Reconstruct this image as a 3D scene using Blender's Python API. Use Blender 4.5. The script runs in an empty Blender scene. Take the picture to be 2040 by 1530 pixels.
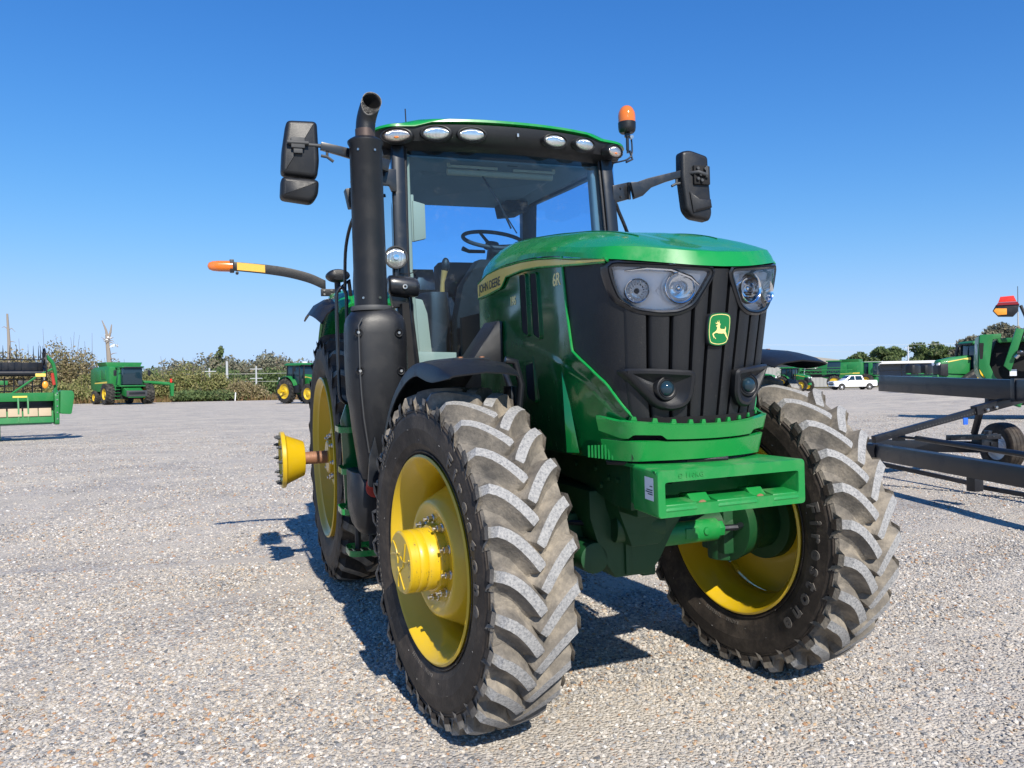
import bpy, bmesh, math, random
from mathutils import Vector, Matrix, Quaternion, noise
R = math.radians
rnd = random.Random(7)
scn = bpy.context.scene
COL = scn.collection
# ---------------------------------------------------------------- frames
# The yard slopes a little where the big tractor stands: T is the frame of that patch, W the level world.
UP_T = Vector((0.0242, 0.0102, 1.0)).normalized()
T2W = UP_T.rotation_difference(Vector((0, 0, 1))).to_matrix().to_4x4()
# ---------------------------------------------------------------- camera
def cam_matrix(pos, yaw, pitch, roll):
    cy, sy, cp, sp = math.cos(yaw), math.sin(yaw), math.cos(pitch), math.sin(pitch)
    f = Vector((sy*cp, cy*cp, sp)); r = Vector((cy, -sy, 0)); u = r.cross(f)
    r2 = r*math.cos(roll) + u*math.sin(roll); u2 = -r*math.sin(roll) + u*math.cos(roll)
    m = Matrix((r2, u2, -f)).transposed().to_4x4(); m.translation = Vector(pos); return m
cam = bpy.data.cameras.new('camera'); camo = bpy.data.objects.new('camera', cam); COL.objects.link(camo)
cam.sensor_width = 36; cam.lens = 1577.3/2040*36; cam.clip_end = 5000; cam.clip_start = .05
camo.matrix_world = T2W @ cam_matrix((-1.8318, -3.4369, 1.5690), 0.361341, -0.0190825, -0.0325342)
scn.camera = camo
# ---------------------------------------------------------------- sun and sky
LT = (T2W.to_3x3() @ Vector((-0.016, 1.186, -1.0))).normalized()      # direction the light travels
sun = bpy.data.lights.new('sun', 'SUN'); suno = bpy.data.objects.new('sun', sun); COL.objects.link(suno)
sun.energy = 5.0; sun.angle = R(.53); sun.color = (1, .935, .83)
suno.rotation_euler = LT.to_track_quat('-Z', 'Y').to_euler(); suno.location = (0, -20, 30)
SEL = math.asin(-LT.z); SAZ = math.atan2(-LT.x, -LT.y)
world = bpy.data.worlds.new('World'); scn.world = world; world.use_nodes = True
wn, wl = world.node_tree.nodes, world.node_tree.links; wn.clear()
sky = wn.new('ShaderNodeTexSky'); sky.sky_type = 'NISHITA'; sky.sun_disc = False
sky.sun_elevation = SEL; sky.sun_rotation = SAZ; sky.air_density = 1.0; sky.dust_density = .0; sky.ozone_density = 5.0
hs = wn.new('ShaderNodeHueSaturation'); hs.inputs['Saturation'].default_value = 1.24; hs.inputs['Value'].default_value = 1
bg = wn.new('ShaderNodeBackground'); bg.inputs[1].default_value = .122
wo = wn.new('ShaderNodeOutputWorld')
tint = wn.new('ShaderNodeMix'); tint.data_type = 'RGBA'; tint.blend_type = 'MULTIPLY'; tint.inputs[0].default_value = 1; tint.inputs[7].default_value = (.90, .93, 1.13, 1)
wl.new(sky.outputs[0], hs.inputs['Color']); wl.new(hs.outputs[0], tint.inputs[6])
# the camera's soft shoulder: keeps the bright air at the horizon pale blue instead of white
scol = wn.new('ShaderNodeSeparateColor'); ccol = wn.new('ShaderNodeCombineColor'); wl.new(tint.outputs[2], scol.inputs[0]); wl.new(ccol.outputs[0], bg.inputs[0])
for i_, top_ in enumerate((3.35, 4.75, 7.2)):
    def mth(op, a, b_):
        q = wn.new('ShaderNodeMath'); q.operation = op
        for k_, v_ in ((0, a), (1, b_)):
            if isinstance(v_, (int, float)): q.inputs[k_].default_value = v_
            else: wl.new(v_, q.inputs[k_])
        return q.outputs[0]
    x_ = scol.outputs[i_]; d_ = mth('POWER', mth('ADD', mth('POWER', mth('DIVIDE', x_, top_), 3.0), 1.0), 1/3.0)
    wl.new(mth('DIVIDE', x_, d_), ccol.inputs[i_]); wl.new(bg.outputs[0], wo.inputs[0])
scn.view_settings.view_transform = 'Standard'; scn.view_settings.look = 'None'
scn.view_settings.gamma = 1; scn.view_settings.use_curve_mapping = False; scn.view_settings.exposure = 0.42
try:
    scn.cycles.max_bounces = 8; scn.cycles.transparent_max_bounces = 24; scn.cycles.sample_clamp_indirect = 4
except Exception: pass
# ---------------------------------------------------------------- materials
MATS = {}
def nmat(name):
    m = bpy.data.materials.new(name); m.use_nodes = True; MATS[name] = m
    n = m.node_tree.nodes; return m, n, m.node_tree.links, n['Principled BSDF']
def setp(b, **k):
    tr = dict(col='Base Color', ro='Roughness', me='Metallic', coat='Coat Weight', cr='Coat Roughness', sp='Specular IOR Level', tr='Transmission Weight', ior='IOR', al='Alpha', ec='Emission Color', es='Emission Strength')
    for a, v in k.items():
        i = b.inputs[tr[a]]; i.default_value = (*v, 1) if isinstance(v, tuple) else v
def noise_col(n, l, scale, stops, det=6, rough=.6, vec=None, dim='Object'):
    tc = n.new('ShaderNodeTexCoord'); t = n.new('ShaderNodeTexNoise'); t.inputs['Scale'].default_value = scale
    t.inputs['Detail'].default_value = det; t.inputs['Roughness'].default_value = rough
    if vec is None: l.new(tc.outputs[dim], t.inputs['Vector'])
    else: l.new(vec, t.inputs['Vector'])
    r = n.new('ShaderNodeValToRGB'); l.new(t.outputs[0], r.inputs[0])
    e = r.color_ramp.elements
    while len(e) < len(stops): e.new(.5)
    for q, (p, c) in zip(e, stops): q.position = p; q.color = (*c, 1)
    return r, t
def bump(n, l, b, src, st, dist=.01):
    u = n.new('ShaderNodeBump'); u.inputs['Strength'].default_value = st; u.inputs['Distance'].default_value = dist
    l.new(src, u.inputs['Height']); l.new(u.outputs[0], b.inputs['Normal']); return u
def mixc(n, l, fac, a, b_):
    m = n.new('ShaderNodeMix'); m.data_type = 'RGBA'
    for i, v in ((0, fac), (6, a), (7, b_)):
        if hasattr(v, 'links') or isinstance(v, bpy.types.NodeSocket): l.new(v, m.inputs[i])
        else: m.inputs[i].default_value = (*v, 1) if isinstance(v, tuple) else v
    return m.outputs[2]
def paint(name, col, ro=.3, coat=.5, dust=(.35, .30, .22), dustamt=.25, scale=5, me=0, bmp=.0, dfrom=.5):
    """paint or plastic: base colour, dust that settles on upward faces and in broad patches, fine roughness variation"""
    m, n, l, b = nmat(name); setp(b, ro=ro, coat=coat, cr=.08, me=me)
    r, t = noise_col(n, l, scale, [(dfrom, (0, 0, 0)), (.78, (1, 1, 1))], 8, .7)
    g = n.new('ShaderNodeNewGeometry'); sx = n.new('ShaderNodeSeparateXYZ'); l.new(g.outputs['Normal'], sx.inputs[0])
    mr = n.new('ShaderNodeMapRange'); l.new(sx.outputs[2], mr.inputs[0]); mr.inputs[1].default_value = -.2; mr.inputs[2].default_value = 1; mr.inputs[3].default_value = .25; mr.inputs[4].default_value = 1.0
    mu = n.new('ShaderNodeMath'); mu.operation = 'MULTIPLY'; l.new(r.outputs[0], mu.inputs[0]); l.new(mr.outputs[0], mu.inputs[1])
    m2 = n.new('ShaderNodeMath'); m2.operation = 'MULTIPLY'; l.new(mu.outputs[0], m2.inputs[0]); m2.inputs[1].default_value = dustamt
    l.new(mixc(n, l, m2.outputs[0], col, dust), b.inputs['Base Color'])
    rr = n.new('ShaderNodeMapRange'); l.new(r.outputs[0], rr.inputs[0]); rr.inputs[3].default_value = ro; rr.inputs[4].default_value = min(1, ro+.3)
    l.new(rr.outputs[0], b.inputs['Roughness'])
    if bmp:
        t2 = n.new('ShaderNodeTexNoise'); t2.inputs['Scale'].default_value = 400; tc = n.new('ShaderNodeTexCoord'); l.new(tc.outputs['Object'], t2.inputs['Vector'])
        bump(n, l, b, t2.outputs[0], bmp, .002)
    return m
GREEN = paint('green_paint', (.007, .235, .042), .27, .5, dustamt=.16)
GREENR = paint('green_cast', (.006, .21, .040), .45, .15, dustamt=.34, scale=9, bmp=.25)
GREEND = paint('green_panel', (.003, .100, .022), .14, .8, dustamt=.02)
GREENC = paint('green_casting_shaded_grimy', (.003, .055, .014), .55, .05, dust=(.09, .08, .05), dustamt=.5, scale=8, bmp=.4)  # shade under bracket and bonnet put into this darker green, grimy dust over it
GREENB = paint('green_far', (.012, .17, .038), .45, .2, dustamt=.18, scale=2)
YEL = paint('yellow_paint', (.58, .385, .008), .36, .35, dust=(.42, .34, .2), dustamt=.22, scale=7)
BLK = paint('black_plastic', (.0075, .0085, .011), .42, .0, dust=(.12, .11, .10), dustamt=.13, scale=6, bmp=.35)
BLKG = paint('black_metal', (.010, .012, .016), .30, .4, dust=(.14, .13, .11), dustamt=.12)
BLKM = paint('black_steel_frame', (.008, .009, .013), .36, .15, dust=(.16, .15, .12), dustamt=.12)
BLKD = paint('dark_cavity', (.004, .004, .005), .8, 0, dustamt=0)
GREY = paint('grey_plastic', (.045, .048, .052), .55, 0, dustamt=.15, bmp=.2)
BEIGE = paint('beige_trim', (.55, .42, .26), .6, 0, dustamt=.1)
CLOTH = paint('seat_fabric', (.008, .013, .025), .85, 0, dustamt=.1)
LINER = paint('headliner', (.20, .235, .235), .85, 0, dustamt=.1)
STEEL = paint('bright_steel', (.62, .60, .56), .28, 0, dust=(.35, .25, .15), dustamt=.5, scale=30, me=1)
RUST = paint('rusty_steel', (.27, .13, .075), .6, 0, dust=(.42, .27, .17), dustamt=.8, scale=18, me=.25)
REDP = paint('red_plastic', (.42, .035, .02), .5, 0, dustamt=.2)
ORNP = paint('orange_reflector', (.85, .33, .03), .35, .3, dustamt=.1)
REDR = paint('red_reflector', (.75, .03, .015), .3, .3, dustamt=.05)
WHITE = paint('white_paint', (.78, .79, .80), .3, .5, dustamt=.1)
LABEL = paint('label_paper', (.72, .75, .80), .6, 0, dustamt=.05)
BLUE = paint('blue_tag', (.02, .12, .6), .5, 0, dustamt=.05)
INK = paint('ink', (.01, .03, .05), .5, 0, dustamt=0)
GOLD = paint('decal_yellow', (.80, .60, .12), .3, .4, dustamt=.05)
CREAM = paint('decal_cream', (.88, .72, .28), .4, .3, dustamt=0)
GREENE = paint('badge_green', (.0, .17, .045), .35, .3, dustamt=0)
CHROME, n, l, b = nmat('chrome'); setp(b, col=(.86, .88, .90), me=1.0, ro=.09)
SILV, n, l, b = nmat('silver_reflector'); setp(b, col=(.93, .94, .96), me=.12, ro=.28)
MIR, n, l, b = nmat('mirror_glass'); setp(b, col=(.9, .9, .9), me=1, ro=.02)
def glassmat(name, tint, refl=1.0, ior=1.45, dirt=0.0):
    m = bpy.data.materials.new(name); m.use_nodes = True; n, l = m.node_tree.nodes, m.node_tree.links; n.clear(); MATS[name] = m
    o = n.new('ShaderNodeOutputMaterial'); t = n.new('ShaderNodeBsdfTransparent'); t.inputs[0].default_value = (*tint, 1)
    g = n.new('ShaderNodeBsdfGlossy'); g.inputs['Roughness'].default_value = .015; f = n.new('ShaderNodeFresnel'); f.inputs[0].default_value = ior
    mx = n.new('ShaderNodeMixShader'); l.new(f.outputs[0], mx.inputs[0]); l.new(t.outputs[0], mx.inputs[1]); l.new(g.outputs[0], mx.inputs[2])
    last = mx.outputs[0]
    if dirt:
        r, tx = noise_col(n, l, 11, [(.56, (.012, .012, .012)), (.8, (dirt, dirt, dirt))], 9, .8)
        d = n.new('ShaderNodeBsdfDiffuse'); d.inputs[0].default_value = (.5, .52, .5, 1)
        m2 = n.new('ShaderNodeMixShader'); l.new(r.outputs[0], m2.inputs[0]); l.new(last, m2.inputs[1]); l.new(d.outputs[0], m2.inputs[2]); last = m2.outputs[0]
    l.new(last, o.inputs[0]); return m
WGLASS = glassmat('cab_glass', (.56, .78, .97), ior=1.42, dirt=.12)
CLEAR = glassmat('clear_lens', (.95, .97, 1.0), ior=1.45)
AMBER, n, l, b = nmat('amber_lens'); setp(b, col=(.80, .19, .015), ro=.12, coat=1.0, al=.82)
DGLASS, n, l, b = nmat('dark_glass'); setp(b, col=(.012, .03, .045), ro=.06, sp=.6)
def lensmat(name, tint):
    m, n, l, b = nmat(name); setp(b, col=tint, ro=.12, me=.85)
    tc = n.new('ShaderNodeTexCoord'); w = n.new('ShaderNodeTexWave'); w.inputs['Scale'].default_value = 38; w.inputs['Distortion'].default_value = .6
    l.new(tc.outputs['Object'], w.inputs['Vector']); bump(n, l, b, w.outputs[1], .6, .004); return m
LENS = lensmat('ribbed_lens', (.86, .89, .87)); LENSO = lensmat('ribbed_amber_lens', (.86, .76, .68))
# grille: black with a fine woven mesh
GRIL, n, l, b = nmat('grille_mesh'); setp(b, ro=.5)
r, t = noise_col(n, l, 95, [(.60, (.006, .007, .009)), (.66, (.03, .028, .026)), (.74, (.16, .15, .13))], 9, .75); l.new(r.outputs[0], b.inputs['Base Color'])
tc = n.new('ShaderNodeTexCoord'); v = n.new('ShaderNodeTexVoronoi'); v.inputs['Scale'].default_value = 420; l.new(tc.outputs['Object'], v.inputs['Vector']); bump(n, l, b, v.outputs[0], .5, .0015)
# rubber
def rubber(name, a, bcol, c, ro=.8, sc=7, lo=.38, hi=.66, bs=.35):
    m, n, l, b = nmat(name); setp(b, ro=ro, sp=.25)
    r, t = noise_col(n, l, sc, [(lo, a), ((lo+hi)/2, bcol), (hi, c)], 10, .72); l.new(r.outputs[0], b.inputs['Base Color'])
    t2 = n.new('ShaderNodeTexNoise'); t2.inputs['Scale'].default_value = 90; t2.inputs['Detail'].default_value = 8; tc = n.new('ShaderNodeTexCoord'); l.new(tc.outputs['Object'], t2.inputs['Vector'])
    bump(n, l, b, t2.outputs[0], bs, .004); return m
RUBSIDE = rubber('tyre_sidewall', (.024, .020, .017), (.042, .034, .028), (.085, .068, .052), .62)
RUBTREAD = rubber('tyre_tread_dusty', (.075, .070, .064), (.17, .152, .128), (.31, .27, .215), .92, 5, .36, .64, .7)
RUBTOP = rubber('tyre_lug_worn', (.12, .122, .128), (.25, .25, .25), (.35, .345, .335), .9, 100, .33, .60, .8)
RUBFAR = rubber('tyre_plain', (.02, .02, .02), (.04, .038, .035), (.11, .10, .085), .8, 3)
RUBLET = rubber('tyre_lettering', (.085, .078, .07), (.11, .10, .09), (.15, .135, .12), .6)
YELW, n, l, b = nmat('yellow_hub_chipped'); setp(b, ro=.38, coat=.3)
r, t = noise_col(n, l, 9, [(.60, (.58, .385, .010)), (.605, (.10, .08, .04))], 12, .8)
tc = n.new('ShaderNodeTexCoord'); mp = n.new('ShaderNodeMapping'); mp.inputs['Scale'].default_value = (9, 1.6, 1.6); l.new(tc.outputs['Object'], mp.inputs[0]); l.new(mp.outputs[0], t.inputs['Vector']); l.new(r.outputs[0], b.inputs['Base Color'])
# ---------------------------------------------------------------- mesh helpers
class G:
    def __init__(s): s.v = []; s.f = []; s.m = []
    def add(s, vs, fs, mi=0):
        o = len(s.v); s.v += [tuple(v) for v in vs]; s.f += [tuple(o+i for i in f) for f in fs]; s.m += [mi]*len(fs); return s
    def box(s, c, d, rot=None, mi=0):
        x, y, z = d[0]/2, d[1]/2, d[2]/2
        vs = [Vector(p) for p in ((-x,-y,-z),(x,-y,-z),(x,y,-z),(-x,y,-z),(-x,-y,z),(x,-y,z),(x,y,z),(-x,y,z))]
        if rot is not None:
            q = rot if isinstance(rot, Matrix) else Matrix.Rotation(rot[2], 3, 'Z') @ Matrix.Rotation(rot[1], 3, 'Y') @ Matrix.Rotation(rot[0], 3, 'X')
            vs = [q @ v for v in vs]
        return s.add([v+Vector(c) for v in vs], [(3,2,1,0),(4,5,6,7),(0,1,5,4),(1,2,6,5),(2,3,7,6),(3,0,4,7)], mi)
    def prism(s, poly, ax, a, b, mi=0):
        n = len(poly)
        def P(q, t): return (t, q[0], q[1]) if ax == 'x' else (q[0], t, q[1]) if ax == 'y' else (q[0], q[1], t)
        return s.add([P(q, a) for q in poly]+[P(q, b) for q in poly], [tuple(range(n))[::-1], tuple(range(n, 2*n))]+[(i, (i+1) % n, n+(i+1) % n, n+i) for i in range(n)], mi)
    def loft(s, rings, cap=True, mi=0, closed=True):
        n = len(rings[0]); vs = [p for r_ in rings for p in r_]; fs = []
        for i in range(len(rings)-1):
            for j in range(n if closed else n-1):
                k = (j+1) % n; fs.append((i*n+j, i*n+k, (i+1)*n+k, (i+1)*n+j))
        if cap and closed: fs += [tuple(range(n))[::-1], tuple(range((len(rings)-1)*n, len(rings)*n))]
        return s.add(vs, fs, mi)
    def tube(s, pts, r, n=8, cap=True, mi=0):
        pts = [Vector(p) for p in pts]; rs = r if isinstance(r, (list, tuple)) else [r]*len(pts); rings = []
        t0 = (pts[1]-pts[0]).normalized(); a = t0.orthogonal().normalized()
        for i, p in enumerate(pts):
            t = (pts[min(i+1, len(pts)-1)]-pts[max(i-1, 0)]).normalized()
            a = (a - t*a.dot(t)).normalized(); b_ = t.cross(a)
            rings.append([p+(a*math.cos(2*math.pi*k/n)+b_*math.sin(2*math.pi*k/n))*rs[i] for k in range(n)])
        return s.loft(rings, cap, mi)
    def cyl(s, p0, p1, r0, r1=None, n=20, cap=True, mi=0): return s.tube([p0, p1], [r0, r0 if r1 is None else r1], n, cap, mi)
    def lathe(s, prof, o=(0,0,0), ax=(1,0,0), n=48, cap=False, mi=0, mis=None):
        ax = Vector(ax).normalized(); a = ax.orthogonal().normalized(); b_ = ax.cross(a); o = Vector(o)
        rings = [[o+ax*t+(a*math.cos(2*math.pi*k/n)+b_*math.sin(2*math.pi*k/n))*max(r_, 1e-4) for k in range(n)] for t, r_ in prof]
        if mis is None: return s.loft(rings, cap, mi)
        for i in range(len(rings)-1): s.loft(rings[i:i+2], False, mis[i])
        return s
    def ball(s, c, r, n=16, m=10, mi=0):
        if not isinstance(r, (tuple, list)): r = (r, r, r)
        return s.loft([[(c[0]+r[0]*math.sin(a)*math.cos(t), c[1]+r[1]*math.sin(a)*math.sin(t), c[2]+r[2]*math.cos(a)) for t in [2*math.pi*k/n for k in range(n)]] for a in [max(.02, math.pi*j/m) if j < m else math.pi-.02 for j in range(m+1)]], True, mi)
    def sheet(s, grid, th=0, mi=0):
        """grid of points -> surface, optionally with thickness along the mean normal"""
        rN, cN = len(grid), len(grid[0]); vs = [Vector(p) for r_ in grid for p in r_]
        fs = [(i*cN+j, i*cN+j+1, (i+1)*cN+j+1, (i+1)*cN+j) for i in range(rN-1) for j in range(cN-1)]
        if not th: return s.add(vs, fs, mi)
        ns = []
        for i in range(rN):
            for j in range(cN):
                du = vs[i*cN+min(j+1, cN-1)]-vs[i*cN+max(j-1, 0)]; dv = vs[min(i+1, rN-1)*cN+j]-vs[max(i-1, 0)*cN+j]
                q = du.cross(dv); ns.append(q.normalized() if q.length > 1e-9 else Vector((0, 0, 1)))
        o = len(vs); v2 = [v-n_*th for v, n_ in zip(vs, ns)]
        fs2 = [tuple(o+k for k in f[::-1]) for f in fs]
        ed = [i*cN for i in range(rN)]; br = list(range(cN))+[i*cN+cN-1 for i in range(1, rN)]+[(rN-1)*cN+j for j in range(cN-2, -1, -1)]+[i*cN for i in range(rN-2, 0, -1)]
        fs3 = [(br[(k+1) % len(br)], br[k], o+br[k], o+br[(k+1) % len(br)]) for k in range(len(br))]
        return s.add(vs+v2, fs+fs2+fs3, mi)
    def mirror(s):
        n = len(s.v); s.v += [(-x, y, z) for x, y, z in s.v]; s.f += [tuple(n+i for i in f[::-1]) for f in s.f]; s.m += s.m[:]; return s
    def build(s, name, mats, parent=None, bevel=0, seg=2, smooth=38, at=None, mat4=None, weld=False, label=None, kind=None, ang=25, fixn=True):
        me = bpy.data.meshes.new(name)
        vs = s.v
        if at is not None: at = Vector(at); vs = [Vector(v)-at for v in vs]
        me.from_pydata([tuple(v) for v in vs], [], s.f)
        if not isinstance(mats, (list, tuple)): mats = [mats]
        for m in mats: me.materials.append(m)
        if len(mats) > 1: me.polygons.foreach_set('material_index', s.m)
        bm = bmesh.new(); bm.from_mesh(me)
        if weld: bmesh.ops.remove_doubles(bm, verts=bm.verts, dist=weld if weld is not True else 1e-4)
        if fixn: bmesh.ops.recalc_face_normals(bm, faces=bm.faces)
        if bevel:
            es = [e for e in bm.edges if len(e.link_faces) == 2 and e.calc_face_angle(0) > R(ang)]
            bmesh.ops.bevel(bm, geom=es, offset=bevel, segments=seg, profile=.6, affect='EDGES', clamp_overlap=True)
        bm.to_mesh(me); bm.free()
        if smooth:
            me.polygons.foreach_set('use_smooth', [True]*len(me.polygons)); me.set_sharp_from_angle(angle=R(smooth))
        o = bpy.data.objects.new(name, me); COL.objects.link(o)
        if at is not None: o.location = at
        if mat4 is not None: o.matrix_local = mat4
        if parent is not None: o.parent = parent
        if label: o['label'] = label
        if kind: o['kind'] = kind
        return o
def thing(name, label, cat, loc=(0,0,0), rz=0, group=None, mat=None):
    o = bpy.data.objects.new(name, None); COL.objects.link(o); o.empty_display_size = .2
    if mat is not None: o.matrix_world = mat
    else: o.location = loc; o.rotation_euler = (0, 0, rz)
    o['label'] = label; o['category'] = cat
    if group: o['group'] = group
    return o
def tag(o, label, cat, group=None):
    o['label'] = label; o['category'] = cat
    if group: o['group'] = group
    return o
def part(name, parent, loc=(0,0,0), mat=None):
    o = bpy.data.objects.new(name, None); COL.objects.link(o); o.parent = parent; o.empty_display_size = .1
    if mat is not None: o.matrix_local = mat
    else: o.location = loc
    return o
def copy_tree(o, parent=None):
    c = o.copy(); COL.objects.link(c)
    if parent is not None: c.parent = parent
    for ch in list(o.children): copy_tree(ch, c)
    return c
def catmull(pts, k=6, closed=False):
    P = [Vector(p) for p in pts]; out = []; n = len(P)
    for i in range(n if closed else n-1):
        p1, p2 = P[i], P[(i+1) % n]
        p0 = P[i-1] if (i > 0 or closed) else p1*2-p2; p3 = P[(i+2) % n] if (i+2 < n or closed) else p2*2-p1
        for j in range(k):
            t = j/k; out.append(.5*((2*p1)+(p2-p0)*t+(2*p0-5*p1+4*p2-p3)*t*t+(3*p1-p0-3*p2+p3)*t**3))
    if not closed: out.append(P[-1])
    return out
def interp(tab, x):
    if x <= tab[0][0]: return tab[0][1]
    for (a, p), (b_, q) in zip(tab, tab[1:]):
        if x <= b_: return p+(q-p)*(x-a)/(b_-a)
    return tab[-1][1]
def resample(P, n):
    P = [Vector(p) for p in P]; L = [0]
    for a, b_ in zip(P, P[1:]): L.append(L[-1]+(b_-a).length)
    out = []; k = 0
    for i in range(n):
        t = L[-1]*i/(n-1)
        while k < len(P)-2 and L[k+1] < t: k += 1
        d = L[k+1]-L[k]; out.append(P[k].lerp(P[k+1], (t-L[k])/d if d > 1e-12 else 0))
    return out
SPLIT = ('frame_bolt', 'hydraulic_hose', 'shield_screw', 'fender_bolt', 'ladder_bolt', 'wheel_spoke', 'corner_vent', 'chin_tooth', 'divider_bolt', 'insulator', 'hose', 'bolt', 'air_vent', 'control_stalk', 'bonnet_seam', 'cab_step', 'hub_rib', 'lamp_flute', 'tie_rod', 'knife_bracket', 'front_bolt', 'headliner_recess', 'sun_blind', 'inner_trim_panel', 'door_sill', 'skid_panel', 'pin', 'step_strap', 'side_door', 'roof_vent', 'sidewall_ring', 'weight_rail', 'stripe_edge', 'wiper', 'fork', 'bolt_hole')
def split_loose(o):
    me = o.data; n = len(me.vertices); par = list(range(n))
    def find(a):
        while par[a] != a: par[a] = par[par[a]]; a = par[a]
        return a
    for e in me.edges: a, b_ = find(e.vertices[0]), find(e.vertices[1]); par[a] = b_
    groups = {}
    for p in me.polygons: groups.setdefault(find(p.vertices[0]), []).append(p)
    if len(groups) < 2: return
    first = True
    for ps in groups.values():
        ids = sorted({v for p in ps for v in p.vertices}); mp_ = {v: i for i, v in enumerate(ids)}
        m2 = bpy.data.meshes.new(o.name.split('.')[0]); m2.from_pydata([me.vertices[v].co[:] for v in ids], [], [[mp_[v] for v in p.vertices] for p in ps])
        for m in me.materials: m2.materials.append(m)
        m2.polygons.foreach_set('use_smooth', [p.use_smooth for p in ps]); m2.polygons.foreach_set('material_index', [p.material_index for p in ps]); m2.set_sharp_from_angle(angle=R(35))
        if first: keep = m2; first = False
        else:
            c = o.copy(); c.data = m2; COL.objects.link(c)
    o.data = keep
def text_part(name, txt, size, mapf, mat, parent, ext=.001, spacing=1.0, align='CENTER', res=4, bold=0.0):
    cu = bpy.data.curves.new('t', 'FONT'); cu.body = txt; cu.size = size; cu.extrude = ext; cu.align_x = align; cu.space_character = spacing; cu.resolution_u = res; cu.offset = bold
    o = bpy.data.objects.new('t', cu); COL.objects.link(o)
    dg = bpy.context.evaluated_depsgraph_get(); me = bpy.data.meshes.new_from_object(o.evaluated_get(dg))
    bpy.data.objects.remove(o); bpy.data.curves.remove(cu)
    for v in me.vertices: v.co = mapf(v.co.x, v.co.y, v.co.z)
    me.materials.clear(); me.materials.append(mat); me.name = name
    o = bpy.data.objects.new(name, me); COL.objects.link(o); o.parent = parent; return o
def rrect(cx, cy, hx, hy, r, k=5):
    out = []
    for sx, sy, a0 in ((1, 1, 0), (-1, 1, 90), (-1, -1, 180), (1, -1, 270)):
        for j in range(k+1):
            a = R(a0+90*j/k); out.append((cx+sx*(hx-r)+r*math.cos(a), cy+sy*(hy-r)+r*math.sin(a)))
    return out
def pinset(poly, d):
    """shrink a convex-ish polygon by d"""
    n = len(poly); out = []
    ar = sum(poly[i][0]*poly[(i+1) % n][1]-poly[(i+1) % n][0]*poly[i][1] for i in range(n)); sg = 1 if ar > 0 else -1
    for i in range(n):
        p0, p1, p2 = Vector(poly[i-1]).to_2d(), Vector(poly[i]).to_2d(), Vector(poly[(i+1) % n]).to_2d()
        a = (p1-p0).normalized(); b_ = (p2-p1).normalized(); na = Vector((-a.y, a.x))*sg; nb = Vector((-b_.y, b_.x))*sg
        m = (na+nb); m = m/max(.35, m.length_squared/2) if m.length > 1e-6 else na
        out.append(tuple(p1+m*d))
    return out
def poly_round(poly, r, k=4):
    out = []; n = len(poly)
    for i in range(n):
        p0, p1, p2 = Vector(poly[i-1]), Vector(poly[i]), Vector(poly[(i+1) % n])
        a = (p0-p1); b_ = (p2-p1); d = min(r, a.length*.45, b_.length*.45); A = p1+a.normalized()*d; B_ = p1+b_.normalized()*d
        for j in range(k+1):
            t = j/k; out.append(tuple(A*(1-t)**2+p1*2*t*(1-t)+B_*t*t))
    return out
# ================================================================ THE BIG TRACTOR (built in T, parented to its root)
tractor = thing('tractor', 'large green tractor with yellow wheels and black exhaust stack in the foreground', 'tractor', mat=T2W.copy())
def tp(g, name, mats, bevel=0, parent=None, **k): return g.build(name, mats, parent or tractor, bevel, **k)
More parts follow.
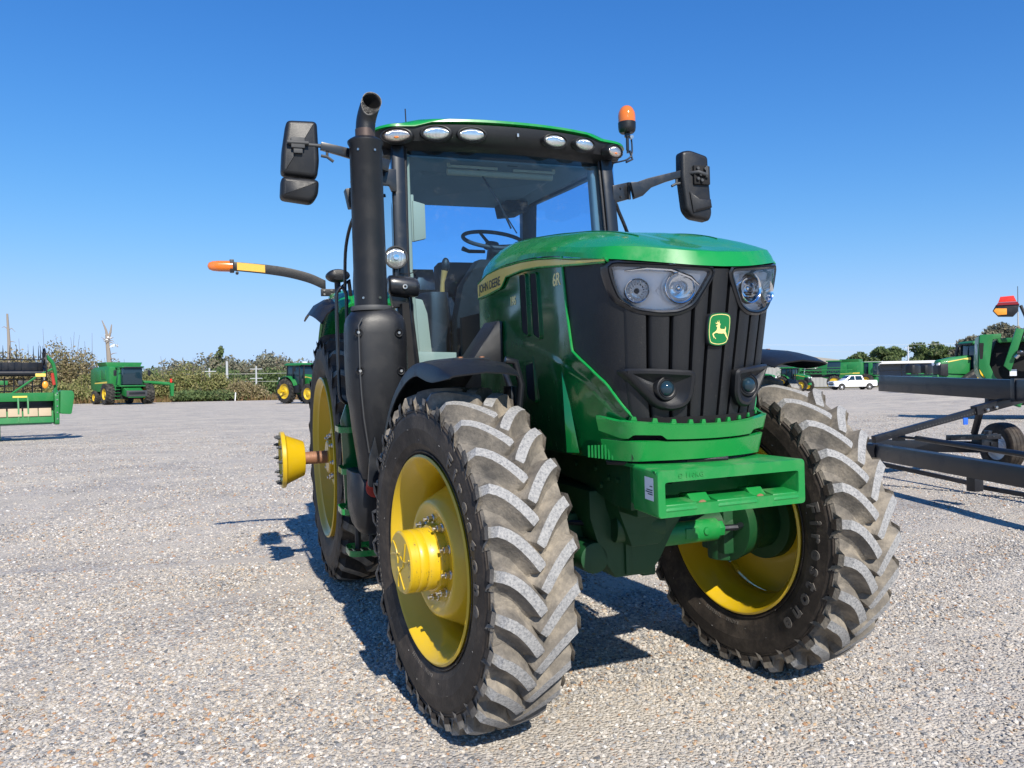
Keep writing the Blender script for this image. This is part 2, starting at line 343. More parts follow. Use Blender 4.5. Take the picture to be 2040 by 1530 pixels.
# ---- wheels -------------------------------------------------------
def tyre_g(Ro, Rb, Rrim, hw, N, phase, lugw, sweep, sgn, full=True, seg=112):
    """sgn: +1 the outer side is +x. carcass + V lugs that point down at the front of the wheel"""
    g = G()
    k = hw/.19
    prof = [(-hw*.80, Rrim-.012), (-hw*.86, Rrim+.015), (-hw*.99, Rrim+(Rb-Rrim)*.25), (-hw*1.06, Rrim+(Rb-Rrim)*.52), (-hw*1.04, Rrim+(Rb-Rrim)*.74), (-hw*.985, Rb-.034), (-hw*.95, Rb-.016), (-hw*.6, Rb-.004), (0, Rb)]
    prof = prof + [(-a, b_) for a, b_ in prof[-2::-1]]
    mis = [0 if i < 5 or i > 9 else 1 for i in range(len(prof)-1)]
    g.lathe(prof, (0,0,0), (1,0,0), seg, False, mis=mis)
    def pt(off, th, r): return Vector((off, -r*math.cos(th), r*math.sin(th)))
    H = Ro-Rb
    for side in (-1, 1):
        for i in range(N):
            th0 = phase + 2*math.pi*(i+(.5 if side*sgn < 0 else 0))/N
            rows = []
            sts = [(1.046, 0, .7, 1.0), (1.040, 0, .85, 1.0), (1.025, 0, .95, 1.0), (1.0, .90, 1, 1), (.86, .95, 1, .95), (.70, .97, 1, .92), (.54, .98, 1, .90), (.38, .99, 1, .90), (.24, 1, 1, .90), (.12, 1, 1, .95), (.04, 1, 1, 1), (.0, .93, .85, 1), (-.06, 0, .55, 1.2)]
            for (u, hh, wf, bf) in sts:
                off = side*hw*u; uu = 1-max(0, min(1, abs(u)))
                if u < 0: uu = 1-u
                th = th0 - sweep*(uu**1.7)
                rb = interp([(-.2, Rb), (.6, Rb-.004), (.95, Rb-.018), (1.02, Rb-.07), (1.06, Rb-.10)], u)-.004
                rt = rb+.004 + (H*hh if u < 1.01 else 0); 
                if u > 1.01: rt = rb = {1.025: Rb+.018, 1.040: Rb-.010, 1.046: Rb-.036}[u]
                # direction across the lug in the (off, s) surface: turns with the curve
                ds = 1.6*sweep*Ro*(max(uu, .02)**.6)/hw; a = math.atan(ds)*.92
                row = []
                foot = u > 1.01
                for wv, hf in ((-1.75*bf, 0), (-1.05, .28), (-.70, .84), (-.58, 1), (.58, 1), (.70, .84), (1.15, .28), (1.9*bf, 0)):
                    if foot: wv = max(-.8, min(.8, wv)); hf = 1
                    w = wv*lugw*(wf if abs(wv) < 1.15 else (wf+1)/2)
                    do = -side*math.sin(a)*w; dt = math.cos(a)*w
                    r_ = rb+(rt-rb)*hf
                    row.append(pt(off+do, th+dt/r_, r_))
                rows.append(row)
            n = len(rows[0]); fs = []; o = len(g.v)
            for a_ in range(len(rows)-1):
                for b_ in range(n-1):
                    g.f.append((o+a_*n+b_, o+a_*n+b_+1, o+(a_+1)*n+b_+1, o+(a_+1)*n+b_)); g.m.append(2 if (b_ == 3 and 3 <= a_ <= 10) else (1 if a_ > 0 else 0))
            g.v += [tuple(p) for r__ in rows for p in r__]
            g.f.append(tuple(o+b_ for b_ in range(n))[::-1]); g.m.append(0)
    return g
def side_off(r, hw, Rb, Rrim): return interp([(Rrim, hw*.86), (Rrim+(Rb-Rrim)*.25, hw*.99), (Rrim+(Rb-Rrim)*.52, hw*1.06), (Rrim+(Rb-Rrim)*.74, hw*1.04), (Rb-.034, hw*.985)], r)
def arc_text(parent, txt, r0, th_c, size, side, hw, Rb, Rrim, flip=1, bold=0, sp=1.0, ext=.0022, name='lettering'):
    """text bent round a sidewall; side -1/+1 = x side; baseline radius r0; th_c centre angle"""
    def f(x, y, z):
        r_ = r0+y*flip; t = th_c + side*flip*x/(r0+size*.3)
        o_ = side*(side_off(r_, hw, Rb, Rrim)+max(0, z)*1.0+.0005)
        return Vector((o_, -r_*math.cos(t), r_*math.sin(t)))
    return text_part(name, txt, size, f, RUBLET, parent, ext, sp, res=3, bold=bold)
STEER = .1231
FWC = (.805, 0, .74)
def front_wheel(s):
    """s = -1 the wheel at image left, +1 the other"""
    M_ = Matrix.Translation((s*.805, 0, .74)) @ Matrix.Rotation(STEER, 4, 'Z')
    g = G(); x = s                                   # outward direction = x*s
    # rim: barrel with flanges, drop centre, welded disc
    prof = [(.172, .462), (.178, .452), (.170, .441), (.150, .437), (.135, .415), (.075, .408), (.055, .385), (-.055, .385), (-.075, .408), (-.135, .415), (-.150, .437), (-.170, .441), (-.178, .452), (-.172, .462), (-.150, .452), (-.1, .43), (0, .41), (.1, .43), (.15, .452), (.172, .462)]
    g.lathe([(a*s, b_) for a, b_ in prof], (0,0,0), (1,0,0), 72)
    w = g.build('wheel', YEL, tractor, 0, smooth=50, mat4=M_)
    # dish: wheel disc, bulging outward
    d = G(); d.lathe([(.125*s, .0), (.125*s, .185), (.130*s, .20), (.142*s, .222), (.145*s, .240), (.138*s, .256), (.10*s, .276), (.03*s, .31), (-.03*s, .35), (-.05*s, .386), (-.062*s, .386), (-.04*s, .35), (.015*s, .30), (.09*s, .262), (.11*s, .19), (.11*s, 0)], n=64)
    if s > 0: d = G(); d.lathe([(.10*s, .16), (.10*s, .20), (.118*s, .235), (.11*s, .262), (.10*s, .29), (.115*s, .36), (.10*s, .396), (.085*s, .396), (.095*s, .36), (.08*s, .29), (.09*s, .235), (.08*s, .16)], n=64)
    d.build('wheel_disc', YEL, w, 0, smooth=40)
    if s < 0:
        h = G(); h.lathe([(-.03*1, .0), (-.03, .150), (-.150, .150), (-.158, .146), (-.160, .137), (-.205, .137), (-.208, .1345), (-.211, .137), (-.245, .137), (-.248, .1345), (-.251, .137), (-.285, .136), (-.292, .129), (-.292, 0)], n=64)
        hb = h.build('hub', YELW, w, 0, smooth=40)
        # leaf-shaped ribs cast into the hub face
        rb = G()
        for k in range(3):
            a0 = R(120*k+30)
            for j, (q0, q1, q2) in enumerate((((.02, -.02), (.05, .035), (.112, .03)), ((.025, .03), (.075, -.01), (.110, -.045)))):
                P = []
                for t in [i/8 for i in range(9)]:
                    u_ = [(1-t)**2*q0[i]+2*t*(1-t)*q1[i]+t*t*q2[i] for i in (0, 1)]
                    P.append((-.293, u_[0]*math.cos(a0)-u_[1]*math.sin(a0), u_[0]*math.sin(a0)+u_[1]*math.cos(a0)))
                rb.tube(P, .0035, 6)
        rb.build('hub_rib', YELW, w)
        for k in range(10):
            a = R(36*k+14); y, z = .172*math.cos(a), .172*math.sin(a)
            b_ = G(); b_.cyl((-.123, y, z), (-.132, y, z), .020, n=16); b_.cyl((-.130, y, z), (-.154, y, z), .0155, n=6); b_.cyl((-.154, y, z), (-.172, y, z), .009, n=10)
            b_.build('wheel_nut', STEEL, w, .0015, seg=1, smooth=30)
    else:
        h = G(); h.cyl((-.16, 0, 0), (.13, 0, 0), .15, n=40); h.cyl((-.22, 0, 0), (-.10, 0, 0), .19, .165, n=40); h.cyl((.03, 0, 0), (.10, 0, 0), .21, n=40)
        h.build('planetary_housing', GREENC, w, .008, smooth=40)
    for k in range(5):
        a = R(72*k+20); c_ = (.405*math.cos(a), .405*math.sin(a))
        if s > 0:
            q = G(); q.box((.085*s, c_[0], c_[1]), (.05, .06, .05), Matrix.Rotation(a, 3, 'X')); q.build('rim_lug', YEL, w, .006)
    ty = tyre_g(.757, .699, .452, .183, 28, R(6.2) if s < 0 else R(8.5)+R(180/28), .036, R(12.5), s, seg=168)
    if False: pass
    # outer lugs phase: RF outer 6.2 deg, LF inner 8.5 deg
    t = ty.build('tyre', [RUBSIDE, RUBTREAD, RUBTOP], w, 0, smooth=34)
    for sd in (-1, 1):
        arc_text(w, 'Firestone', .545, R(22 if s < 0 else -15), .098, sd, .183, .702, .452, 1, .0035, 1.75, .0045)
        arc_text(w, '380/85R34', .605, R(133), .052, sd, .183, .702, .452, 1, .001, 1.2)
        arc_text(w, 'RADIAL ALL TRACTION', .63, R(185), .038, sd, .183, .702, .452, -1, .0005, 1.3)
        arc_text(w, 'RADIAL   TUBELESS', .50, R(262), .022, sd, .183, .702, .452, 1, 0, 1.3, .0014)
        m_ = G()
        for k in range(28):                              # moulded ticks and vent hairs round the bead
            a = R(360*k/28+rnd.uniform(-2, 2)); r_ = .478+.05*(k % 3); o_ = sd*(side_off(r_, .183, .702, .452)+.0004); dd = .012
            m_.tube([(o_, -r_*math.cos(a), r_*math.sin(a)), (o_+sd*.003, -(r_+.001)*math.cos(a+dd), (r_+.001)*math.sin(a+dd))], .0011, 4)
        m_.build('sidewall_marks', RUBTOP, w, 0)
        m_ = G(); ring = [(sd*(side_off(r_, .183, .702, .452)+h_), r_) for r_, h_ in ((.652, 0), (.654, .003), (.658, .003), (.660, 0))]
        m_.lathe(ring, n=112); ring = [(sd*(side_off(r_, .183, .702, .452)+h_), r_) for r_, h_ in ((.47, 0), (.472, .004), (.478, .004), (.480, 0))]
        m_.lathe(ring, n=112); m_.build('sidewall_ring', RUBSIDE, w, 0, smooth=30)
    return w
fwr = front_wheel(-1); fwl = front_wheel(1)
def rear_wheel(s):
    M_ = Matrix.Translation((s*.83, 2.765, .94))
    g = G()
    prof = [(.228, .612), (.234, .603), (.226, .592), (.205, .586), (.19, .56), (.10, .545), (.05, .52), (-.05, .52), (-.1, .545), (-.19, .56), (-.205, .586), (-.226, .592), (-.234, .603), (-.228, .612), (0, .575), (.228, .612)]
    g.lathe([(a*s, b_) for a, b_ in prof], n=80)
    w = g.build('wheel', YEL, tractor, 0, smooth=50, mat4=M_)
    d = G(); d.lathe([(.10*s, 0), (.10*s, .17), (.145*s, .19), (.155*s, .215), (.145*s, .24), (.09*s, .28), (.06*s, .40), (.08*s, .50), (.10*s, .548), (.085*s, .548), (.06*s, .50), (.04*s, .40), (.07*s, .28), (.08*s, .17), (.08*s, 0)], n=64)
    d.build('wheel_disc', YEL, w, 0, smooth=45)
    h = G(); h.lathe([(.09*s, 0), (.09*s, .13), (.19*s, .125), (.20*s, .115), (.20*s, .0)], n=40); h.build('hub', YEL, w, 0)
    for k in range(8):
        a = R(45*k+10); y, z = .165*math.cos(a), .165*math.sin(a)
        b_ = G(); b_.cyl((s*.15, y, z), (s*.185, y, z), .018, n=6); b_.cyl((s*.185, y, z), (s*.20, y, z), .010, n=10); b_.build('wheel_nut', STEEL, w, .0015, seg=1)
    ty = tyre_g(.95, .888, .602, .222, 26, R(3), .046, R(12), s, seg=96)
    ty.build('tyre', [RUBSIDE, RUBSIDE, RUBTREAD], w, 0, smooth=34)
    # axle bar and dual hub carried outside the wheel
    if s < 0:
        a = G(); a.cyl((-.10, 0, 0), (-.40, 0, 0), .047, n=28)
        for k in range(9): a.cyl((-.215-.014*k, 0, 0), (-.221-.014*k, 0, 0), .0495, n=28)
        a.build('axle_bar', RUST, w, .001, seg=1)
        c_ = G(); c_.lathe([(-.372, .0), (-.372, .125), (-.378, .132), (-.50, .185), (-.505, .19), (-.515, .212), (-.54, .214), (-.545, .208), (-.545, .17), (-.53, .15), (-.53, 0)], n=56)
        c_.build('dual_hub', YEL, w, 0, smooth=30)
        for k in range(10):
            an = R(36*k); y, z = .178*math.cos(an), .178*math.sin(an); b_ = G(); b_.cyl((-.54, y, z), (-.565, y, z), .014, n=6); b_.cyl((-.565, y, z), (-.58, y, z), .008, n=8); b_.build('wheel_nut', GREY, w, .001, seg=1)
    else:
        a = G(); a.cyl((.10, 0, 0), (.40, 0, 0), .047, n=28); a.build('axle_bar', RUST, w)
    return w
rear_wheel(-1); rear_wheel(1)
# ---- nose surface -------------------------------------------------
def yc(z): return -.765 + (z-1.3)*(-.12/.65)
def F(x, z, off=0.0):
    """front face of the nose at (x, z), pushed out by off"""
    return Vector((x, yc(z)+1.2*x*x-off, z))
def xcor(z): return interp([(1.15, .265), (1.3, .305), (1.55, .348), (1.78, .378), (2.02, .396)], z)
def plan(z, ext=0.0, rear=.78):
    """half plan outline of the nose and side at height z, from the centre to the rear"""
    xc = xcor(z)+ext
    side = interp([(1.15, .375), (1.35, .40), (1.6, .418), (2.1, .42)], z)+ext
    P = [F(0, z, ext), F(xc*.35, z, ext), F(xc*.7, z, ext), F(xc*.93, z, ext), Vector((xc+.008, F(xc, z).y+.045, z)), Vector((xc+(side-xc)*.5, -.52, z)), Vector((side, -.34, z)), Vector((side, -.1, z))]
    return catmull(P, 5)+[Vector((side+(.42+ext-side)*min(1, t*2), -.1+(rear+.1)*t, z)) for t in [i/12 for i in range(1, 13)]]
BORD = [(1.20, -.69), (1.335, -.70), (1.40, -.665), (1.498, -.60), (1.56, -.52), (1.635, -.412), (1.80, -.385), (1.99, -.360), (2.06, -.355)]
def ybord(z): return interp(BORD, z)
def split_plan(z, ext=0):
    P = plan(z, ext); yb = ybord(z)
    for i in range(len(P)-1):
        if i > 8 and P[i].y <= yb < P[i+1].y or (i > 8 and P[i].y > yb):
            t = max(0, min(1, (yb-P[i].y)/max(1e-6, P[i+1].y-P[i].y))); c_ = P[i].lerp(P[i+1], t); return P[:i+1]+[c_], [c_]+P[i+1:]
    return P, P[-2:]
zs = [1.30+i*(2.03-1.30)/30 for i in range(31)]
for s in (-1, 1):
    g = G(); g.sheet([[(s*p.x, p.y+.05*max(0, min(1, ((interp([(1.775, .262), (1.80, .315), (1.84, .345), (1.88, .362), (1.95, .375)], z) if z > 1.775 else .31*interp([(1.3, .84), (1.55, .93), (1.95, 1)], z))-p.x)/.012)), min(p.z, interp([(-.9, 1.938), (-.8, 1.962), (-.70, 1.982), (-.5, 2.01), (-.36, 2.035)], p.y))) for p in resample(split_plan(z)[0], 64)] for z in zs], .0); tp(g, 'grille_shell', GRIL, smooth=60, weld=1e-4)
def arch(y): return interp([(-.72, 1.245), (-.69, 1.28), (-.647, 1.349), (-.56, 1.43), (-.492, 1.497), (-.36, 1.56), (-.216, 1.614), (0, 1.665), (.21, 1.697), (.5, 1.715), (.8, 1.72)], y)
zs2 = [1.19+i*(2.085-1.19)/64 for i in range(65)]
for s in (-1, 1):
    grid = []
    for z in zs2:
        row = []
        for p in resample(split_plan(max(z, 1.2))[1], 70):
            d = z-arch(p.y); o_ = .003*math.exp(-(d/.008)**2) - .0035/(1+math.exp(-d/.004)) + .0018
            nx = 1 if p.y > -.45 else .8
            zz = min(z, interp([(-.4, 2.04), (.1, 2.09), (.5, 2.10), (.76, 2.06)], p.y))
            if p.y > .6 and z < 1.45: zz = z
            row.append((s*(p.x+o_*nx), p.y-(o_*.6 if p.y < -.45 else 0), zz))
        grid.append(row)
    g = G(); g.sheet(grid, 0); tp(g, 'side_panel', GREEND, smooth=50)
    # bright edge line between grille and panel
    P = []
    for z in [1.30+i*.74/40 for i in range(41)]:
        q = split_plan(z, .004)[1][0]; P.append((s*q.x, q.y, q.z))
    g = G(); g.tube(P, .0065, 8); tp(g, 'panel_edge', GREEN)
    # louvre slots
    for (yb, yt, z0, z1, wd) in ((.085, .10, 1.735, 2.02, .075), (-.055, -.035, 1.715, 2.01, .075), (.045, .06, 1.42, 1.625, .10)):
        sl = poly_round([(yb-wd/2, z0-.012), (yb+wd/2, z0+.012), (yt+wd/2, z1), (yt-wd/2, z1-.005)], .018)
        g = G(); o_ = .4155 if z0 < 1.6 else .4205
        g.prism(sl, 'x', s*(o_-.03), s*(o_+.0045)); tp(g, 'air_slot', BLKD, .0015, seg=1)
        g = G(); ins = pinset(sl, -.007); g.loft([[(s*(o_-.01), y, z) for y, z in ins], [(s*(o_+.0065), y, z) for y, z in ins], [(s*(o_+.0065), y, z) for y, z in sl], [(s*(o_-.01), y, z) for y, z in sl]], cap=False); tp(g, 'slot_rim', GREEND, 0, smooth=30)
    # fin below the arch line
    g = G(); g.loft([[(s*.41, -.305, 1.551), (s*.419, -.309, 1.551), (s*.41, -.313, 1.551)], [(s*.395, -.33, 1.205), (s*.432, -.365, 1.205), (s*.395, -.415, 1.205)]]); tp(g, 'panel_fin', GREEND, .003)
# ---- bonnet cap ---------------------------------------------------
L_ = [(0, -.905, 1.933), (.10, -.893, 1.937), (.2, -.858, 1.948), (.30, -.797, 1.964), (.375, -.735, 1.977), (.412, -.66, 1.988), (.424, -.5, 2.015), (.428, -.3, 2.050), (.428, -.1, 2.074), (.426, .1, 2.089), (.422, .4, 2.098), (.415, .6, 2.090), (.405, .76, 2.056), (.395, .84, 2.01)]
U_ = [(0, -.878, 1.99), (.10, -.868, 1.994), (.2, -.832, 2.006), (.295, -.772, 2.022), (.360, -.712, 2.031), (.392, -.64, 2.038), (.406, -.47, 2.062), (.411, -.27, 2.096), (.411, -.05, 2.122), (.408, .12, 2.136), (.402, .4, 2.147), (.394, .6, 2.150), (.385, .76, 2.135), (.375, .84, 2.10)]
CY = [-.878, -.86, -.80, -.70, -.58, -.46, -.32, -.16, .0, .16, .42, .62, .78, .86]
CZ = [1.99, 1.999, 2.017, 2.045, 2.081, 2.116, 2.155, 2.188, 2.213, 2.236, 2.268, 2.290, 2.302, 2.30]
Lc, Uc = catmull(L_, 4), catmull(U_, 4)
Cc = catmull([(0, y, z) for y, z in zip(CY, CZ)], 4)
rows = [[Lc[i] for i in range(len(Lc))], [Lc[i].lerp(Uc[i], .5)+Vector((.004, 0, 0))*(1 if i > 12 else 0) for i in range(len(Lc))], Uc]
for f in (.04, .12, .25, .4, .55, .7, .85, 1.0):
    r_ = []
    for u, c_ in zip(Uc, Cc):
        z = u.z+(c_.z-u.z)*(1-(1-f)**3.2); r_.append(Vector((u.x*(1-f), u.y+(c_.y-u.y)*f, z)))
    rows.append(r_)
g = G(); g.sheet(rows, 0); g.mirror(); tp(g, 'bonnet', GREEN, smooth=17, weld=.0008)
g = G(); g.sheet([[Lc[i]+Vector((-.004, .006, 0)) for i in range(len(Lc))], [Lc[i]+Vector((-.03, .03, .0)) for i in range(len(Lc))]], 0); g.mirror(); tp(g, 'bonnet_lip', BLKD)
g = G(); cen = [Vector((0, p.y, p.z+.004)) for p in Cc[14:44]]
for s in (-1, 1):                                        # shallow panel joint lines on the crown
    P = [];
    for i in range(18, 50):
        u, c_ = Uc[i], Cc[i]; f = .5; P.append((s*u.x*(1-f), u.y+(c_.y-u.y)*f, u.z+(c_.z-u.z)*(1-(1-f)**3.2)+.001))
    g.tube(P, .0025, 6)
tp(g, 'bonnet_seam', GREEND)
# stripe with lettering
for s in (-1, 1):
    st = [(-.70, 1.986), (-.5, 2.008), (-.3, 2.040), (-.1, 2.064), (.1, 2.080), (.4, 2.089), (.6, 2.081), (.755, 2.048), (.775, 1.965), (.6, 1.972), (.385, 1.988), (.31, 2.034), (.1, 2.038), (-.1, 2.027), (-.3, 2.006), (-.5, 1.986), (-.69, 1.970)]
    def xs(y, z): 
        return interp([(-.72, .392), (-.66, .405), (-.5, .424), (-.34, .4275), (.8, .4275)], y)
    n_ = len(st)//2; top = st[:8]; low = [st[16], st[15], st[14], st[13], st[12], st[11], st[9], st[8]]
    tt = resample([(0, y, z) for y, z in top], 60); lo = catmull([(0, y, z) for y, z in [st[16], st[15], st[14], st[13], st[12]]], 6)+[Vector((0, .31, 2.034)), Vector((0, .385, 1.988)), Vector((0, .6, 1.972)), Vector((0, .775, 1.965))]
    def zlow(y): return interp([(p.y, p.z) for p in lo], y)
    def ztop(y): return interp([(p.y, p.z) for p in tt], y)
    ys = [-.70+1.465*i/90 for i in range(91)]
    g = G(); g.sheet([[(s*(xs(y, 0)+.0015), y, ztop(y)-.004) for y in ys], [(s*(xs(y, 0)+.003), y, (ztop(y)+zlow(y))/2) for y in ys], [(s*(xs(y, 0)+.0015), y, zlow(y)+.004) for y in ys]], 0); tp(g, 'yellow_stripe', GOLD, smooth=60)
    g = G(); g.tube([(s*(xs(y, 0)+.0005), y, zlow(y)) for y in ys]+[], .0045, 6); g.tube([(s*(xs(-.7, 0)), -.70, 1.985), (s*(xs(-.72, 0)), -.715, 1.972)], .006, 6)
    g.tube([(s*(xs(y, 0)), y, ztop(y)+.001) for y in ys], .0035, 6); tp(g, 'stripe_edge', GREEN)
    fl = -s
    def fmap(y0, z0, sl=0.0, X=.4305): return lambda x, y, z: Vector((s*(X+.0005+max(0, z)), y0+s*x, z0+y+sl*(s*x)))
    text_part('lettering', 'JOHN DEERE', .064, fmap(.565, 1.998, -.03), INK, tractor, .0006, .92, bold=.0006)
    text_part('lettering', '6R', .078, fmap(-.285, 1.925, 0, .4185), CREAM, tractor, .0006, .9, bold=.0012)
    text_part('lettering', '195', .056, fmap(.25, 1.888, 0, .4185), CREAM, tractor, .0006, .95, bold=.0026)
# ---- grille slats -------------------------------------------------
edges = [-.345, -.262, -.183, -.105, -.042, .042, .105, .183, .262, .345]
def lightbot(x): return interp([(0, 1.925), (.042, 1.925), (.062, 1.86), (.10, 1.80), (.15, 1.765), (.25, 1.765), (.32, 1.80), (.36, 1.86)], abs(x))
for i in range(len(edges)-1):
    a, b_ = edges[i]+.0055, edges[i+1]-.0055
    g = G(); rws = []
    for k in range(25):
        t = k/24; row = []
        for x, o_ in ((a, -.004), (a+.002, .011), (a+.008, .014), ((a+b_)/2, .015), (b_-.008, .014), (b_-.002, .011), (b_, -.004)):
            sc = interp([(1.3, .84), (1.55, .93), (1.95, 1)], 1.335+t*.6); xx = x*sc
            z1 = min(1.93, lightbot(x)); z = 1.335+(z1-1.335)*t
            row.append(F(xx, z, o_))
        rws.append(row)
    g.sheet(rws, 0); tp(g, 'grille_slat', GRIL, smooth=40)
# ---- headlights ---------------------------------------------------
HL = [(.047, 1.916), (.200, 1.930), (.388, 1.953), (.372, 1.890), (.350, 1.830), (.300, 1.788), (.225, 1.772), (.160, 1.774), (.115, 1.795), (.082, 1.850)]
def surf_poly(poly, s, off, sub=3):
    out = []
    n = len(poly)
    for i in range(n):
        for j in range(sub):
            t = j/sub; x = poly[i][0]*(1-t)+poly[(i+1) % n][0]*t; z = poly[i][1]*(1-t)+poly[(i+1) % n][1]*t; out.append(F(s*x, z, off))
    return out
for s in (-1, 1):
    hp = poly_round(HL, .02, 3)
    rings = [surf_poly(pinset(hp, -.022), s, -.01, 1), surf_poly(pinset(hp, -.021), s, .018, 1), surf_poly(pinset(hp, -.013), s, .024, 1), surf_poly(pinset(hp, -.010), s, .017, 1), surf_poly(pinset(hp, -.007), s, .022, 1), surf_poly(pinset(hp, .000), s, .019, 1), surf_poly(pinset(hp, .002), s, -.01, 1)]
    # keep the bezels of the two sides from crossing at the centre line
    for r__ in rings:
        for p in r__: p.x = s*max(.026, s*p.x); p.z = min(p.z, interp([(0, 1.930), (.1, 1.934), (.2, 1.944), (.3, 1.960), (.4, 1.976)], abs(p.x)))
    g = G(); g.loft(rings, cap=False); hl = tp(g, 'headlight', BLKG, smooth=40)
    cx = sum(p[0] for p in hp)/len(hp); cz = sum(p[1] for p in hp)/len(hp)
    g = G(); inr = pinset(hp, .0); f0 = surf_poly(inr, s, .004, 1); f1 = [F(s*(cx+(x-cx)*.93), cz+(z-cz)*.88, -.022) for x, z in inr]; f2 = [F(s*(cx+(x-cx)*.4), cz+(z-cz)*.4, -.027) for x, z in inr]
    g.loft([f0, f1, f2, [F(s*cx, cz, -.027)+Vector((.001*math.cos(k), 0, .001*math.sin(k))) for k in range(len(f2))]], cap=False); g.build('reflector_housing', SILV, hl, smooth=40)
    # chrome brow bar
    g = G(); g.tube([F(s*x, z, .004) for x, z in ((.34, 1.93), (.27, 1.935), (.19, 1.925), (.12, 1.895), (.085, 1.865))], [.003, .007, .008, .008, .004], 8); g.build('brow_bar', CHROME, hl)
    for (x, z, r_, kind) in ((.297, 1.853, .043, 0), (.158, 1.857, .055, 1)):
        c_ = F(s*x, z, .002); nrm = Vector((s*.22, -1, 0)).normalized() if kind == 1 else Vector((s*.45, -1, 0)).normalized()
        g = G(); g.lathe([(-.03, r_*.25), (-.022, r_*.55), (-.008, r_*.82), (.010, r_*.95), (.016, r_*1.0), (.018, r_*1.07), (.012, r_*1.13), (-.02, r_*1.16)], c_, nrm, 32)
        lp = g.build('lamp', CHROME, hl, smooth=50)
        g = G(); g.ball(c_+nrm*(-.008), (r_*.26, r_*.26, r_*.26), 14, 8); g.build('bulb', CHROME if kind else BLKG, hl)
        if kind: g = G(); g.lathe([(.0, r_*.55), (.010, r_*.5), (.020, r_*.3), (.024, .001)], c_+nrm*.001, nrm, 28); g.build('projector_lens', CLEAR, hl)
        else:
            g = G()
            for k in range(16): a = 2*math.pi*k/16; u = nrm.cross(Vector((0, 0, 1))).normalized(); v_ = Vector((0, 0, 1)); d_ = u*math.cos(a)+v_*math.sin(a); g.cyl(c_+nrm*-.018+d_*r_*.35, c_+nrm*.004+d_*r_*.86, .0018, n=5)
            g.build('lamp_flute', SILV, hl)
    g = G(); ip = pinset(hp, .0); g.loft([surf_poly(ip, s, .018, 1), [F(s*(cx+(x-cx)*.6), cz+(z-cz)*.6, .022) for x, z in ip], [F(s*cx, cz, .023)+Vector((.0001*k, 0, 0)) for k in range(len(ip))]], cap=False); g.build('lens', CLEAR, hl, smooth=60)
# ---- fog lights ---------------------------------------------------
FG = [(.095, 1.535), (.240, 1.548), (.345, 1.552), (.290, 1.480), (.225, 1.405), (.180, 1.388), (.125, 1.400), (.100, 1.440)]
for s in (-1, 1):
    fp = poly_round(FG, .022, 4)
    def r_(ins, off, z0=0): return [F(s*x, z+z0, off) for x, z in pinset(fp, ins)]
    g = G(); g.loft([r_(-.004, -.01), r_(-.004, .040), r_(.004, .050), r_(.015, .050), r_(.021, .042), [F(s*(.185+(x-.185)*.55), 1.475+(z-1.475)*.55, .019) for x, z in pinset(fp, .024)], [F(s*(.185+(x-.185)*.2), 1.475+(z-1.475)*.2, .018) for x, z in pinset(fp, .024)]], cap=False)
    fl = tp(g, 'fog_light', BLK, smooth=38)
    c_ = F(s*.190, 1.474, .022)
    g = G(); g.lathe([(-.02, .046), (.012, .046), (.014, .043), (.010, .040), (.010, .037), (.014, .035), (.012, .031), (-.01, .03)], c_, (0, -1, .0), 36); g.build('lamp_ring', BLK, fl, smooth=30)
    g = G(); g.ball(c_+Vector((0, -.004, 0)), (.031, .026, .031), 28, 18); g.build('lamp_ball', DGLASS, fl)
# ---- badge --------------------------------------------------------
bz, by = 1.695, None
def BP(u, v, off): return F(u*.001, bz+v*.001, .020+off)
shp = [(-44, 50), (-30, 58), (0, 61), (30, 58), (44, 50), (48, 30), (48, -8), (42, -40), (32, -54), (0, -60), (-32, -54), (-42, -40), (-48, -8), (-48, 30)]
shp = [(p.x, p.y) for p in catmull([(a, b_, 0) for a, b_ in shp], 4, True)]
def bl(sc, o_): return [BP(x*sc, z*sc, o_) for x, z in shp]
g = G(); g.loft([bl(1.10, -.02), bl(1.10, .004), bl(1.04, .009), bl(.2, .009)], cap=True); bd = tp(g, 'badge', BLKG, smooth=40)
g = G(); g.loft([bl(1.02, .008), bl(1.02, .0105), bl(.3, .0105)]); g.build('badge_face', GREENE, bd, smooth=30)
g = G(); g.loft([bl(.955, .0112), bl(.915, .0112)], cap=False); g.build('badge_border', CREAM, bd)
deer = [(-30, -33), (-27, -30), (-34, -17), (-33, -12), (-22, -6), (-16, -1), (-13, 12), (-19, 13), (-20, 16), (-14, 19), (-12, 24), (-22, 23), (-24, 30), (-21, 26), (-16, 27), (-17, 36), (-13, 29), (-9, 28), (-9, 39), (-5, 29), (-4, 24), (-2, 23), (2, 24), (-1, 19), (-2, 10), (2, 4), (12, 3), (22, 3), (26, 6), (25, 14), (29, 9), (30, 2), (28, -5), (33, -12), (36, -20), (46, -36), (43, -37), (31, -24), (26, -16), (20, -13), (10, -14), (0, -13), (-7, -13), (-13, -10), (-22, -12), (-29, -16), (-23, -27), (-16, -32), (-17, -35), (-26, -27)]
from mathutils.geometry import tessellate_polygon
def flat_poly(pts3, poly2): return [tuple(t) for t in tessellate_polygon([[Vector((x, z, 0)) for x, z in poly2]])]
g = G(); dp = [(x*.93+1, z*1.0-2) for x, z in deer]; g.add([BP(x, z, .0115) for x, z in dp], flat_poly(None, dp)); g.build('leaping_deer_emblem', CREAM, bd, smooth=0, fixn=True)
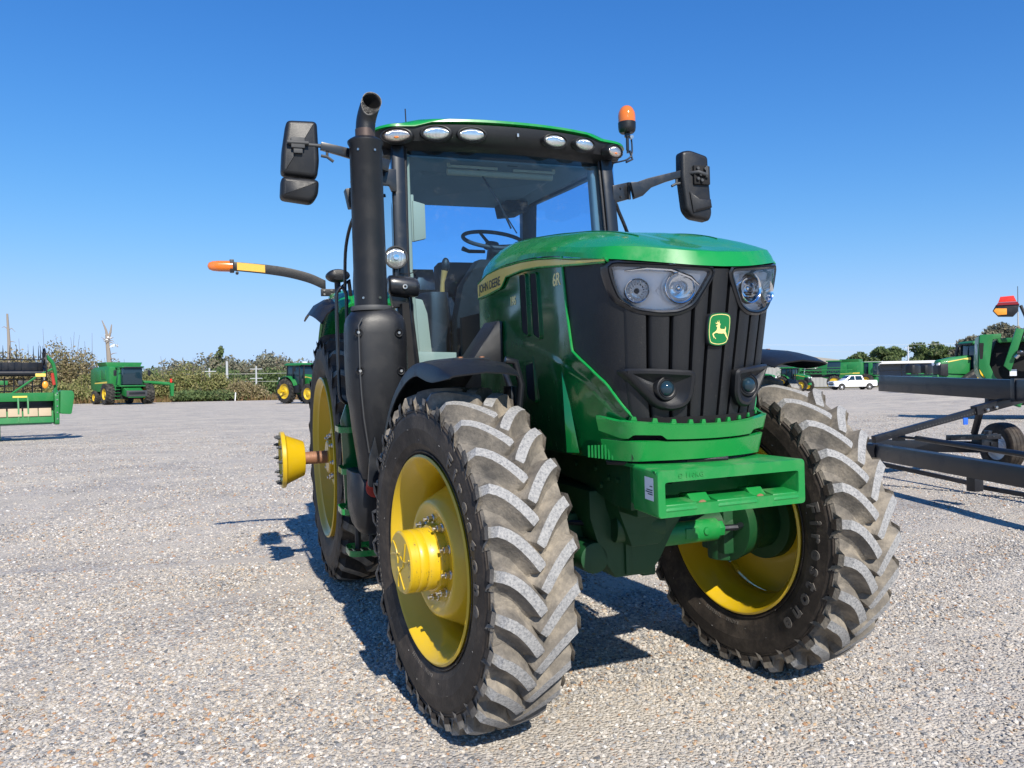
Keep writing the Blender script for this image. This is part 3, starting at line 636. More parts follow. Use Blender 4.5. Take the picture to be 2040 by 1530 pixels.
# ---- chin ---------------------------------------------------------
def cplan(z, ext=0.0):
    """plan of the green chin, centre -> side rear"""
    k = interp([(1.18, .275), (1.29, .297), (1.36, .312)], z); y0 = -.800-(z-1.27)*.25
    P = [Vector((x, y0+1.15*x*x-ext, z)) for x in (0, k*.3, k*.6, k*.85, k*.97)]+[Vector((k+.012+ext, y0+1.15*k*k+.03, z)), Vector((k+.036+ext, -.61, z)), Vector((k+.055+ext, -.56, z))]
    return catmull(P, 5)
def band(zlo, zhi, name, mat, ext=0, notch=None, n=60, rows_=8, th=.02):
    full = []
    for j in range(rows_+1):
        half = []
        P = resample(cplan(1.27), n)
        for q in P:
            t = j/rows_; z0, z1 = zlo(q.x), zhi(q.x); z = z0+(z1-z0)*t
            pl = cplan(z, ext); half.append(resample(pl, n)[len(half)])
        full.append([Vector((-p.x, p.y, p.z)) for p in half[::-1]][:-1]+half)
    g = G(); g.sheet(full, -th); return tp(g, name, mat, 0, smooth=35)
def teeth(x): 
    ax_ = abs(x)
    base = 1.333+.02*(ax_/.3)**2 if ax_ < .31 else 1.353+(ax_-.31)*.45
    return base
def hand(x):
    ax_ = abs(x); return 1.279+interp([(0, 0), (.185, 0), (.20, .016), (.285, .016), (.297, 0), (.31, 0), (.40, .06)], ax_)+.006*(ax_/.3)**2
band(hand, teeth, 'chin_upper_band', GREEN, .004)
band(lambda x: 1.200-.006*(abs(x)/.3)**2, lambda x: 1.268+.006*(abs(x)/.3)**2, 'chin_lower_band', GREEN, .004)
g = G()
for s in (-1, 1):
    for e in edges[5:]:
        x = s*e*.84; g.prism([(x-.010, .0), (x+.010, 0), (x+.006, .016), (x-.006, .016)], 'y', 0, .02)
        for i in range(-8, 0): v = g.v[i]; q = F(v[0], 1.34); g.v[i] = (v[0], F(v[0], 1.34).y-.020+v[1]-.008, teeth(v[0])-.002+v[2])
tp(g, 'chin_tooth', GREEN, 0)
g = G(); rr = []
for z in (1.20, 1.26, 1.30, 1.36):
    h = resample(cplan(z, -.03), 30); rr.append([Vector((-p.x, p.y, p.z)) for p in h[::-1]][:-1]+h)
g.sheet(rr, 0); tp(g, 'chin_backing', BLKD)
g = G(); g.prism(poly_round([(-.045, 1.204), (.055, 1.204), (.045, 1.262), (-.030, 1.262)], .012), 'y', -.814, -.80); 
for i, v in enumerate(g.v): g.v[i] = (v[0], -.800-(v[2]-1.27)*.25+1.15*v[0]**2-.004-(.003 if v[1] < -.81 else 0), v[2])
tp(g, 'chin_plate', GREENR, .0)
for s in (-1, 1):                                        # ribbed vents at the corners of the chin
    g = G()
    for k in range(12):
        y = -.655+.012*k; x = .293+.009*k; g.box((s*(x+.012), y, 1.222), (.006, .006, .07-.002*k), (0, 0, s*-.6))
    tp(g, 'corner_vent', GREENR)
    g = G(); g.tube([(s*.30, -.70, 1.198), (s*.31, -.69, 1.27), (s*.33, -.67, 1.35)], .002, 5); tp(g, 'chin_seam', BLKD)
g = G(); g.tube([(-.34, -.56, 1.178), (-.26, -.68, 1.180), (-.1, -.765, 1.180), (.0, -.775, 1.184), (.12, -.765, 1.182), (.25, -.70, 1.184), (.30, -.64, 1.184)], .012, 8); g.tube([(-.10, -.765, 1.186), (0, -.79, 1.190), (.07, -.79, 1.186)], .015, 8); tp(g, 'rubber_seal', BLK)
# ---- engine block filling the body --------------------------------
g = G(); g.loft([[(x*w, y, z) for x, z in ((-1, z0), (1, z0), (1, 1.9), (-1, 1.9))] for y, w, z0 in ((-.55, .22, 1.22), (-.2, .33, 1.2), (.8, .36, 1.15), (1.35, .36, 1.15))]); tp(g, 'engine_bay', BLKD)
# ---- weight bracket -----------------------------------------------
g = G()
FR = [(-.334, 1.004), (.334, 1.004), (.334, 1.179), (-.334, 1.179)]; OP = [(-.302, 1.048), (.302, 1.048), (.302, 1.135), (-.302, 1.135)]
def quadring(a, b_, y0, y1): g.loft([[(x, y0, z) for x, z in a], [(x, y1, z) for x, z in a], [(x, y1, z) for x, z in b_], [(x, y0, z) for x, z in b_]], cap=False)
fr_o = poly_round(FR, .016, 4); fr_i = [(max(-.302, min(.302, x*.904)), 1.0915+(z-1.0915)*.5) for x, z in fr_o]
g.loft([[(x*.94, -.72, z) for x, z in fr_o], [(x, -.928, z) for x, z in fr_o], [(x*.992, -.934, 1.0915+(z-1.0915)*.98) for x, z in fr_o], [(x, -.934, z) for x, z in fr_i], [(x*.99, -.928, z) for x, z in fr_i], [(x*.98, -.72, z) for x, z in fr_i]], cap=False)
wb = tp(g, 'weight_bracket', GREENR, 0, smooth=30)
g = G(); g.prism([(-.93, 1.178), (-.60, 1.180), (-.60, 1.165), (-.92, 1.162)], 'x', -.30, .30); g.prism([(-.300, -.93), (-.334, -.93), (-.26, -.60), (-.24, -.60)], 'z', 1.01, 1.172); g.prism([(.300, -.93), (.334, -.93), (.26, -.60), (.24, -.60)], 'z', 1.01, 1.172)
g.prism([(-.334, -.92), (.334, -.92), (.26, -.60), (-.26, -.60)], 'z', 1.160, 1.1775)
g.box((0, -.66, 1.09), (.52, .03, .17)); g.build('bracket_body', GREENR, wb, .004)
g = G(); lowb = [(-.925, 1.01), (-.937, 1.03), (-.930, 1.052), (-.86, 1.062), (-.80, 1.05), (-.80, 1.006)]
for a, b_ in ((-.302, -.165), (-.075, .105), (.180, .302)): g.prism(lowb, 'x', a, b_)
for a, b_ in ((-.165, -.075), (.105, .180)): g.prism([(-.920, 1.01), (-.905, 1.04), (-.86, 1.075), (-.80, 1.07), (-.80, 1.006)], 'x', a+.002, b_-.002)
g.build('weight_rail', GREENR, wb, .006)
for x in (-.118, .145):
    g = G(); g.cyl((x-.012, -.916, 1.034), (x-.012, -.90, 1.034), .011, n=16); g.build('bolt_hole', BLKD, wb)
    g = G(); g.lathe([(.0, .011), (.004, .013), (.004, .019), (0, .022)], (x-.012, -.917, 1.034), (0, -1, .2), 20); g.build('hole_rim', RUST, wb)
for x in (-.12, .0, .16): g = G(); g.cyl((x, -.68, 1.10), (x, -.672, 1.10), .016 if x else .010, n=16); g.build('bolt_hole', BLKD if x else WHITE, wb)
text_part('lettering', '⏷ 110KG'.replace('⏷ ', 'Ð '), .026, lambda x, y, z: Vector((-.19+x, -.9345-max(0, z), 1.1475+y)), GREENR, wb, .0018, 1.1)
g = G(); g.prism([(-.905, 1.065), (-.83, 1.065), (-.83, 1.150), (-.905, 1.150)], 'x', 0, .0012)
for i, v in enumerate(g.v): g.v[i] = (-(.334-(v[1]+.928)*.0965)-.0012-v[0]*.5, v[1], v[2])
st_ = g.build('sticker', LABEL, wb)
g = G()
for k, (w_, z_) in enumerate(((.022, 1.118), (.050, 1.104), (.058, 1.096), (.040, 1.088))): 
    y0 = -.897; g.box((0, y0+w_/2, z_), (.0006, w_, .0035))
for i, v in enumerate(g.v): g.v[i] = (-(.334-(v[1]+.928)*.0965)-.0026-v[0], v[1], v[2])
g.build('sticker_print', INK, wb)
# ---- frame, axle --------------------------------------------------
g = G(); 
for s in (-1, 1): g.prism([(-.60, 1.17), (-.60, .975), (-.45, .975), (-.2, 1.03), (.1, 1.05), (1.4, 1.05), (1.4, 1.20), (-.2, 1.20)], 'x', s*.21, s*.26)
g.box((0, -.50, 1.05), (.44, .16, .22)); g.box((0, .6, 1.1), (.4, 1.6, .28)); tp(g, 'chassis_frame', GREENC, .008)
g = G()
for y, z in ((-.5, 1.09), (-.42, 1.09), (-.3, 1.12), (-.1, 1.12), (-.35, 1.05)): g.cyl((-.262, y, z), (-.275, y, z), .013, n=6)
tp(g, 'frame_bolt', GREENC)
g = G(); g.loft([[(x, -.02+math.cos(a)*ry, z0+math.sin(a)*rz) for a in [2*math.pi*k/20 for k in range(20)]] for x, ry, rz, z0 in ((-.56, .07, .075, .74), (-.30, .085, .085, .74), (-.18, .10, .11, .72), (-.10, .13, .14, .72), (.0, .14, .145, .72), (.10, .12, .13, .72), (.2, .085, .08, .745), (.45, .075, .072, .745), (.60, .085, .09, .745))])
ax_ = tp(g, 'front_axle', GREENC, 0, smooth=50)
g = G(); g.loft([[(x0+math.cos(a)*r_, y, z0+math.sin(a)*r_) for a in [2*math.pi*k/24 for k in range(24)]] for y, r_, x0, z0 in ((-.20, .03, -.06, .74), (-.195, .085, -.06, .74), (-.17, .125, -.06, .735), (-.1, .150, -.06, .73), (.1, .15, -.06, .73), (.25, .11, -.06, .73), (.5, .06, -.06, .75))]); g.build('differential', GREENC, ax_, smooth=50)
g = G(); g.loft([[(x, -.17+math.cos(a)*.048, .755+math.sin(a)*.055) for a in [2*math.pi*k/16 for k in range(16)]] for x in (.04, .44)]); g.cyl((.44, -.17, .755), (.475, -.17, .755), .04, n=6); g.box((.28, -.215, .757), (.075, .012, .05)); g.cyl((.36, -.205, .76), (.36, -.225, .76), .022, .017, n=16)
g.build('steering_cylinder', GREENR, ax_, .004)
g = G()
def bulk(y0, y1, prof):
    g.loft([[(x0, y0, z), (x1, y0, z), (x1, y1, z), (x0, y1, z)] for z, x0, x1 in prof])
bulk(-.42, -.10, ((1.02, -.23, .22), (.94, -.22, .16), (.86, -.19, .05), (.78, -.16, -.02)))
bulk(-.30, .35, ((1.02, -.30, .25), (.90, -.30, .20), (.80, -.27, .12), (.68, -.22, .05), (.62, -.18, .0)))
bulk(-.16, .2, ((.90, -.48, -.2), (.80, -.50, -.2), (.70, -.44, -.2), (.66, -.38, -.2)))
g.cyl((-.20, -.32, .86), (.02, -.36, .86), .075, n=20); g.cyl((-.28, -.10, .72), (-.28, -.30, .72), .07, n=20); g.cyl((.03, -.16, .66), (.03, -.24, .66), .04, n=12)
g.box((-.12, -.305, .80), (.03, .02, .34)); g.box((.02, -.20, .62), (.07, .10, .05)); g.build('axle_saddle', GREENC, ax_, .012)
for s in (-1, 1):
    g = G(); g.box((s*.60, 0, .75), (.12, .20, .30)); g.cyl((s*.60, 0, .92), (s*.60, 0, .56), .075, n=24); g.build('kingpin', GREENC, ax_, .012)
g = G(); g.tube([(.44, -.17, .755), (.55, -.19, .755), (.60, -.16, .755)], .016, 8); g.tube([(-.12, -.17, .755), (-.5, -.19, .755), (-.60, -.16, .755)], .016, 8); g.build('tie_rod', BLKG, ax_)
g = G(); g.tube([(-.12, -.2, .9), (-.2, -.26, .88), (-.28, -.2, .86), (-.4, -.1, .86)], .012, 8); g.tube([(.1, -.2, .92), (.2, -.25, .9), (.3, -.2, .86), (.45, -.1, .85)], .012, 8); tp(g, 'hydraulic_hose', BLK)
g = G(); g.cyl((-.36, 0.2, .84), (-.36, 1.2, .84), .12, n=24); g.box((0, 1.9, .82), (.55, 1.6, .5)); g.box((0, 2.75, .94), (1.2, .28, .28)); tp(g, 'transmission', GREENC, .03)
# ---- front fenders (turn with the wheels) -------------------------
def fender(s):
    M_ = Matrix.Translation((s*.80, 0, .74)) @ Matrix.Rotation(.03, 4, 'Z'); g = G(); rows_ = []
    n = 26
    for i in range(n+1):
        t = i/n; a = R(123-t*(123+10))                   # from the front tip (above, forward) back over the tyre to the rear end
        an = R(115 - t*127)                              # 90 = top; >90 = forward
        rad = .872+.008*math.sin(t*3)+.022*max(0, 1-t/.15)
        wid = interp([(0, .155), (.05, .18), (.15, .185), (.75, .19), (.88, .16), (1, .06)], t)
        lip = interp([(0, .008), (.06, .045), (.12, .05), (.2, .04), (.35, .05), (1, .05)], t)
        row = []
        for u, dr in ((-1, -lip*1.6), (-.97, -lip*.7), (-.88, -lip*.15), (-.6, .004), (0, .012), (.6, .004), (.9, -.006), (1, -.02)):
            x = s*(-u)*wid; 
            # the outer side at the very front sweeps down into a beak
            r_ = rad+dr
            y, z = -r_*math.cos(math.pi-an) if False else math.cos(an)*r_, math.sin(an)*r_
            row.append((x, y, z))
        rows_.append(row)
    g.sheet(rows_, .007); f = g.build('front_fender', BLK, tractor, 0, smooth=42, mat4=M_)
    g = G()
    for k in (-1, 1): g.cyl((s*-.03+k*.05, -.12, .878), (s*-.03+k*.05, -.12, .889), .012, n=6)
    g.build('fender_bolt', RUST, f)
    g = G(); g.box((-s*.03, -.12, .880), (.17, .03, .006)); g.build('fender_slot', BLKG, f)
    g = G(); g.tube([(-s*.19, -.12, .87), (-s*.24, -.12, .86), (-s*.27, -.11, .76), (-s*.26, -.05, .5), (-s*.21, 0, .15)], .017, 10); g.tube([(-s*.27, .10, .83), (-s*.27, -.05, .66), (-s*.26, -.05, .5)], .015, 8); g.box((-s*.26, 0, .5), (.03, .10, .5)); g.build('fender_bracket', BLKG, f, .003)
fender(-1); fender(1)
g = G(); g.loft([[(-.46, .44, 1.60), (-.38, .44, 1.60), (-.38, .48, 1.60)], [(-.46, .44, 1.72), (-.40, .47, 1.72), (-.42, .5, 1.72)], [(-.45, .44, 1.83), (-.44, .45, 1.83), (-.44, .46, 1.83)]])
g = G(); g.loft([[(x, y, z) for x, y in ((-.425, .40), (-.425, .62), (-.62+(z-1.60)*.75, .60), (-.60+(z-1.60)*.7, .42))] for z in (1.60, 1.68, 1.76, 1.82)]); tp(g, 'heat_guard', BLK, .008)
# ---- exhaust ------------------------------------------------------
EX = (-.955, 1.15)
def sup(cx, cy, hx, hy, z, p=3.2, n=36):
    o = []
    for k in range(n):
        a = 2*math.pi*k/n; c_, s_ = math.cos(a), math.sin(a)
        o.append((cx+hx*math.copysign(abs(c_)**(2/p), c_), cy+hy*math.copysign(abs(s_)**(2/p), s_), z))
    return o
g = G(); g.lathe([(1.955, .0955), (2.0, .0955), (2.875, .0925), (2.895, .103), (2.905, .103), (2.915, .092), (2.925, .075), (2.93, .06)], (EX[0], EX[1], 0), (0, 0, 1), 48); ex = tp(g, 'exhaust_stack', BLK, smooth=35)
g = G(); P = [(EX[0], EX[1], 2.90), (EX[0]+.003, EX[1], 2.98), (EX[0]+.008, EX[1]-.005, 3.03), (EX[0]+.018, EX[1]-.025, 3.075), (EX[0]+.028, EX[1]-.06, 3.11), (EX[0]+.034, EX[1]-.10, 3.135)]
P = catmull(P, 5)
def pipe_g(P, r, n=36):
    g = G(); g.tube(P, r, n, cap=False); g.tube(P[::-1], [r-.003]*len(P), n, cap=False, mi=1); return g
P2 = P
g = pipe_g(P2, .0555)
# slant cut of the mouth
nrm = Vector((-.05, -.97, .12)).normalized(); c0 = Vector((EX[0]+.016, EX[1]-.062, 3.09))
g.v = [tuple(Vector(v)-nrm*max(0, (Vector(v)-c0).dot(nrm))) if v[2] > 3.0 else v for v in g.v]
g.build('exhaust_pipe', [BLK, BLKD], ex, smooth=50)
g = G(); g.lathe([(2.895, .0575), (2.975, .0565), (2.976, .054)], (EX[0], EX[1], 0), (0, 0, 1), 36); g.build('pipe_heat_tint', paint('burnt_steel', (.085, .062, .055), .5, 0, dustamt=.3, me=.5), ex)
g = G()
for a in (-2.2, -1.2):
    for z in (2.84, 2.0): q = (EX[0]+.094*math.cos(a), EX[1]+.094*math.sin(a)); g.cyl((*q, z), (q[0]+.006*math.cos(a), q[1]+.006*math.sin(a), z), .007, n=8)
g.build('shield_screw', STEEL, ex)
g = G(); g.lathe([(1.93, .115), (1.945, .118), (1.958, .112), (1.960, .097)], (EX[0], EX[1], 0), (0, 0, 1), 40); g.build('stack_collar', GREY, ex, smooth=40)
g = G(); rs = [sup(-.935, 1.17, hx, hy, z, p) for z, hx, hy, p in ((1.942, .115, .115, 2), (1.925, .135, .13, 2.2), (1.895, .160, .15, 2.6), (1.86, .170, .16, 3.0), (1.8, .174, .165, 3.2), (1.6, .176, .168, 3.2), (1.45, .172, .165, 3.2))]
rs += [sup(-.925, 1.18, .165, .165, 1.36, 3.2), sup(-.925, 1.19, .155, .16, 1.25, 3), sup(-.93, 1.20, .13, .14, 1.10, 3), sup(-.94, 1.22, .105, .12, 1.0, 3), sup(-.945, 1.23, .09, .10, .955, 3)]
g.loft(rs); em = tp(g, 'emission_canister', BLK, smooth=50)
g = G(); g.tube([(-1.035, .998, 1.88), (-1.058, 1.0, 1.84), (-1.060, .998, 1.6), (-1.055, 1.0, 1.45), (-1.045, 1.01, 1.32), (-1.015, 1.05, 1.12)], .0045, 6); g.build('shell_seam', GREY, em)
for x, z in ((-1.060, 1.80), (-.83, 1.795), (-1.058, 1.585), (-.825, 1.578)):
    g = G(); g.lathe([(-.004, .024), (.002, .022), (-.004, .014)], (x, 1.004, z), (0, -1, 0), 20); g.build('screw_recess', BLK, em, smooth=40)
    g = G(); g.cyl((x, 1.004, z), (x, .994, z), .009, n=6); g.build('shell_screw', STEEL, em, .001, seg=1)
g = G(); g.prism([(-.76, 1.98), (-.72, 1.98), (-.67, 1.2), (-.76, 1.2)], 'y', 1.2, 1.5); tp(g, 'stack_bracket', BLKD)
# lower black tank with red cap
g = G(); g.loft([sup(-.965, 1.38, hx, hy, z, 3.5) for z, hx, hy in ((.985, .115, .18), (.975, .12, .19), (.75, .12, .19), (.66, .10, .16), (.62, .075, .12), (.60, .04, .08))]); tk = tp(g, 'fluid_tank', BLK, smooth=45)
g = G(); g.cyl((-.965, 1.185, .90), (-.965, 1.16, .90), .055, n=20); g.cyl((-.99, 1.165, .93), (-.99, 1.14, .93), .03, n=16); g.build('red_cap', REDP, tk, .004)
g = G(); g.prism(poly_round([(-1.02, 1.10), (-1.035, .93), (-.94, .92), (-.955, 1.02), (-.985, 1.22)], .02), 'y', 1.02, 1.04); tp(g, 'mud_flap', BLKG, .006)
# ---- steps, ladder, hand rails ------------------------------------
g = G(); g.prism([(-1.075, 1.28), (-1.03, 1.40), (-.86, 1.42), (-.86, .62), (-1.065, .66)], 'y', 1.68, 1.70); g.prism([(1.50, .50), (1.70, .50), (1.70, 1.40), (1.50, 1.3)], 'x', -.87, -.85); ld = tp(g, 'ladder_plate', GREEND, .004)
g = G()
for z in (.78, .92, 1.05, 1.18): g.cyl((-.96, 1.68, z), (-.96, 1.672, z), .010, n=8)
g.build('ladder_bolt', STEEL, ld)
for z, x0 in ((1.219, -1.10), (.956, -1.09), (.703, -1.10), (.435, -1.06)):
    g = G(); P = catmull([(x0+.24, 1.56, z-.006), (x0+.12, 1.555, z-.002), (x0+.04, 1.56, z), (x0, 1.585, z+.002), (x0-.005, 1.65, z+.004), (x0, 1.76, z+.006), (x0+.05, 1.80, z+.006), (x0+.24, 1.80, z+.006)], 5)
    for i in range(len(P)-1): pass
    g.loft([[(p.x, p.y, p.z+dz) for dz in (-.018, .018)]+[(p.x+(.006 if p.y > 1.6 else .003), p.y+(.006 if p.y < 1.6 else -.0), p.z+dz) for dz in (.018, -.018)] for p in P])
    for k in range(4): g.box((x0+.04+.05*k, 1.68, z), (.008, .24, .012))
    tp(g, 'step', GREEN, .002, seg=1)
g = G(); g.tube([(-.99, 1.70, .66), (-.99, 1.70, .44)], .02, 8); g.tube([(-.90, 1.70, .66), (-.90, 1.70, .44)], .02, 8); tp(g, 'step_strap', BLK)
def loop(pts, r, name, mat=BLKG, n=10): g = G(); g.tube(catmull(pts, 6), r, n); return tp(g, name, mat)
loop([(-1.03, 1.62, 1.55), (-1.025, 1.62, 1.8), (-1.02, 1.62, 2.05), (-1.028, 1.62, 2.095), (-1.048, 1.62, 2.118), (-1.072, 1.62, 2.095), (-1.082, 1.62, 2.05), (-1.085, 1.62, 1.8), (-1.088, 1.60, 1.47), (-1.075, 1.60, 1.41), (-1.04, 1.62, 1.385)], .0115, 'grab_rail')
loop([(-.79, 1.42, 2.665), (-.81, 1.43, 2.66), (-.84, 1.45, 2.63), (-.855, 1.46, 2.60), (-.88, 1.5, 2.58), (-.95, 1.6, 2.575), (-.99, 1.75, 2.4), (-1.0, 1.8, 2.1)], .011, 'grab_rail')
loop([(.79, 1.50, 2.725), (.86, 1.56, 2.725), (.90, 1.58, 2.715), (.93, 1.60, 2.67), (1.0, 1.62, 2.54), (1.08, 1.65, 2.35), (1.05, 1.66, 1.9)], .013, 'grab_rail')
# ---- cab ----------------------------------------------------------
def outline(z, yf, hw, yr, r_=.14, bow=.15, n=14):
    """closed plan outline: bowed front edge, rounded corners, straight rear"""
    hw = hw; P = []
    for k in range(n+1):
        x = -hw+r_+(2*hw-2*r_)*k/n; P.append((x, yf+bow*x*x))
    e = P[-1][1]
    for k in range(1, 7): a = R(15*k); P.append((hw-r_+r_*math.sin(a), e+r_-r_*math.cos(a)))
    for k in range(1, 7): P.append((hw, e+r_+(yr-r_-e-r_)*k/6))
    for k in range(1, 7): a = R(15*k); P.append((hw-r_+r_*math.cos(a), yr-r_+r_*math.sin(a)))
    for k in range(1, n+1): P.append((hw-r_-(2*hw-2*r_)*k/n, yr))
    for k in range(1, 7): a = R(15*k); P.append((-hw+r_-r_*math.sin(a), yr-r_+r_*math.cos(a)))
    for k in range(1, 7): P.append((-hw, yr-r_+(e+r_-yr+r_)*k/6))
    for k in range(1, 6): a = R(15*k); P.append((-hw+r_-r_*math.cos(a), e+r_-r_*math.sin(a)))
    return [(x*(1-.135*max(0, y-1.55)/1.4), y, z) for x, y in P]
YR = 2.95
def zz(pts, f): return [(x, y, z+f(x, y)) for x, y, z in pts]
bowz = lambda x, y: -.045*(abs(x)/.86)**2.5*(1 if y < 1.8 else .4)
g = G(); g.loft([outline(2.925, 1.40, .70, 2.84, .06), outline(2.932, 1.36, .76, 2.88, .10), outline(2.96, 1.285, .815, 2.91), zz(outline(2.985, 1.245, .84, 2.93), lambda x, y: bowz(x, y)*.3), zz(outline(3.04, 1.225, .855, 2.94), lambda x, y: bowz(x, y)*.6), zz(outline(3.085, 1.222, .862, YR), bowz), zz(outline(3.095, 1.26, .84, 2.93), bowz)])
roof = tp(g, 'cab_roof', BLK, smooth=40)
def notch(x, y): 
    return bowz(x, y)-.014*math.exp(-((abs(x)-.66)/.045)**2)*(1 if y < 1.7 else 0)+(.012 if abs(x) < .62 and y < 1.8 else 0)
g = G(); g.loft([zz(outline(3.083, 1.225, .864, YR), notch), zz(outline(3.088, 1.208, .874, YR+.01), notch), zz(outline(3.104, 1.212, .868, YR), notch), zz(outline(3.118, 1.25, .835, YR-.03), notch), zz(outline(3.135, 1.36, .74, YR-.12), notch), outline(3.152, 1.55, .55, YR-.3), outline(3.158, 1.9, .25, YR-.7, .1)])
g.build('roof_shell', GREEN, roof, smooth=50)
g = G(); g.prism([(.03, 3.135), (.16, 3.135), (.155, 3.172), (.035, 3.172)], 'y', 1.50, 1.53); g.prism([(.045, 3.130), (.145, 3.130), (.14, 3.160), (.05, 3.160)], 'y', 1.49, 1.54, ); g.build('roof_handle', GREEN, roof, .003)
g = G(); g.cyl((-.625, 1.5, 3.10), (-.628, 1.5, 3.235), .004, n=8); g.cyl((-.625, 1.5, 3.10), (-.625, 1.5, 3.14), .010, n=8); g.build('antenna', BLK, roof)
def vis_y(x): return 1.222+.15*x*x
for x, z, rx, rz, m_ in ((-.739, 2.998, .080, .038, LENSO), (-.502, 3.020, .080, .040, LENS), (-.281, 3.020, .077, .038, LENS), (.281, 3.020, .077, .038, LENS), (.502, 3.020, .075, .038, LENS), (.739, 2.998, .066, .038, LENSO)):
    y = vis_y(x)-.010-(.012 if abs(x) > .7 else 0); tilt = .5*x*1.1; nr = Vector((math.sin(tilt), -math.cos(tilt), -.12)).normalized(); u = Vector((0, 0, 1)).cross(nr).normalized(); v_ = nr.cross(u)
    def el(k, o_, n=36): return [Vector((x, y, z))+u*(rx*k*math.cos(2*math.pi*i/n))+v_*(rz*k*math.sin(2*math.pi*i/n))+nr*o_ for i in range(n)]
    g = G(); g.loft([el(1.26, -.05), el(1.26, -.004), el(1.18, .010), el(1.09, .012), el(1.04, .002), el(1.02, -.012)], cap=False); wl_ = tp(g, 'roof_lamp', BLK, smooth=40)
    g = G(); g.loft([el(1.03, -.006), el(1.0, .002), el(.85, .009), el(.6, .013), el(.3, .015), el(.05, .0155)]); g.build('lamp_lens', m_, wl_, smooth=60)
    if m_ is LENSO: g = G(); g.loft([[p+nr*.0135-v_*.012 for p in el(.20, 0, 12)], [p+nr*.019-v_*.012 for p in el(.12, 0, 12)]]); g.build('amber_bulb', paint('amber_bulb', (.75, .22, .04), .3, .3, dustamt=0), wl_)
g = G(); g.box((.02, 1.215, 3.035), (.012, .01, .02)); g.build('visor_screw', STEEL, roof)
# pillars
def bar(name, pts, prof, mat, up=(0, -1, 0)):
    """sweep a rectangular-ish profile (half sizes a, b) along pts"""
    g = G(); pts = [Vector(p) for p in pts]; rings = []
    for i, p in enumerate(pts):
        t = (pts[min(i+1, len(pts)-1)]-pts[max(i-1, 0)]).normalized(); u = Vector(up); u = (u-t*u.dot(t)).normalized(); w = t.cross(u)
        k = prof[i] if isinstance(prof, list) else prof
        rings.append([p+w*k[0]*a+u*k[1]*b_ for a, b_ in ((-1, -.8), (-.8, -1), (.8, -1), (1, -.8), (1, .8), (.8, 1), (-.8, 1), (-1, .8))])
    g.loft(rings); return tp(g, name, mat, smooth=50)
for s in (-1, 1):
    P = [(s*.715, 1.385, 2.96), (s*.722, 1.365, 2.75), (s*.730, 1.345, 2.5), (s*.735, 1.33, 2.2), (s*.72, 1.33, 1.9), (s*.69, 1.34, 1.6), (s*.66, 1.35, 1.3)]
    bar('front_pillar', P, (.040, .030), BLKG)
    g = G(); Q = [Vector(p)+Vector((-s*.050, -.006, 0)) for p in P]; g.tube(Q, .009, 8); tp(g, 'window_seal', BLK)
    bar('pillar_trim', [(s*.665, 1.46, 2.93), (s*.672, 1.43, 2.5), (s*.675, 1.42, 2.2), (s*.65, 1.42, 1.7)], (.035, .035), BEIGE if s < 0 else LINER)
    bar('rear_pillar', [(s*.70, 2.74, 2.95), (s*.695, 2.76, 2.6), (s*.70, 2.78, 2.3), (s*.70, 2.78, 1.6)], [(.065, .04), (.060, .04), (.075, .04), (.10, .04)], BLK)
    bar('side_rail', [(s*.78, 1.42, 2.945), (s*.76, 2.1, 2.95), (s*.70, 2.72, 2.945)], (.03, .02), BLK)
    g = G(); dg = [(1.36, 2.93), (1.33, 2.4), (1.32, 2.0), (1.36, 1.45), (2.1, 1.45), (2.3, 2.0), (2.72, 2.15), (2.74, 2.93)]
    g.add([(s*(.77-.05*(y-1.3)), y, z) for y, z in dg], [tuple(range(8))]); tp(g, 'side_window', WGLASS, smooth=0)
# windscreen
g = G(); rws = []
for k in range(13):
    z = 2.955-k*(2.955-1.50)/12; hw = interp([(1.5, .62), (2.2, .688), (2.955, .668)], z); yb = interp([(1.5, 1.37), (2.2, 1.345), (2.955, 1.40)], z)
    rws.append([(x*hw, yb-.07*(1-x*x), z) for x in [i/10-1 for i in range(21)]])
g.sheet(rws, 0); tp(g, 'windscreen', WGLASS, smooth=60)
g = G(); g.sheet([[(x, 2.80, z) for x in (-.66, .66)] for z in (2.93, 2.30)], 0); tp(g, 'rear_window', WGLASS)
# interior
g = G(); g.box((0, 2.1, 2.918), (1.30, 1.36, .012)); hd = tp(g, 'headliner', LINER)
g = G(); g.loft([[(x*a, y0, z) for x in (-1, 1)]+[(x*a, y1, z) for x in (1, -1)] for z, a, y0, y1 in ((2.912, .50, 1.75, 2.7), (2.895, .45, 1.8, 2.6))]); g.build('headliner_recess', LINER, hd, .01)
g = G(); g.cyl((.10, 2.0, 2.91), (.10, 2.0, 2.90), .035, n=20); g.cyl((.22, 1.75, 2.91), (.22, 1.75, 2.90), .03, n=16); g.build('air_vent', BLK, hd)
g = G(); g.prism([(.38, 2.90), (.56, 2.90), (.56, 2.82), (.40, 2.80)], 'y', 2.4, 2.7); tp(g, 'speaker_box', CLOTH, .01)
g = G(); g.box((-.19, 1.50, 2.892), (.34, .012, .016), (0, 0, 0)); g.box((.24, 1.50, 2.888), (.30, .012, .016)); g.box((-.355, 1.5, 2.905), (.02, .012, .03)); g.box((.385, 1.5, 2.90), (.02, .012, .03)); g.cyl((-.36, 1.52, 2.86), (.38, 1.52, 2.86), .022, n=12); tp(g, 'sun_blind', BEIGE)
g = G(); g.box((.08, 1.48, 2.925), (.07, .02, .03)); tp(g, 'sensor_module', GREY, .003)
g = G(); g.prism([(-.60, 2.66), (-.52, 2.64), (-.52, 2.42), (-.60, 2.40)], 'y', 1.50, 1.54); g.box((-.60, 1.52, 2.55), (.02, .02, .3)); tp(g, 'side_monitor', BEIGE, .006)
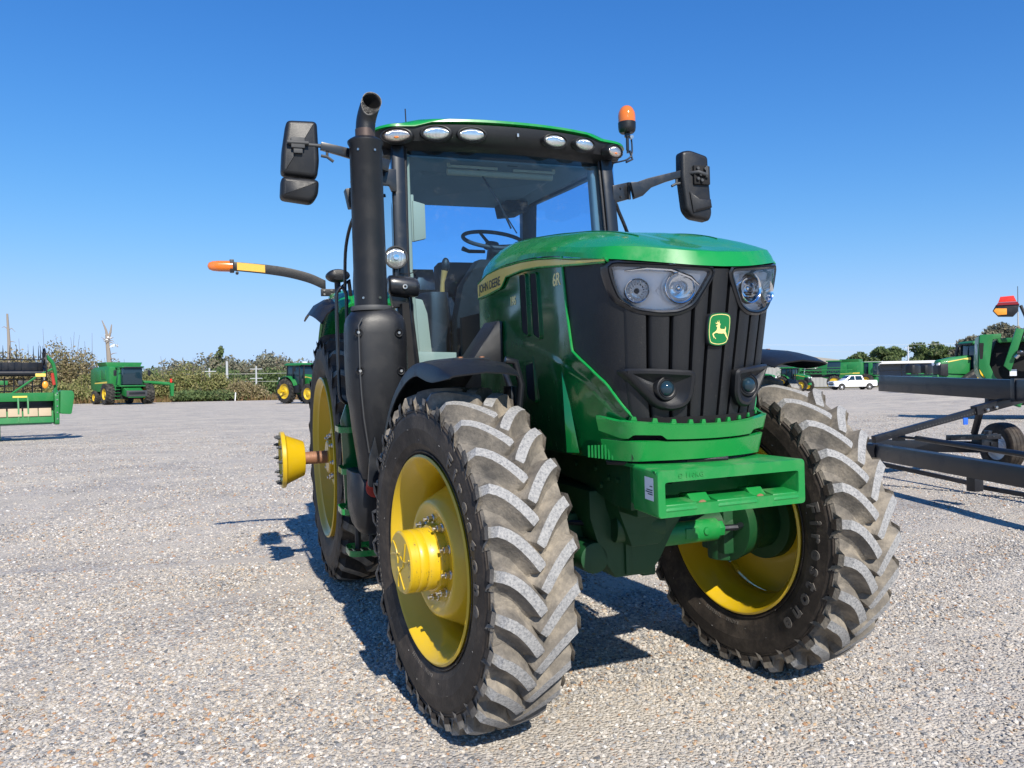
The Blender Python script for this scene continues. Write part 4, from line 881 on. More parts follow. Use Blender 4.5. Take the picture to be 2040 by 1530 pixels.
g = G(); SC = Vector((.085, 1.93, 2.50)); SN = Vector((0, -.42, .91)).normalized(); SU = Vector((1, 0, 0)); SV = SN.cross(SU)
ring = [SC+SU*(.215*math.cos(2*math.pi*k/48))+SV*(.215*math.sin(2*math.pi*k/48)) for k in range(49)]
g.tube(ring, .0145, 10, cap=False); sw = tp(g, 'steering_wheel', GREY)
g = G()
for a in (100, 215, 325): d_ = SU*math.cos(R(a))+SV*math.sin(R(a)); g.tube([SC-SN*.05+d_*.02, SC-SN*.03+d_*.1, SC+d_*.212], [.016, .012, .010], 8)
g.build('wheel_spoke', GREY, sw)
g = G(); g.cyl(SC-SN*.07, SC-SN*.02, .06, .045, n=24); g.build('wheel_hub', GREY, sw, .006)
g = G(); g.loft([sup(.085, 1.87, .055, .05, 2.44, 3), sup(.085, 1.83, .08, .06, 2.36, 3), sup(.07, 1.76, .11, .08, 2.28, 3), sup(.06, 1.70, .14, .10, 2.15, 3), sup(.05, 1.66, .16, .12, 1.9, 3), sup(.05, 1.66, .16, .12, 1.5, 3)]); dc = tp(g, 'steering_column', BLK, smooth=50)
g = G(); g.tube([SC-SN*.09+SU*-.05, SC-SN*.09+SU*-.17, SC-SN*.07+SU*-.22], [.012, .014, .018], 8); g.tube([SC-SN*.09+SU*.05, SC-SN*.09+SU*.15, SC-SN*.04+SU*.2], [.01, .01, .014], 8); g.build('control_stalk', BLK, dc)
g = G(); g.loft([[(-.36, 1.52, 1.45), (.36, 1.52, 1.45), (.36, 1.40, 1.45), (-.36, 1.40, 1.45)], [(-.36, 1.55, 1.9), (.36, 1.55, 1.9), (.36, 1.42, 1.9), (-.36, 1.42, 1.9)], [(-.30, 1.6, 2.12), (.30, 1.6, 2.12), (.30, 1.45, 2.12), (-.30, 1.45, 2.12)], [(-.16, 1.66, 2.30), (.22, 1.66, 2.30), (.22, 1.52, 2.30), (-.16, 1.52, 2.30)]]); tp(g, 'instrument_console', BLKD, .02)
# seat
g = G(); g.loft([sup(0, 2.38, .20, .05, 2.39, 3.5), sup(0, 2.38, .23, .06, 2.36, 3.5), sup(0, 2.36, .25, .075, 2.2, 3.5), sup(0, 2.32, .26, .08, 1.95, 3.5)]); seat = tp(g, 'driver_seat', CLOTH, smooth=50)
g = G(); g.loft([sup(0, 2.12, .26, .26, 1.96, 4), sup(0, 2.12, .27, .27, 1.92, 4), sup(0, 2.12, .25, .25, 1.84, 4)]); g.build('seat_cushion', CLOTH, seat, smooth=50)
g = G(); g.loft([sup(0, 2.12, .2, .2, 1.84, 4), sup(0, 2.12, .22, .22, 1.4, 4)]); g.build('seat_base', BLK, seat)
for s in (-1, 1): g = G(); g.loft([sup(s*.33, 2.15, .05, .2, 2.12, 3), sup(s*.33, 2.15, .06, .22, 2.09, 3), sup(s*.33, 2.15, .05, .2, 2.05, 3)]); g.build('arm_rest', CLOTH, seat, smooth=50)
g = G(); g.loft([sup(-.40, 2.05, .10, .36, 2.10, 4), sup(-.40, 2.05, .11, .38, 1.95, 4), sup(-.42, 2.05, .12, .40, 1.4, 4)]); cs = tp(g, 'side_console', BLK, smooth=40)
g = G(); g.tube([(-.33, 1.85, 2.06), (-.325, 1.84, 2.18), (-.31, 1.83, 2.26)], [.02, .015, .024], 10); g.build('drive_lever', paint('orange_trim', (.62, .30, .07), .5, 0, dustamt=0), cs); g = G(); g.ball((-.30, 1.83, 2.30), (.03, .025, .05), 12, 8); g.build('lever_knob', BLK, cs)
g = G(); g.box((-.40, 2.15, 2.23), (.20, .03, .16), (R(-15), 0, 0)); g.build('touch_display', BLKG, cs, .005)
g = G(); g.prism([(-.64, 2.06), (-.53, 2.04), (-.50, 1.95), (-.47, 1.60), (-.46, 1.45), (-.64, 1.45)], 'y', 1.60, 1.66); g.prism([(-.66, 1.70), (-.20, 1.68), (-.20, 1.42), (-.66, 1.42)], 'y', 1.44, 1.50); tp(g, 'inner_trim_panel', BEIGE, .012)
g = G(); g.box((-.31, 1.435, 1.635), (.09, .008, .075)); g.box((-.31, 1.43, 1.635), (.07, .006, .055), mi=1); tp(g, 'warning_label', [RUST, GREY])
g = G(); g.box((0, 2.3, 1.40), (1.5, 1.7, .06)); g.box((0, 1.36, 1.34), (1.2, .06, .34)); g.box((0, 2.85, 1.85), (1.35, .05, .9)); tp(g, 'cab_floor', BLK, .01)
g = G(); g.prism([(1.42, 1.40), (2.25, 1.40), (2.35, 1.9), (2.3, 2.0), (1.9, 1.55), (1.42, 1.50)], 'x', .78, .82); g.prism([(1.42, 1.40), (2.25, 1.40), (2.35, 1.9), (2.3, 2.0), (1.9, 1.55), (1.42, 1.50)], 'x', -.82, -.78); tp(g, 'door_sill', BLK, .006)
# windscreen wiper
g = G(); g.tube([(-.16, 1.52, 2.905), (-.02, 1.50, 2.68), (.06, 1.49, 2.50)], .006, 6); g.tube([(-.10, 1.51, 2.80), (.10, 1.49, 2.47)], .004, 6); tp(g, 'wiper', BLK)
g = G(); g.prism([(.90, 2.62), (1.02, 2.62), (1.12, 2.45), (1.12, 2.36), (.85, 2.36)], 'y', 2.9, 2.93); tp(g, 'rear_corner_trim', BLK, .01)
# ---- rear fenders -------------------------------------------------
for s in (-1, 1):
    g = G(); rr = []
    for i in range(15):
        a = R(118-i*6.6); r_ = 1.10; y = 2.765+r_*math.cos(a)*.98; z = .98+r_*math.sin(a)*1.10
        rr.append([(s*.70, y, z-.02), (s*.78, y, z+.01), (s*.88, y, z+.006), (s*.945, y, z-.02), (s*.96, y, z-.05)])
    g.sheet(rr, .02); rf = tp(g, 'rear_fender', GREEN, smooth=45)
    g = G(); rr = []
    for i in range(7):
        a = R(113-i*6); r_ = 1.085; y = 2.765+r_*math.cos(a)*.98; z = .97+r_*math.sin(a)*1.10; k = .75+.25*math.sin(min(1, i/3)*math.pi/2)
        rr.append([(s*.93, y, z-.01), (s*(.93+.08*k), y, z-.03), (s*(.93+.15*k), y, z-.07), (s*(.93+.20*k), y, z-.13-.01*k)])
    g.sheet(rr, .012); g.build('fender_extension', BLK, rf, smooth=50)
# warning arm with amber lamp (only on this side)
g = G(); P = catmull([(-.985, 2.82, 2.262), (-1.10, 2.82, 2.315), (-1.25, 2.82, 2.355), (-1.40, 2.82, 2.378), (-1.55, 2.82, 2.392), (-1.68, 2.82, 2.402)], 5); rings = []
for i, p in enumerate(P):
    h = .038-.006*i/len(P); rings.append([(p.x, p.y-.015, p.z-h), (p.x, p.y+.015, p.z-h), (p.x, p.y+.015, p.z+h), (p.x, p.y-.015, p.z+h)])
g.loft(rings); arm = tp(g, 'warning_light_arm', BLK, .004)
g = G(); Q = [p for p in P if -1.64 < p.x < -1.40]; g.sheet([[(p.x, p.y-.0165, p.z+h) for p in Q] for h in (-.027, .029)], 0); g.build('amber_reflector', ORNP if False else paint('amber_tape', (.78, .42, .06), .4, .2, dustamt=.05, scale=60), arm)
g = G(); g.box((-1.665, 2.82, 2.401), (.03, .06, .095)); g.cyl((-1.63, 2.80, 2.35), (-1.63, 2.84, 2.35), .012, n=8); g.build('lamp_clamp', BLK, arm, .003)
g = G(); g.loft([[(x, 2.82+.035*k*math.cos(a), 2.400+.042*k*math.sin(a)) for a in [2*math.pi*i/20 for i in range(20)]] for x, k in ((-1.66, 1), (-1.76, .95), (-1.80, .85), (-1.825, .6), (-1.835, .1))]); g.build('marker_lamp', AMBER, arm, smooth=60)
g = G(); g.loft([[(x, 2.82+.022*k*math.cos(a), 2.400+.028*k*math.sin(a)) for a in [2*math.pi*i/12 for i in range(12)]] for x, k in ((-1.66, 1), (-1.76, .9), (-1.79, .1))]); g.build('lamp_core', ORNP, arm, smooth=60)
g = G(); g.box((-.965, 2.80, 2.205), (.12, .03, .055)); g.build('arm_bracket', BLK, arm, .003)
for x in (-1.0, -.945):
    for z in (2.19, 2.22): g = G(); g.cyl((x, 2.785, z), (x, 2.777, z), .008, n=8); g.build('bracket_bolt', STEEL, arm)
# rear work lamp pod by the stack, on the fender
g = G(); g.loft([[(-.965+.082*k*math.cos(a), y, 2.275+.045*k*math.sin(a)) for a in [2*math.pi*i/24 for i in range(24)]] for y, k in ((2.42, .1), (2.40, .7), (2.36, 1), (2.28, 1), (2.25, .8), (2.245, .3))]); pod = tp(g, 'work_lamp', BLK, smooth=60)
g = G(); g.cyl((-.965, 2.34, 2.16), (-.965, 2.34, 2.25), .022, n=12); g.tube([(-.93, 2.34, 2.2), (-.88, 2.36, 2.25), (-.86, 2.4, 2.1)], .014, 8); g.build('lamp_foot', BLK, pod)
# rear side lamp on the cab roof behind the stack
g = G(); g.prism([(-.80, 3.03), (-.66, 3.06), (-.66, 2.90), (-.77, 2.88)], 'y', 2.86, 2.96); tp(g, 'roof_side_lamp', BLK, .01)
# ---- front A-pillar work light (right side) ------------------------
c_ = Vector((-.785, 1.215, 2.252)); nr = Vector((-.12, -1, .02)).normalized()
g = G(); g.lathe([(-.05, .02), (-.05, .05), (-.02, .066), (.012, .070), (.02, .068), (.02, .060), (.010, .058)], c_, nr, 36); wk = tp(g, 'work_lamp', BLK, smooth=40)
g = G(); g.lathe([(.008, .060), (.014, .05), (.018, .03), (.019, .001)], c_, nr, 36); g.build('lamp_lens', LENS, wk, smooth=60)
g = G(); g.lathe([(.019, .018), (.026, .016), (.027, .001)], c_, nr, 16); g.build('bulb_cap', CHROME, wk)
g = G(); g.cyl(c_+Vector((0, .02, -.06)), c_+Vector((0, .02, -.11)), .02, n=12); g.build('lamp_mount', BLKG, wk)
g = G(); g.tube(catmull([c_+Vector((.02, .03, -.09)), c_+Vector((.06, 0, -.095)), c_+Vector((.11, -.01, -.085)), c_+Vector((.125, 0, -.07)), c_+Vector((.10, 0, -.075)), c_+Vector((.12, .02, -.10)), c_+Vector((.13, .03, -.13))], 5), .003, 6); g.build('lamp_wire', BLK, wk)
g = G(); g.loft([[(x, 1.24+math.cos(a)*.05*k, 2.085+math.sin(a)*.062*k+(x+.74)*(-.1)) for a in [2*math.pi*i/20 for i in range(20)]] for x, k in ((-.835, .72), (-.825, .9), (-.80, 1), (-.68, .98), (-.655, .85), (-.645, .5))]); ch = tp(g, 'camera_housing', BLKG, .004)
g = G(); g.lathe([(.0, .016), (.004, .014), (.004, .008), (0, .006)], (-.742, 1.188, 2.078), (0, -1, 0), 20); g.build('housing_screw', STEEL, ch)
g = G(); g.prism([(-.82, 2.06), (-.70, 2.04), (-.70, 1.96), (-.80, 1.96)], 'y', 1.26, 1.32); g.build('housing_bracket', BLKG, ch, .01)
# ---- mirrors ------------------------------------------------------
g = G(); g.prism([(-.86, 2.80), (-.745, 2.80), (-.745, 2.665), (-.775, 2.665), (-.79, 2.70), (-.86, 2.70)], 'y', 1.30, 1.33); tp(g, 'mirror_bracket', BLKG, .005)
def armbar(P, w, name='mirror_arm'):
    g = G(); rings = []
    P = [Vector(p) for p in P]
    for i, p in enumerate(P):
        t = (P[min(i+1, len(P)-1)]-P[max(i-1, 0)]).normalized(); u = Vector((0, 1, 0)); w_ = t.cross(u)
        h = w[i]; rings.append([p+w_*h*a+u*.016*b_ for a, b_ in ((-1, -1), (1, -1), (1, 1), (-1, 1))])
    g.loft(rings); return tp(g, name, BLKG, .004)
ma = armbar([(-.80, 1.25, 2.80), (-.95, 1.24, 2.84), (-1.08, 1.23, 2.865), (-1.20, 1.22, 2.885)], [.036, .030, .026, .022])
g = G(); g.cyl((-1.18, 1.22, 2.885), (-1.38, 1.21, 2.888), .011, n=12); g.cyl((-1.165, 1.22, 2.87), (-1.165, 1.22, 2.83), .008, n=8); g.tube([(-1.20, 1.22, 2.83), (-1.165, 1.22, 2.825), (-1.13, 1.22, 2.80)], .009, 8); g.build('arm_rod', GREY, ma)
def mirror_body(poly, y0, y1, bul, name='mirror', ctr=None):
    pl = poly_round(poly, .028, 4); g = G()
    def rg(i, y): return [(x, y, z) for x, z in pinset(pl, i)]
    g.loft([rg(.006, y1+.004), rg(0, y1), rg(0, y0+.02), rg(.006, y0+.006), rg(.014, y0), rg(.026, y0-bul*.3)]); m_ = tp(g, name, BLK, .0, smooth=32)
    g = G(); g.loft([rg(.010, y1+.0045), rg(.010, y1+.007)]); g.build('mirror_glass', MIR, m_)
    return m_
m1 = mirror_body([(-1.385, 3.022), (-1.215, 3.028), (-1.210, 2.80), (-1.225, 2.70), (-1.425, 2.715), (-1.415, 2.85)], 1.215, 1.30, .012)
g = G(); g.box((-1.33, 1.198, 2.888), (.075, .03, .06)); g.box((-1.33, 1.205, 2.85), (.05, .03, .04)); g.cyl((-1.39, 1.19, 2.888), (-1.27, 1.19, 2.888), .012, n=10); g.build('mirror_clamp', GREY, m1, .005)
m2 = mirror_body([(-1.425, 2.700), (-1.215, 2.690), (-1.225, 2.60), (-1.26, 2.555), (-1.435, 2.575)], 1.205, 1.29, .02, 'wide_angle_mirror')
g = G(); g.prism([(.745, 2.785), (.87, 2.815), (.87, 2.70), (.745, 2.665)], 'y', 1.33, 1.36); hb_ = tp(g, 'mirror_bracket', BLKG, .004)
g = G(); g.cyl((.865, 1.325, 2.695), (.865, 1.325, 2.81), .010, n=10); g.cyl((.80, 1.325, 2.77), (.80, 1.32, 2.77), .007, n=8); g.cyl((.80, 1.325, 2.71), (.80, 1.32, 2.71), .007, n=8); g.build('hinge_pin', BLK, hb_)
ma2 = armbar([(.865, 1.29, 2.745), (.92, 1.285, 2.758), (.99, 1.28, 2.80), (1.10, 1.27, 2.835), (1.22, 1.26, 2.868), (1.25, 1.26, 2.872)], [.058, .050, .034, .027, .024, .022])
g = G(); g.cyl((1.24, 1.26, 2.872), (1.37, 1.235, 2.872), .012, n=12); g.cyl((1.20, 1.26, 2.86), (1.20, 1.26, 2.80), .009, n=8); g.tube([(1.235, 1.26, 2.81), (1.19, 1.26, 2.80), (1.16, 1.26, 2.785)], .009, 8); g.build('arm_rod', GREY, ma2)
m3 = mirror_body([(1.225, 3.02), (1.30, 3.035), (1.440, 3.0), (1.442, 2.90), (1.462, 2.60), (1.44, 2.55), (1.30, 2.568), (1.25, 2.62), (1.222, 2.85)], 1.225, 1.30, .01)
g = G(); g.box((1.37, 1.212, 2.86), (.13, .02, .13)); g.build('mirror_recess', BLKD, m3, .008)
g = G()
for x, z in ((1.33, 2.90), (1.39, 2.90), (1.35, 2.86), (1.40, 2.85), (1.36, 2.82), (1.33, 2.83)): g.cyl((x, 1.20, z), (x, 1.185, z), .012, n=8)
g.box((1.40, 1.195, 2.88), (.02, .02, .08)); g.tube([(1.28, 1.24, 2.872), (1.33, 1.19, 2.875), (1.39, 1.19, 2.86)], .014, 8); g.build('mirror_joint', GREY, m3, .002, seg=1)
g = G(); g.loft([[(1.27, 1.212, 2.76), (1.33, 1.205, 2.70), (1.44, 1.21, 2.70), (1.45, 1.212, 2.64), (1.30, 1.214, 2.60)], [(1.30, 1.208, 2.72), (1.335, 1.190, 2.69), (1.43, 1.200, 2.69), (1.435, 1.20, 2.65), (1.315, 1.205, 2.62)]]); g.build('mirror_facet', BLK, m3, .004)
# ---- beacon -------------------------------------------------------
BX, BY = .905, 1.40
g = G(); g.lathe([(3.165, .012), (3.168, .045), (3.18, .056), (3.20, .060), (3.238, .061), (3.242, .058)], (BX, BY, 0), (0, 0, 1), 36, cap=True); bc = tp(g, 'beacon', BLK, smooth=35)
g = G(); g.lathe([(3.240, .059), (3.28, .060), (3.305, .057), (3.33, .046), (3.345, .034), (3.354, .018), (3.357, .001)], (BX, BY, 0), (0, 0, 1), 36); g.build('beacon_dome', AMBER, bc, smooth=60)
g = G(); g.cyl((BX, BY, 3.25), (BX, BY, 3.33), .022, .012, n=16); g.build('beacon_lamp', ORNP, bc); g = G(); g.lathe([(3.262, .05), (3.30, .045), (3.32, .03)], (BX, BY+.006, 0), (0, 0, 1), 24); g.build('beacon_reflector', paint('orange_lens', (.9, .36, .05), .25, .5, dustamt=0), bc)
g = G(); g.cyl((BX, BY, 3.17), (BX, BY, 3.14), .020, n=12); g.cyl((BX, BY, 3.15), (BX, BY, 3.05), .011, n=10); g.cyl((BX, BY, 3.06), (BX, BY, 3.03), .008, n=10); g.tube(catmull([(BX+.03, BY, 3.14), (BX+.035, BY, 3.08), (BX+.03, BY, 3.02), (BX-.01, BY-.005, 2.985), (BX-.07, BY-.01, 2.965), (BX-.15, BY-.02, 2.94), (BX-.155, BY-.02, 2.90)], 4), .006, 6)
g.tube([(BX+.015, BY, 3.05), (BX+.035, BY, 2.99), (BX-.02, BY-.01, 2.965)], .008, 6); g.build('beacon_stem', BLKG, bc); g = G(); g.cyl((BX+.02, BY-.012, 3.135), (BX+.02, BY-.03, 3.135), .014, n=6); g.build('wing_nut', STEEL, bc)
# ================================================================ GROUND
NT = T2W.to_3x3() @ Vector((0, 0, 1))
def gz(x, y):
    zn = -(NT.x*x+NT.y*y)/NT.z; r = math.hypot(x, y-1); t = min(1, max(0, (r-5)/11)); w = t*t*(3-2*t); return zn*(1-w)+.62*math.exp(-((x-43)**2+(y-32)**2)/60)
def micro(x, y): return .010*noise.noise(Vector((x*.9, y*.9, 0)))+.006*noise.noise(Vector((x*3.1, y*3.1, 5)))
m, n, l, b = nmat('gravel'); GRAVEL = m; setp(b, ro=.92, sp=.15)
geo = n.new('ShaderNodeNewGeometry'); pos = geo.outputs['Position']
def vor(scale, rnd_=1.0):
    v = n.new('ShaderNodeTexVoronoi'); v.inputs['Scale'].default_value = scale; v.inputs['Randomness'].default_value = rnd_; l.new(pos, v.inputs['Vector']); return v
def ramp(src, stops, interp_='LINEAR'):
    r = n.new('ShaderNodeValToRGB'); l.new(src, r.inputs[0]); r.color_ramp.interpolation = interp_; e = r.color_ramp.elements
    while len(e) < len(stops): e.new(.5)
    for q, (p, c) in zip(e, stops): q.position = p; q.color = (*c, 1)
    return r.outputs[0]
STN = [(0, (0.488, 0.456, 0.408)), (.14, (0.336, 0.324, 0.308)), (.30, (0.456, 0.424, 0.376)), (.44, (0.264, 0.260, 0.256)), (.56, (0.528, 0.496, 0.440)), (.68, (0.408, 0.352, 0.280)), (.78, (0.464, 0.424, 0.368)), (.86, (0.352, 0.208, 0.120)), (.90, (0.624, 0.600, 0.552)), (.95, (0.176, 0.176, 0.180)), (.975, (0.464, 0.360, 0.240))]
v1 = vor(62); v2 = vor(150); sp1 = n.new('ShaderNodeSeparateColor'); l.new(v1.outputs['Color'], sp1.inputs[0]); sp2 = n.new('ShaderNodeSeparateColor'); l.new(v2.outputs['Color'], sp2.inputs[0])
c1 = ramp(sp1.outputs[0], STN, 'CONSTANT'); c2 = ramp(sp2.outputs[0], [(a, tuple(.55*x+.45*y for x, y in zip(c, (.47, .435, .385)))) for a, c in STN], 'CONSTANT')
mp = n.new('ShaderNodeMapping'); mp.inputs['Rotation'].default_value = (0, 0, R(-54)); mp.inputs['Scale'].default_value = (.16, .85, 1); l.new(pos, mp.inputs[0])
tn = n.new('ShaderNodeTexNoise'); tn.inputs['Scale'].default_value = 1.0; tn.inputs['Detail'].default_value = 5; tn.inputs['Roughness'].default_value = .6; l.new(mp.outputs[0], tn.inputs['Vector'])
tn2 = n.new('ShaderNodeTexNoise'); tn2.inputs['Scale'].default_value = .55; tn2.inputs['Detail'].default_value = 7; l.new(pos, tn2.inputs['Vector'])
sand = ramp(tn.outputs[0], [(.46, (0, 0, 0)), (.56, (1, 1, 1))])
fine = mixc(n, l, sand, c1, c2)
s2 = n.new('ShaderNodeMath'); s2.operation = 'MULTIPLY'; l.new(sand, s2.inputs[0]); s2.inputs[1].default_value = .8
col = mixc(n, l, s2.outputs[0], fine, (.47, .43, .37))
tone = ramp(tn2.outputs[0], [(.3, (.86, .86, .88)), (.7, (1.08, 1.06, 1.03))])
mm = n.new('ShaderNodeMix'); mm.data_type = 'RGBA'; mm.blend_type = 'MULTIPLY'; mm.inputs[0].default_value = 1; l.new(col, mm.inputs[6]); l.new(tone, mm.inputs[7])
ao = ramp(v1.outputs['Distance'], [(.35, (1, 1, 1)), (.75, (.62, .61, .60))])
tn3 = n.new('ShaderNodeTexNoise'); tn3.inputs['Scale'].default_value = 1.3; tn3.inputs['Detail'].default_value = 12; tn3.inputs['Roughness'].default_value = .82; l.new(pos, tn3.inputs['Vector'])
mott = ramp(tn3.outputs[0], [(.38, (.80, .80, .82)), (.46, (.99, .99, .99)), (.55, (1.08, 1.07, 1.06)), (.62, (1.22, 1.20, 1.17))])
m3 = n.new('ShaderNodeMix'); m3.data_type = 'RGBA'; m3.blend_type = 'MULTIPLY'; m3.inputs[0].default_value = 1; l.new(mm.outputs[2], m3.inputs[6]); l.new(mott, m3.inputs[7])
l.new(m3.outputs[2], b.inputs['Base Color'])
bm1 = n.new('ShaderNodeBump'); bm1.inputs['Strength'].default_value = .85; bm1.inputs['Distance'].default_value = .012; bm1.invert = True; l.new(v1.outputs['Distance'], bm1.inputs['Height'])
bm2 = n.new('ShaderNodeBump'); bm2.inputs['Strength'].default_value = .5; bm2.inputs['Distance'].default_value = .006; bm2.invert = True; l.new(v2.outputs['Distance'], bm2.inputs['Height']); l.new(bm1.outputs[0], bm2.inputs['Normal']); l.new(bm2.outputs[0], b.inputs['Normal'])
FIELD, n2, l2, b2 = nmat('rough_grass'); setp(b2, ro=1)
r, t = noise_col(n2, l2, .6, [(.3, (.09, .085, .035)), (.5, (.16, .13, .06)), (.7, (.07, .085, .03))], 8, .7); l2.new(r.outputs[0], b2.inputs['Base Color'])
xs = [-160, -110, -70, -45, -30, -22]+[-16+i*.5 for i in range(65)]+[18, 22, 26, 30, 33, 36, 38, 40, 42, 44, 46, 48, 51, 55, 60, 70, 110, 150, 200]
ysl = [-40, -25, -15, -10]+[-6+i*.5 for i in range(57)]+[24, 26, 28, 30, 32, 34, 36, 39, 42, 46, 52, 64, 76]
grid = []
for y in ysl+[86]:
    row = []
    for x in xs:
        yy = y if y < 86 else 86+.10*max(0, x)+.9*noise.noise(Vector((x*.12, 3, 0)))
        row.append((x, yy, gz(x, yy)+(micro(x, yy) if abs(x) < 20 and -8 < yy < 24 else 0)))
    grid.append(row)
g = G(); g.sheet(grid, 0); yard = g.build('gravel_yard', GRAVEL, smooth=80, kind='structure', fixn=False)
g = G(); g.sheet([[(x, y, gz(x, y)-.12) for x in (-3000, -160, -30, -16, -8, 0, 8, 16, 30, 160, 3000)] for y in (-2000, -40, -16, -8, 0, 8, 16, 30, 90, 400, 3500)], 0); g.build('ground', FIELD, smooth=80, kind='structure', fixn=False)
# ---- loose stones (stuff) -----------------------------------------
SM, n, l, b = nmat('pebble'); setp(b, ro=.75, sp=.3)
oi = n.new('ShaderNodeObjectInfo'); rr_ = n.new('ShaderNodeValToRGB'); l.new(oi.outputs['Random'], rr_.inputs[0]); rr_.color_ramp.interpolation = 'CONSTANT'
STN2 = [(0, (0.454, 0.420, 0.378)), (.15, (0.302, 0.296, 0.290)), (.32, (0.504, 0.470, 0.420)), (.46, (0.235, 0.239, 0.248)), (.56, (0.378, 0.365, 0.344)), (.68, (0.454, 0.399, 0.328)), (.79, (0.588, 0.554, 0.504)), (.87, (0.370, 0.218, 0.126)), (.91, (0.655, 0.643, 0.622)), (.94, (0.118, 0.126, 0.139)), (.97, (0.470, 0.336, 0.210))]
e = rr_.color_ramp.elements
while len(e) < len(STN2): e.new(.5)
for q, (p, c) in zip(e, STN2): q.position = p; q.color = (*c, 1)
tn_ = n.new('ShaderNodeTexNoise'); tn_.inputs['Scale'].default_value = 2.5; tcx = n.new('ShaderNodeTexCoord'); l.new(tcx.outputs['Object'], tn_.inputs['Vector'])
rm = n.new('ShaderNodeValToRGB'); l.new(tn_.outputs[0], rm.inputs[0]); rm.color_ramp.elements[0].color = (.75, .75, .75, 1); rm.color_ramp.elements[1].color = (1.15, 1.12, 1.08, 1)
mx = n.new('ShaderNodeMix'); mx.data_type = 'RGBA'; mx.blend_type = 'MULTIPLY'; mx.inputs[0].default_value = 1; l.new(rr_.outputs[0], mx.inputs[6]); l.new(rm.outputs[0], mx.inputs[7]); l.new(mx.outputs[2], b.inputs['Base Color'])
def stone_field(name, poly_y, dens, smin, smax, seed, expo, fade=None):
    grid = []
    for y in poly_y:
        cx = -1.87+(y+3.45)*.378; h = 1.1+abs(y+3.45)*.92
        grid.append([(cx-h+2*h*k/30, y-(cx-h+2*h*k/30-cx)*.30, 0) for k in range(31)])
    g = G(); g.sheet([[(x, y, gz(x, y)+micro(x, y)+.001) for x, y, z in r_] for r_ in grid], 0)
    o = g.build(name, SM, smooth=0, kind='stuff', fixn=False)
    ng = bpy.data.node_groups.new('scatter_'+name, 'GeometryNodeTree'); ng.interface.new_socket('Geometry', in_out='INPUT', socket_type='NodeSocketGeometry'); ng.interface.new_socket('Geometry', in_out='OUTPUT', socket_type='NodeSocketGeometry')
    N, L = ng.nodes, ng.links; gi = N.new('NodeGroupInput'); go = N.new('NodeGroupOutput')
    dp = N.new('GeometryNodeDistributePointsOnFaces'); dp.distribute_method = 'RANDOM'; dp.inputs['Seed'].default_value = seed
    ps = N.new('GeometryNodeInputPosition'); mpv = N.new('ShaderNodeVectorRotate'); mpv.rotation_type = 'Z_AXIS'; L.new(ps.outputs[0], mpv.inputs['Vector']); mpv.inputs['Angle'].default_value = R(54)
    sc_ = N.new('ShaderNodeVectorMath'); sc_.operation = 'MULTIPLY'; L.new(mpv.outputs[0], sc_.inputs[0]); sc_.inputs[1].default_value = (.85, .16, 1)
    nz = N.new('ShaderNodeTexNoise'); nz.inputs['Scale'].default_value = 1.0; nz.inputs['Detail'].default_value = 4; L.new(sc_.outputs[0], nz.inputs['Vector'])
    mr = N.new('ShaderNodeMapRange'); L.new(nz.outputs[0], mr.inputs[0]); mr.inputs[1].default_value = .44; mr.inputs[2].default_value = .57; mr.inputs[3].default_value = dens; mr.inputs[4].default_value = dens*.22
    
    if fade:
        sx_ = N.new('ShaderNodeSeparateXYZ'); L.new(ps.outputs[0], sx_.inputs[0]); fr_ = N.new('ShaderNodeMapRange'); L.new(sx_.outputs[1], fr_.inputs[0]); fr_.inputs[1].default_value = fade[0]; fr_.inputs[2].default_value = fade[1]; fr_.inputs[3].default_value = 1; fr_.inputs[4].default_value = .06
        fm = N.new('ShaderNodeMath'); fm.operation = 'MULTIPLY'; L.new(mr.outputs[0], fm.inputs[0]); L.new(fr_.outputs[0], fm.inputs[1]); L.new(fm.outputs[0], dp.inputs['Density'])
    else: L.new(mr.outputs[0], dp.inputs['Density'])
    L.new(gi.outputs[0], dp.inputs['Mesh'])
    jn = N.new('GeometryNodeGeometryToInstance')
    for k in range(4):
        ic = N.new('GeometryNodeMeshIcoSphere'); ic.inputs['Radius'].default_value = 1; ic.inputs['Subdivisions'].default_value = 2
        sp = N.new('GeometryNodeSetPosition'); L.new(ic.outputs[0], sp.inputs['Geometry']); p2 = N.new('GeometryNodeInputPosition')
        va = N.new('ShaderNodeVectorMath'); va.operation = 'ADD'; L.new(p2.outputs[0], va.inputs[0]); va.inputs[1].default_value = (k*7.3, k*3.1, seed*.37)
        nn = N.new('ShaderNodeTexNoise'); nn.inputs['Scale'].default_value = .95; nn.inputs['Detail'].default_value = 2; L.new(va.outputs[0], nn.inputs['Vector'])
        vs_ = N.new('ShaderNodeVectorMath'); vs_.operation = 'SUBTRACT'; L.new(nn.outputs['Color'], vs_.inputs[0]); vs_.inputs[1].default_value = (.5, .5, .5)
        vm = N.new('ShaderNodeVectorMath'); vm.operation = 'SCALE'; L.new(vs_.outputs[0], vm.inputs[0]); vm.inputs['Scale'].default_value = 1.9; L.new(vm.outputs[0], sp.inputs['Offset'])
        smt = N.new('GeometryNodeSetMaterial'); smt.inputs['Material'].default_value = SM; L.new(sp.outputs[0], smt.inputs['Geometry']); L.new(smt.outputs[0], jn.inputs[0])
    ip = N.new('GeometryNodeInstanceOnPoints'); ip.inputs['Pick Instance'].default_value = True; L.new(dp.outputs['Points'], ip.inputs['Points']); L.new(jn.outputs[0], ip.inputs['Instance'])
    rv = N.new('FunctionNodeRandomValue'); rv.data_type = 'FLOAT_VECTOR'; rv.inputs[0].default_value = (.7, .7, .40); rv.inputs[1].default_value = (1.35, 1.1, .75); rv.inputs['Seed'].default_value = seed+5
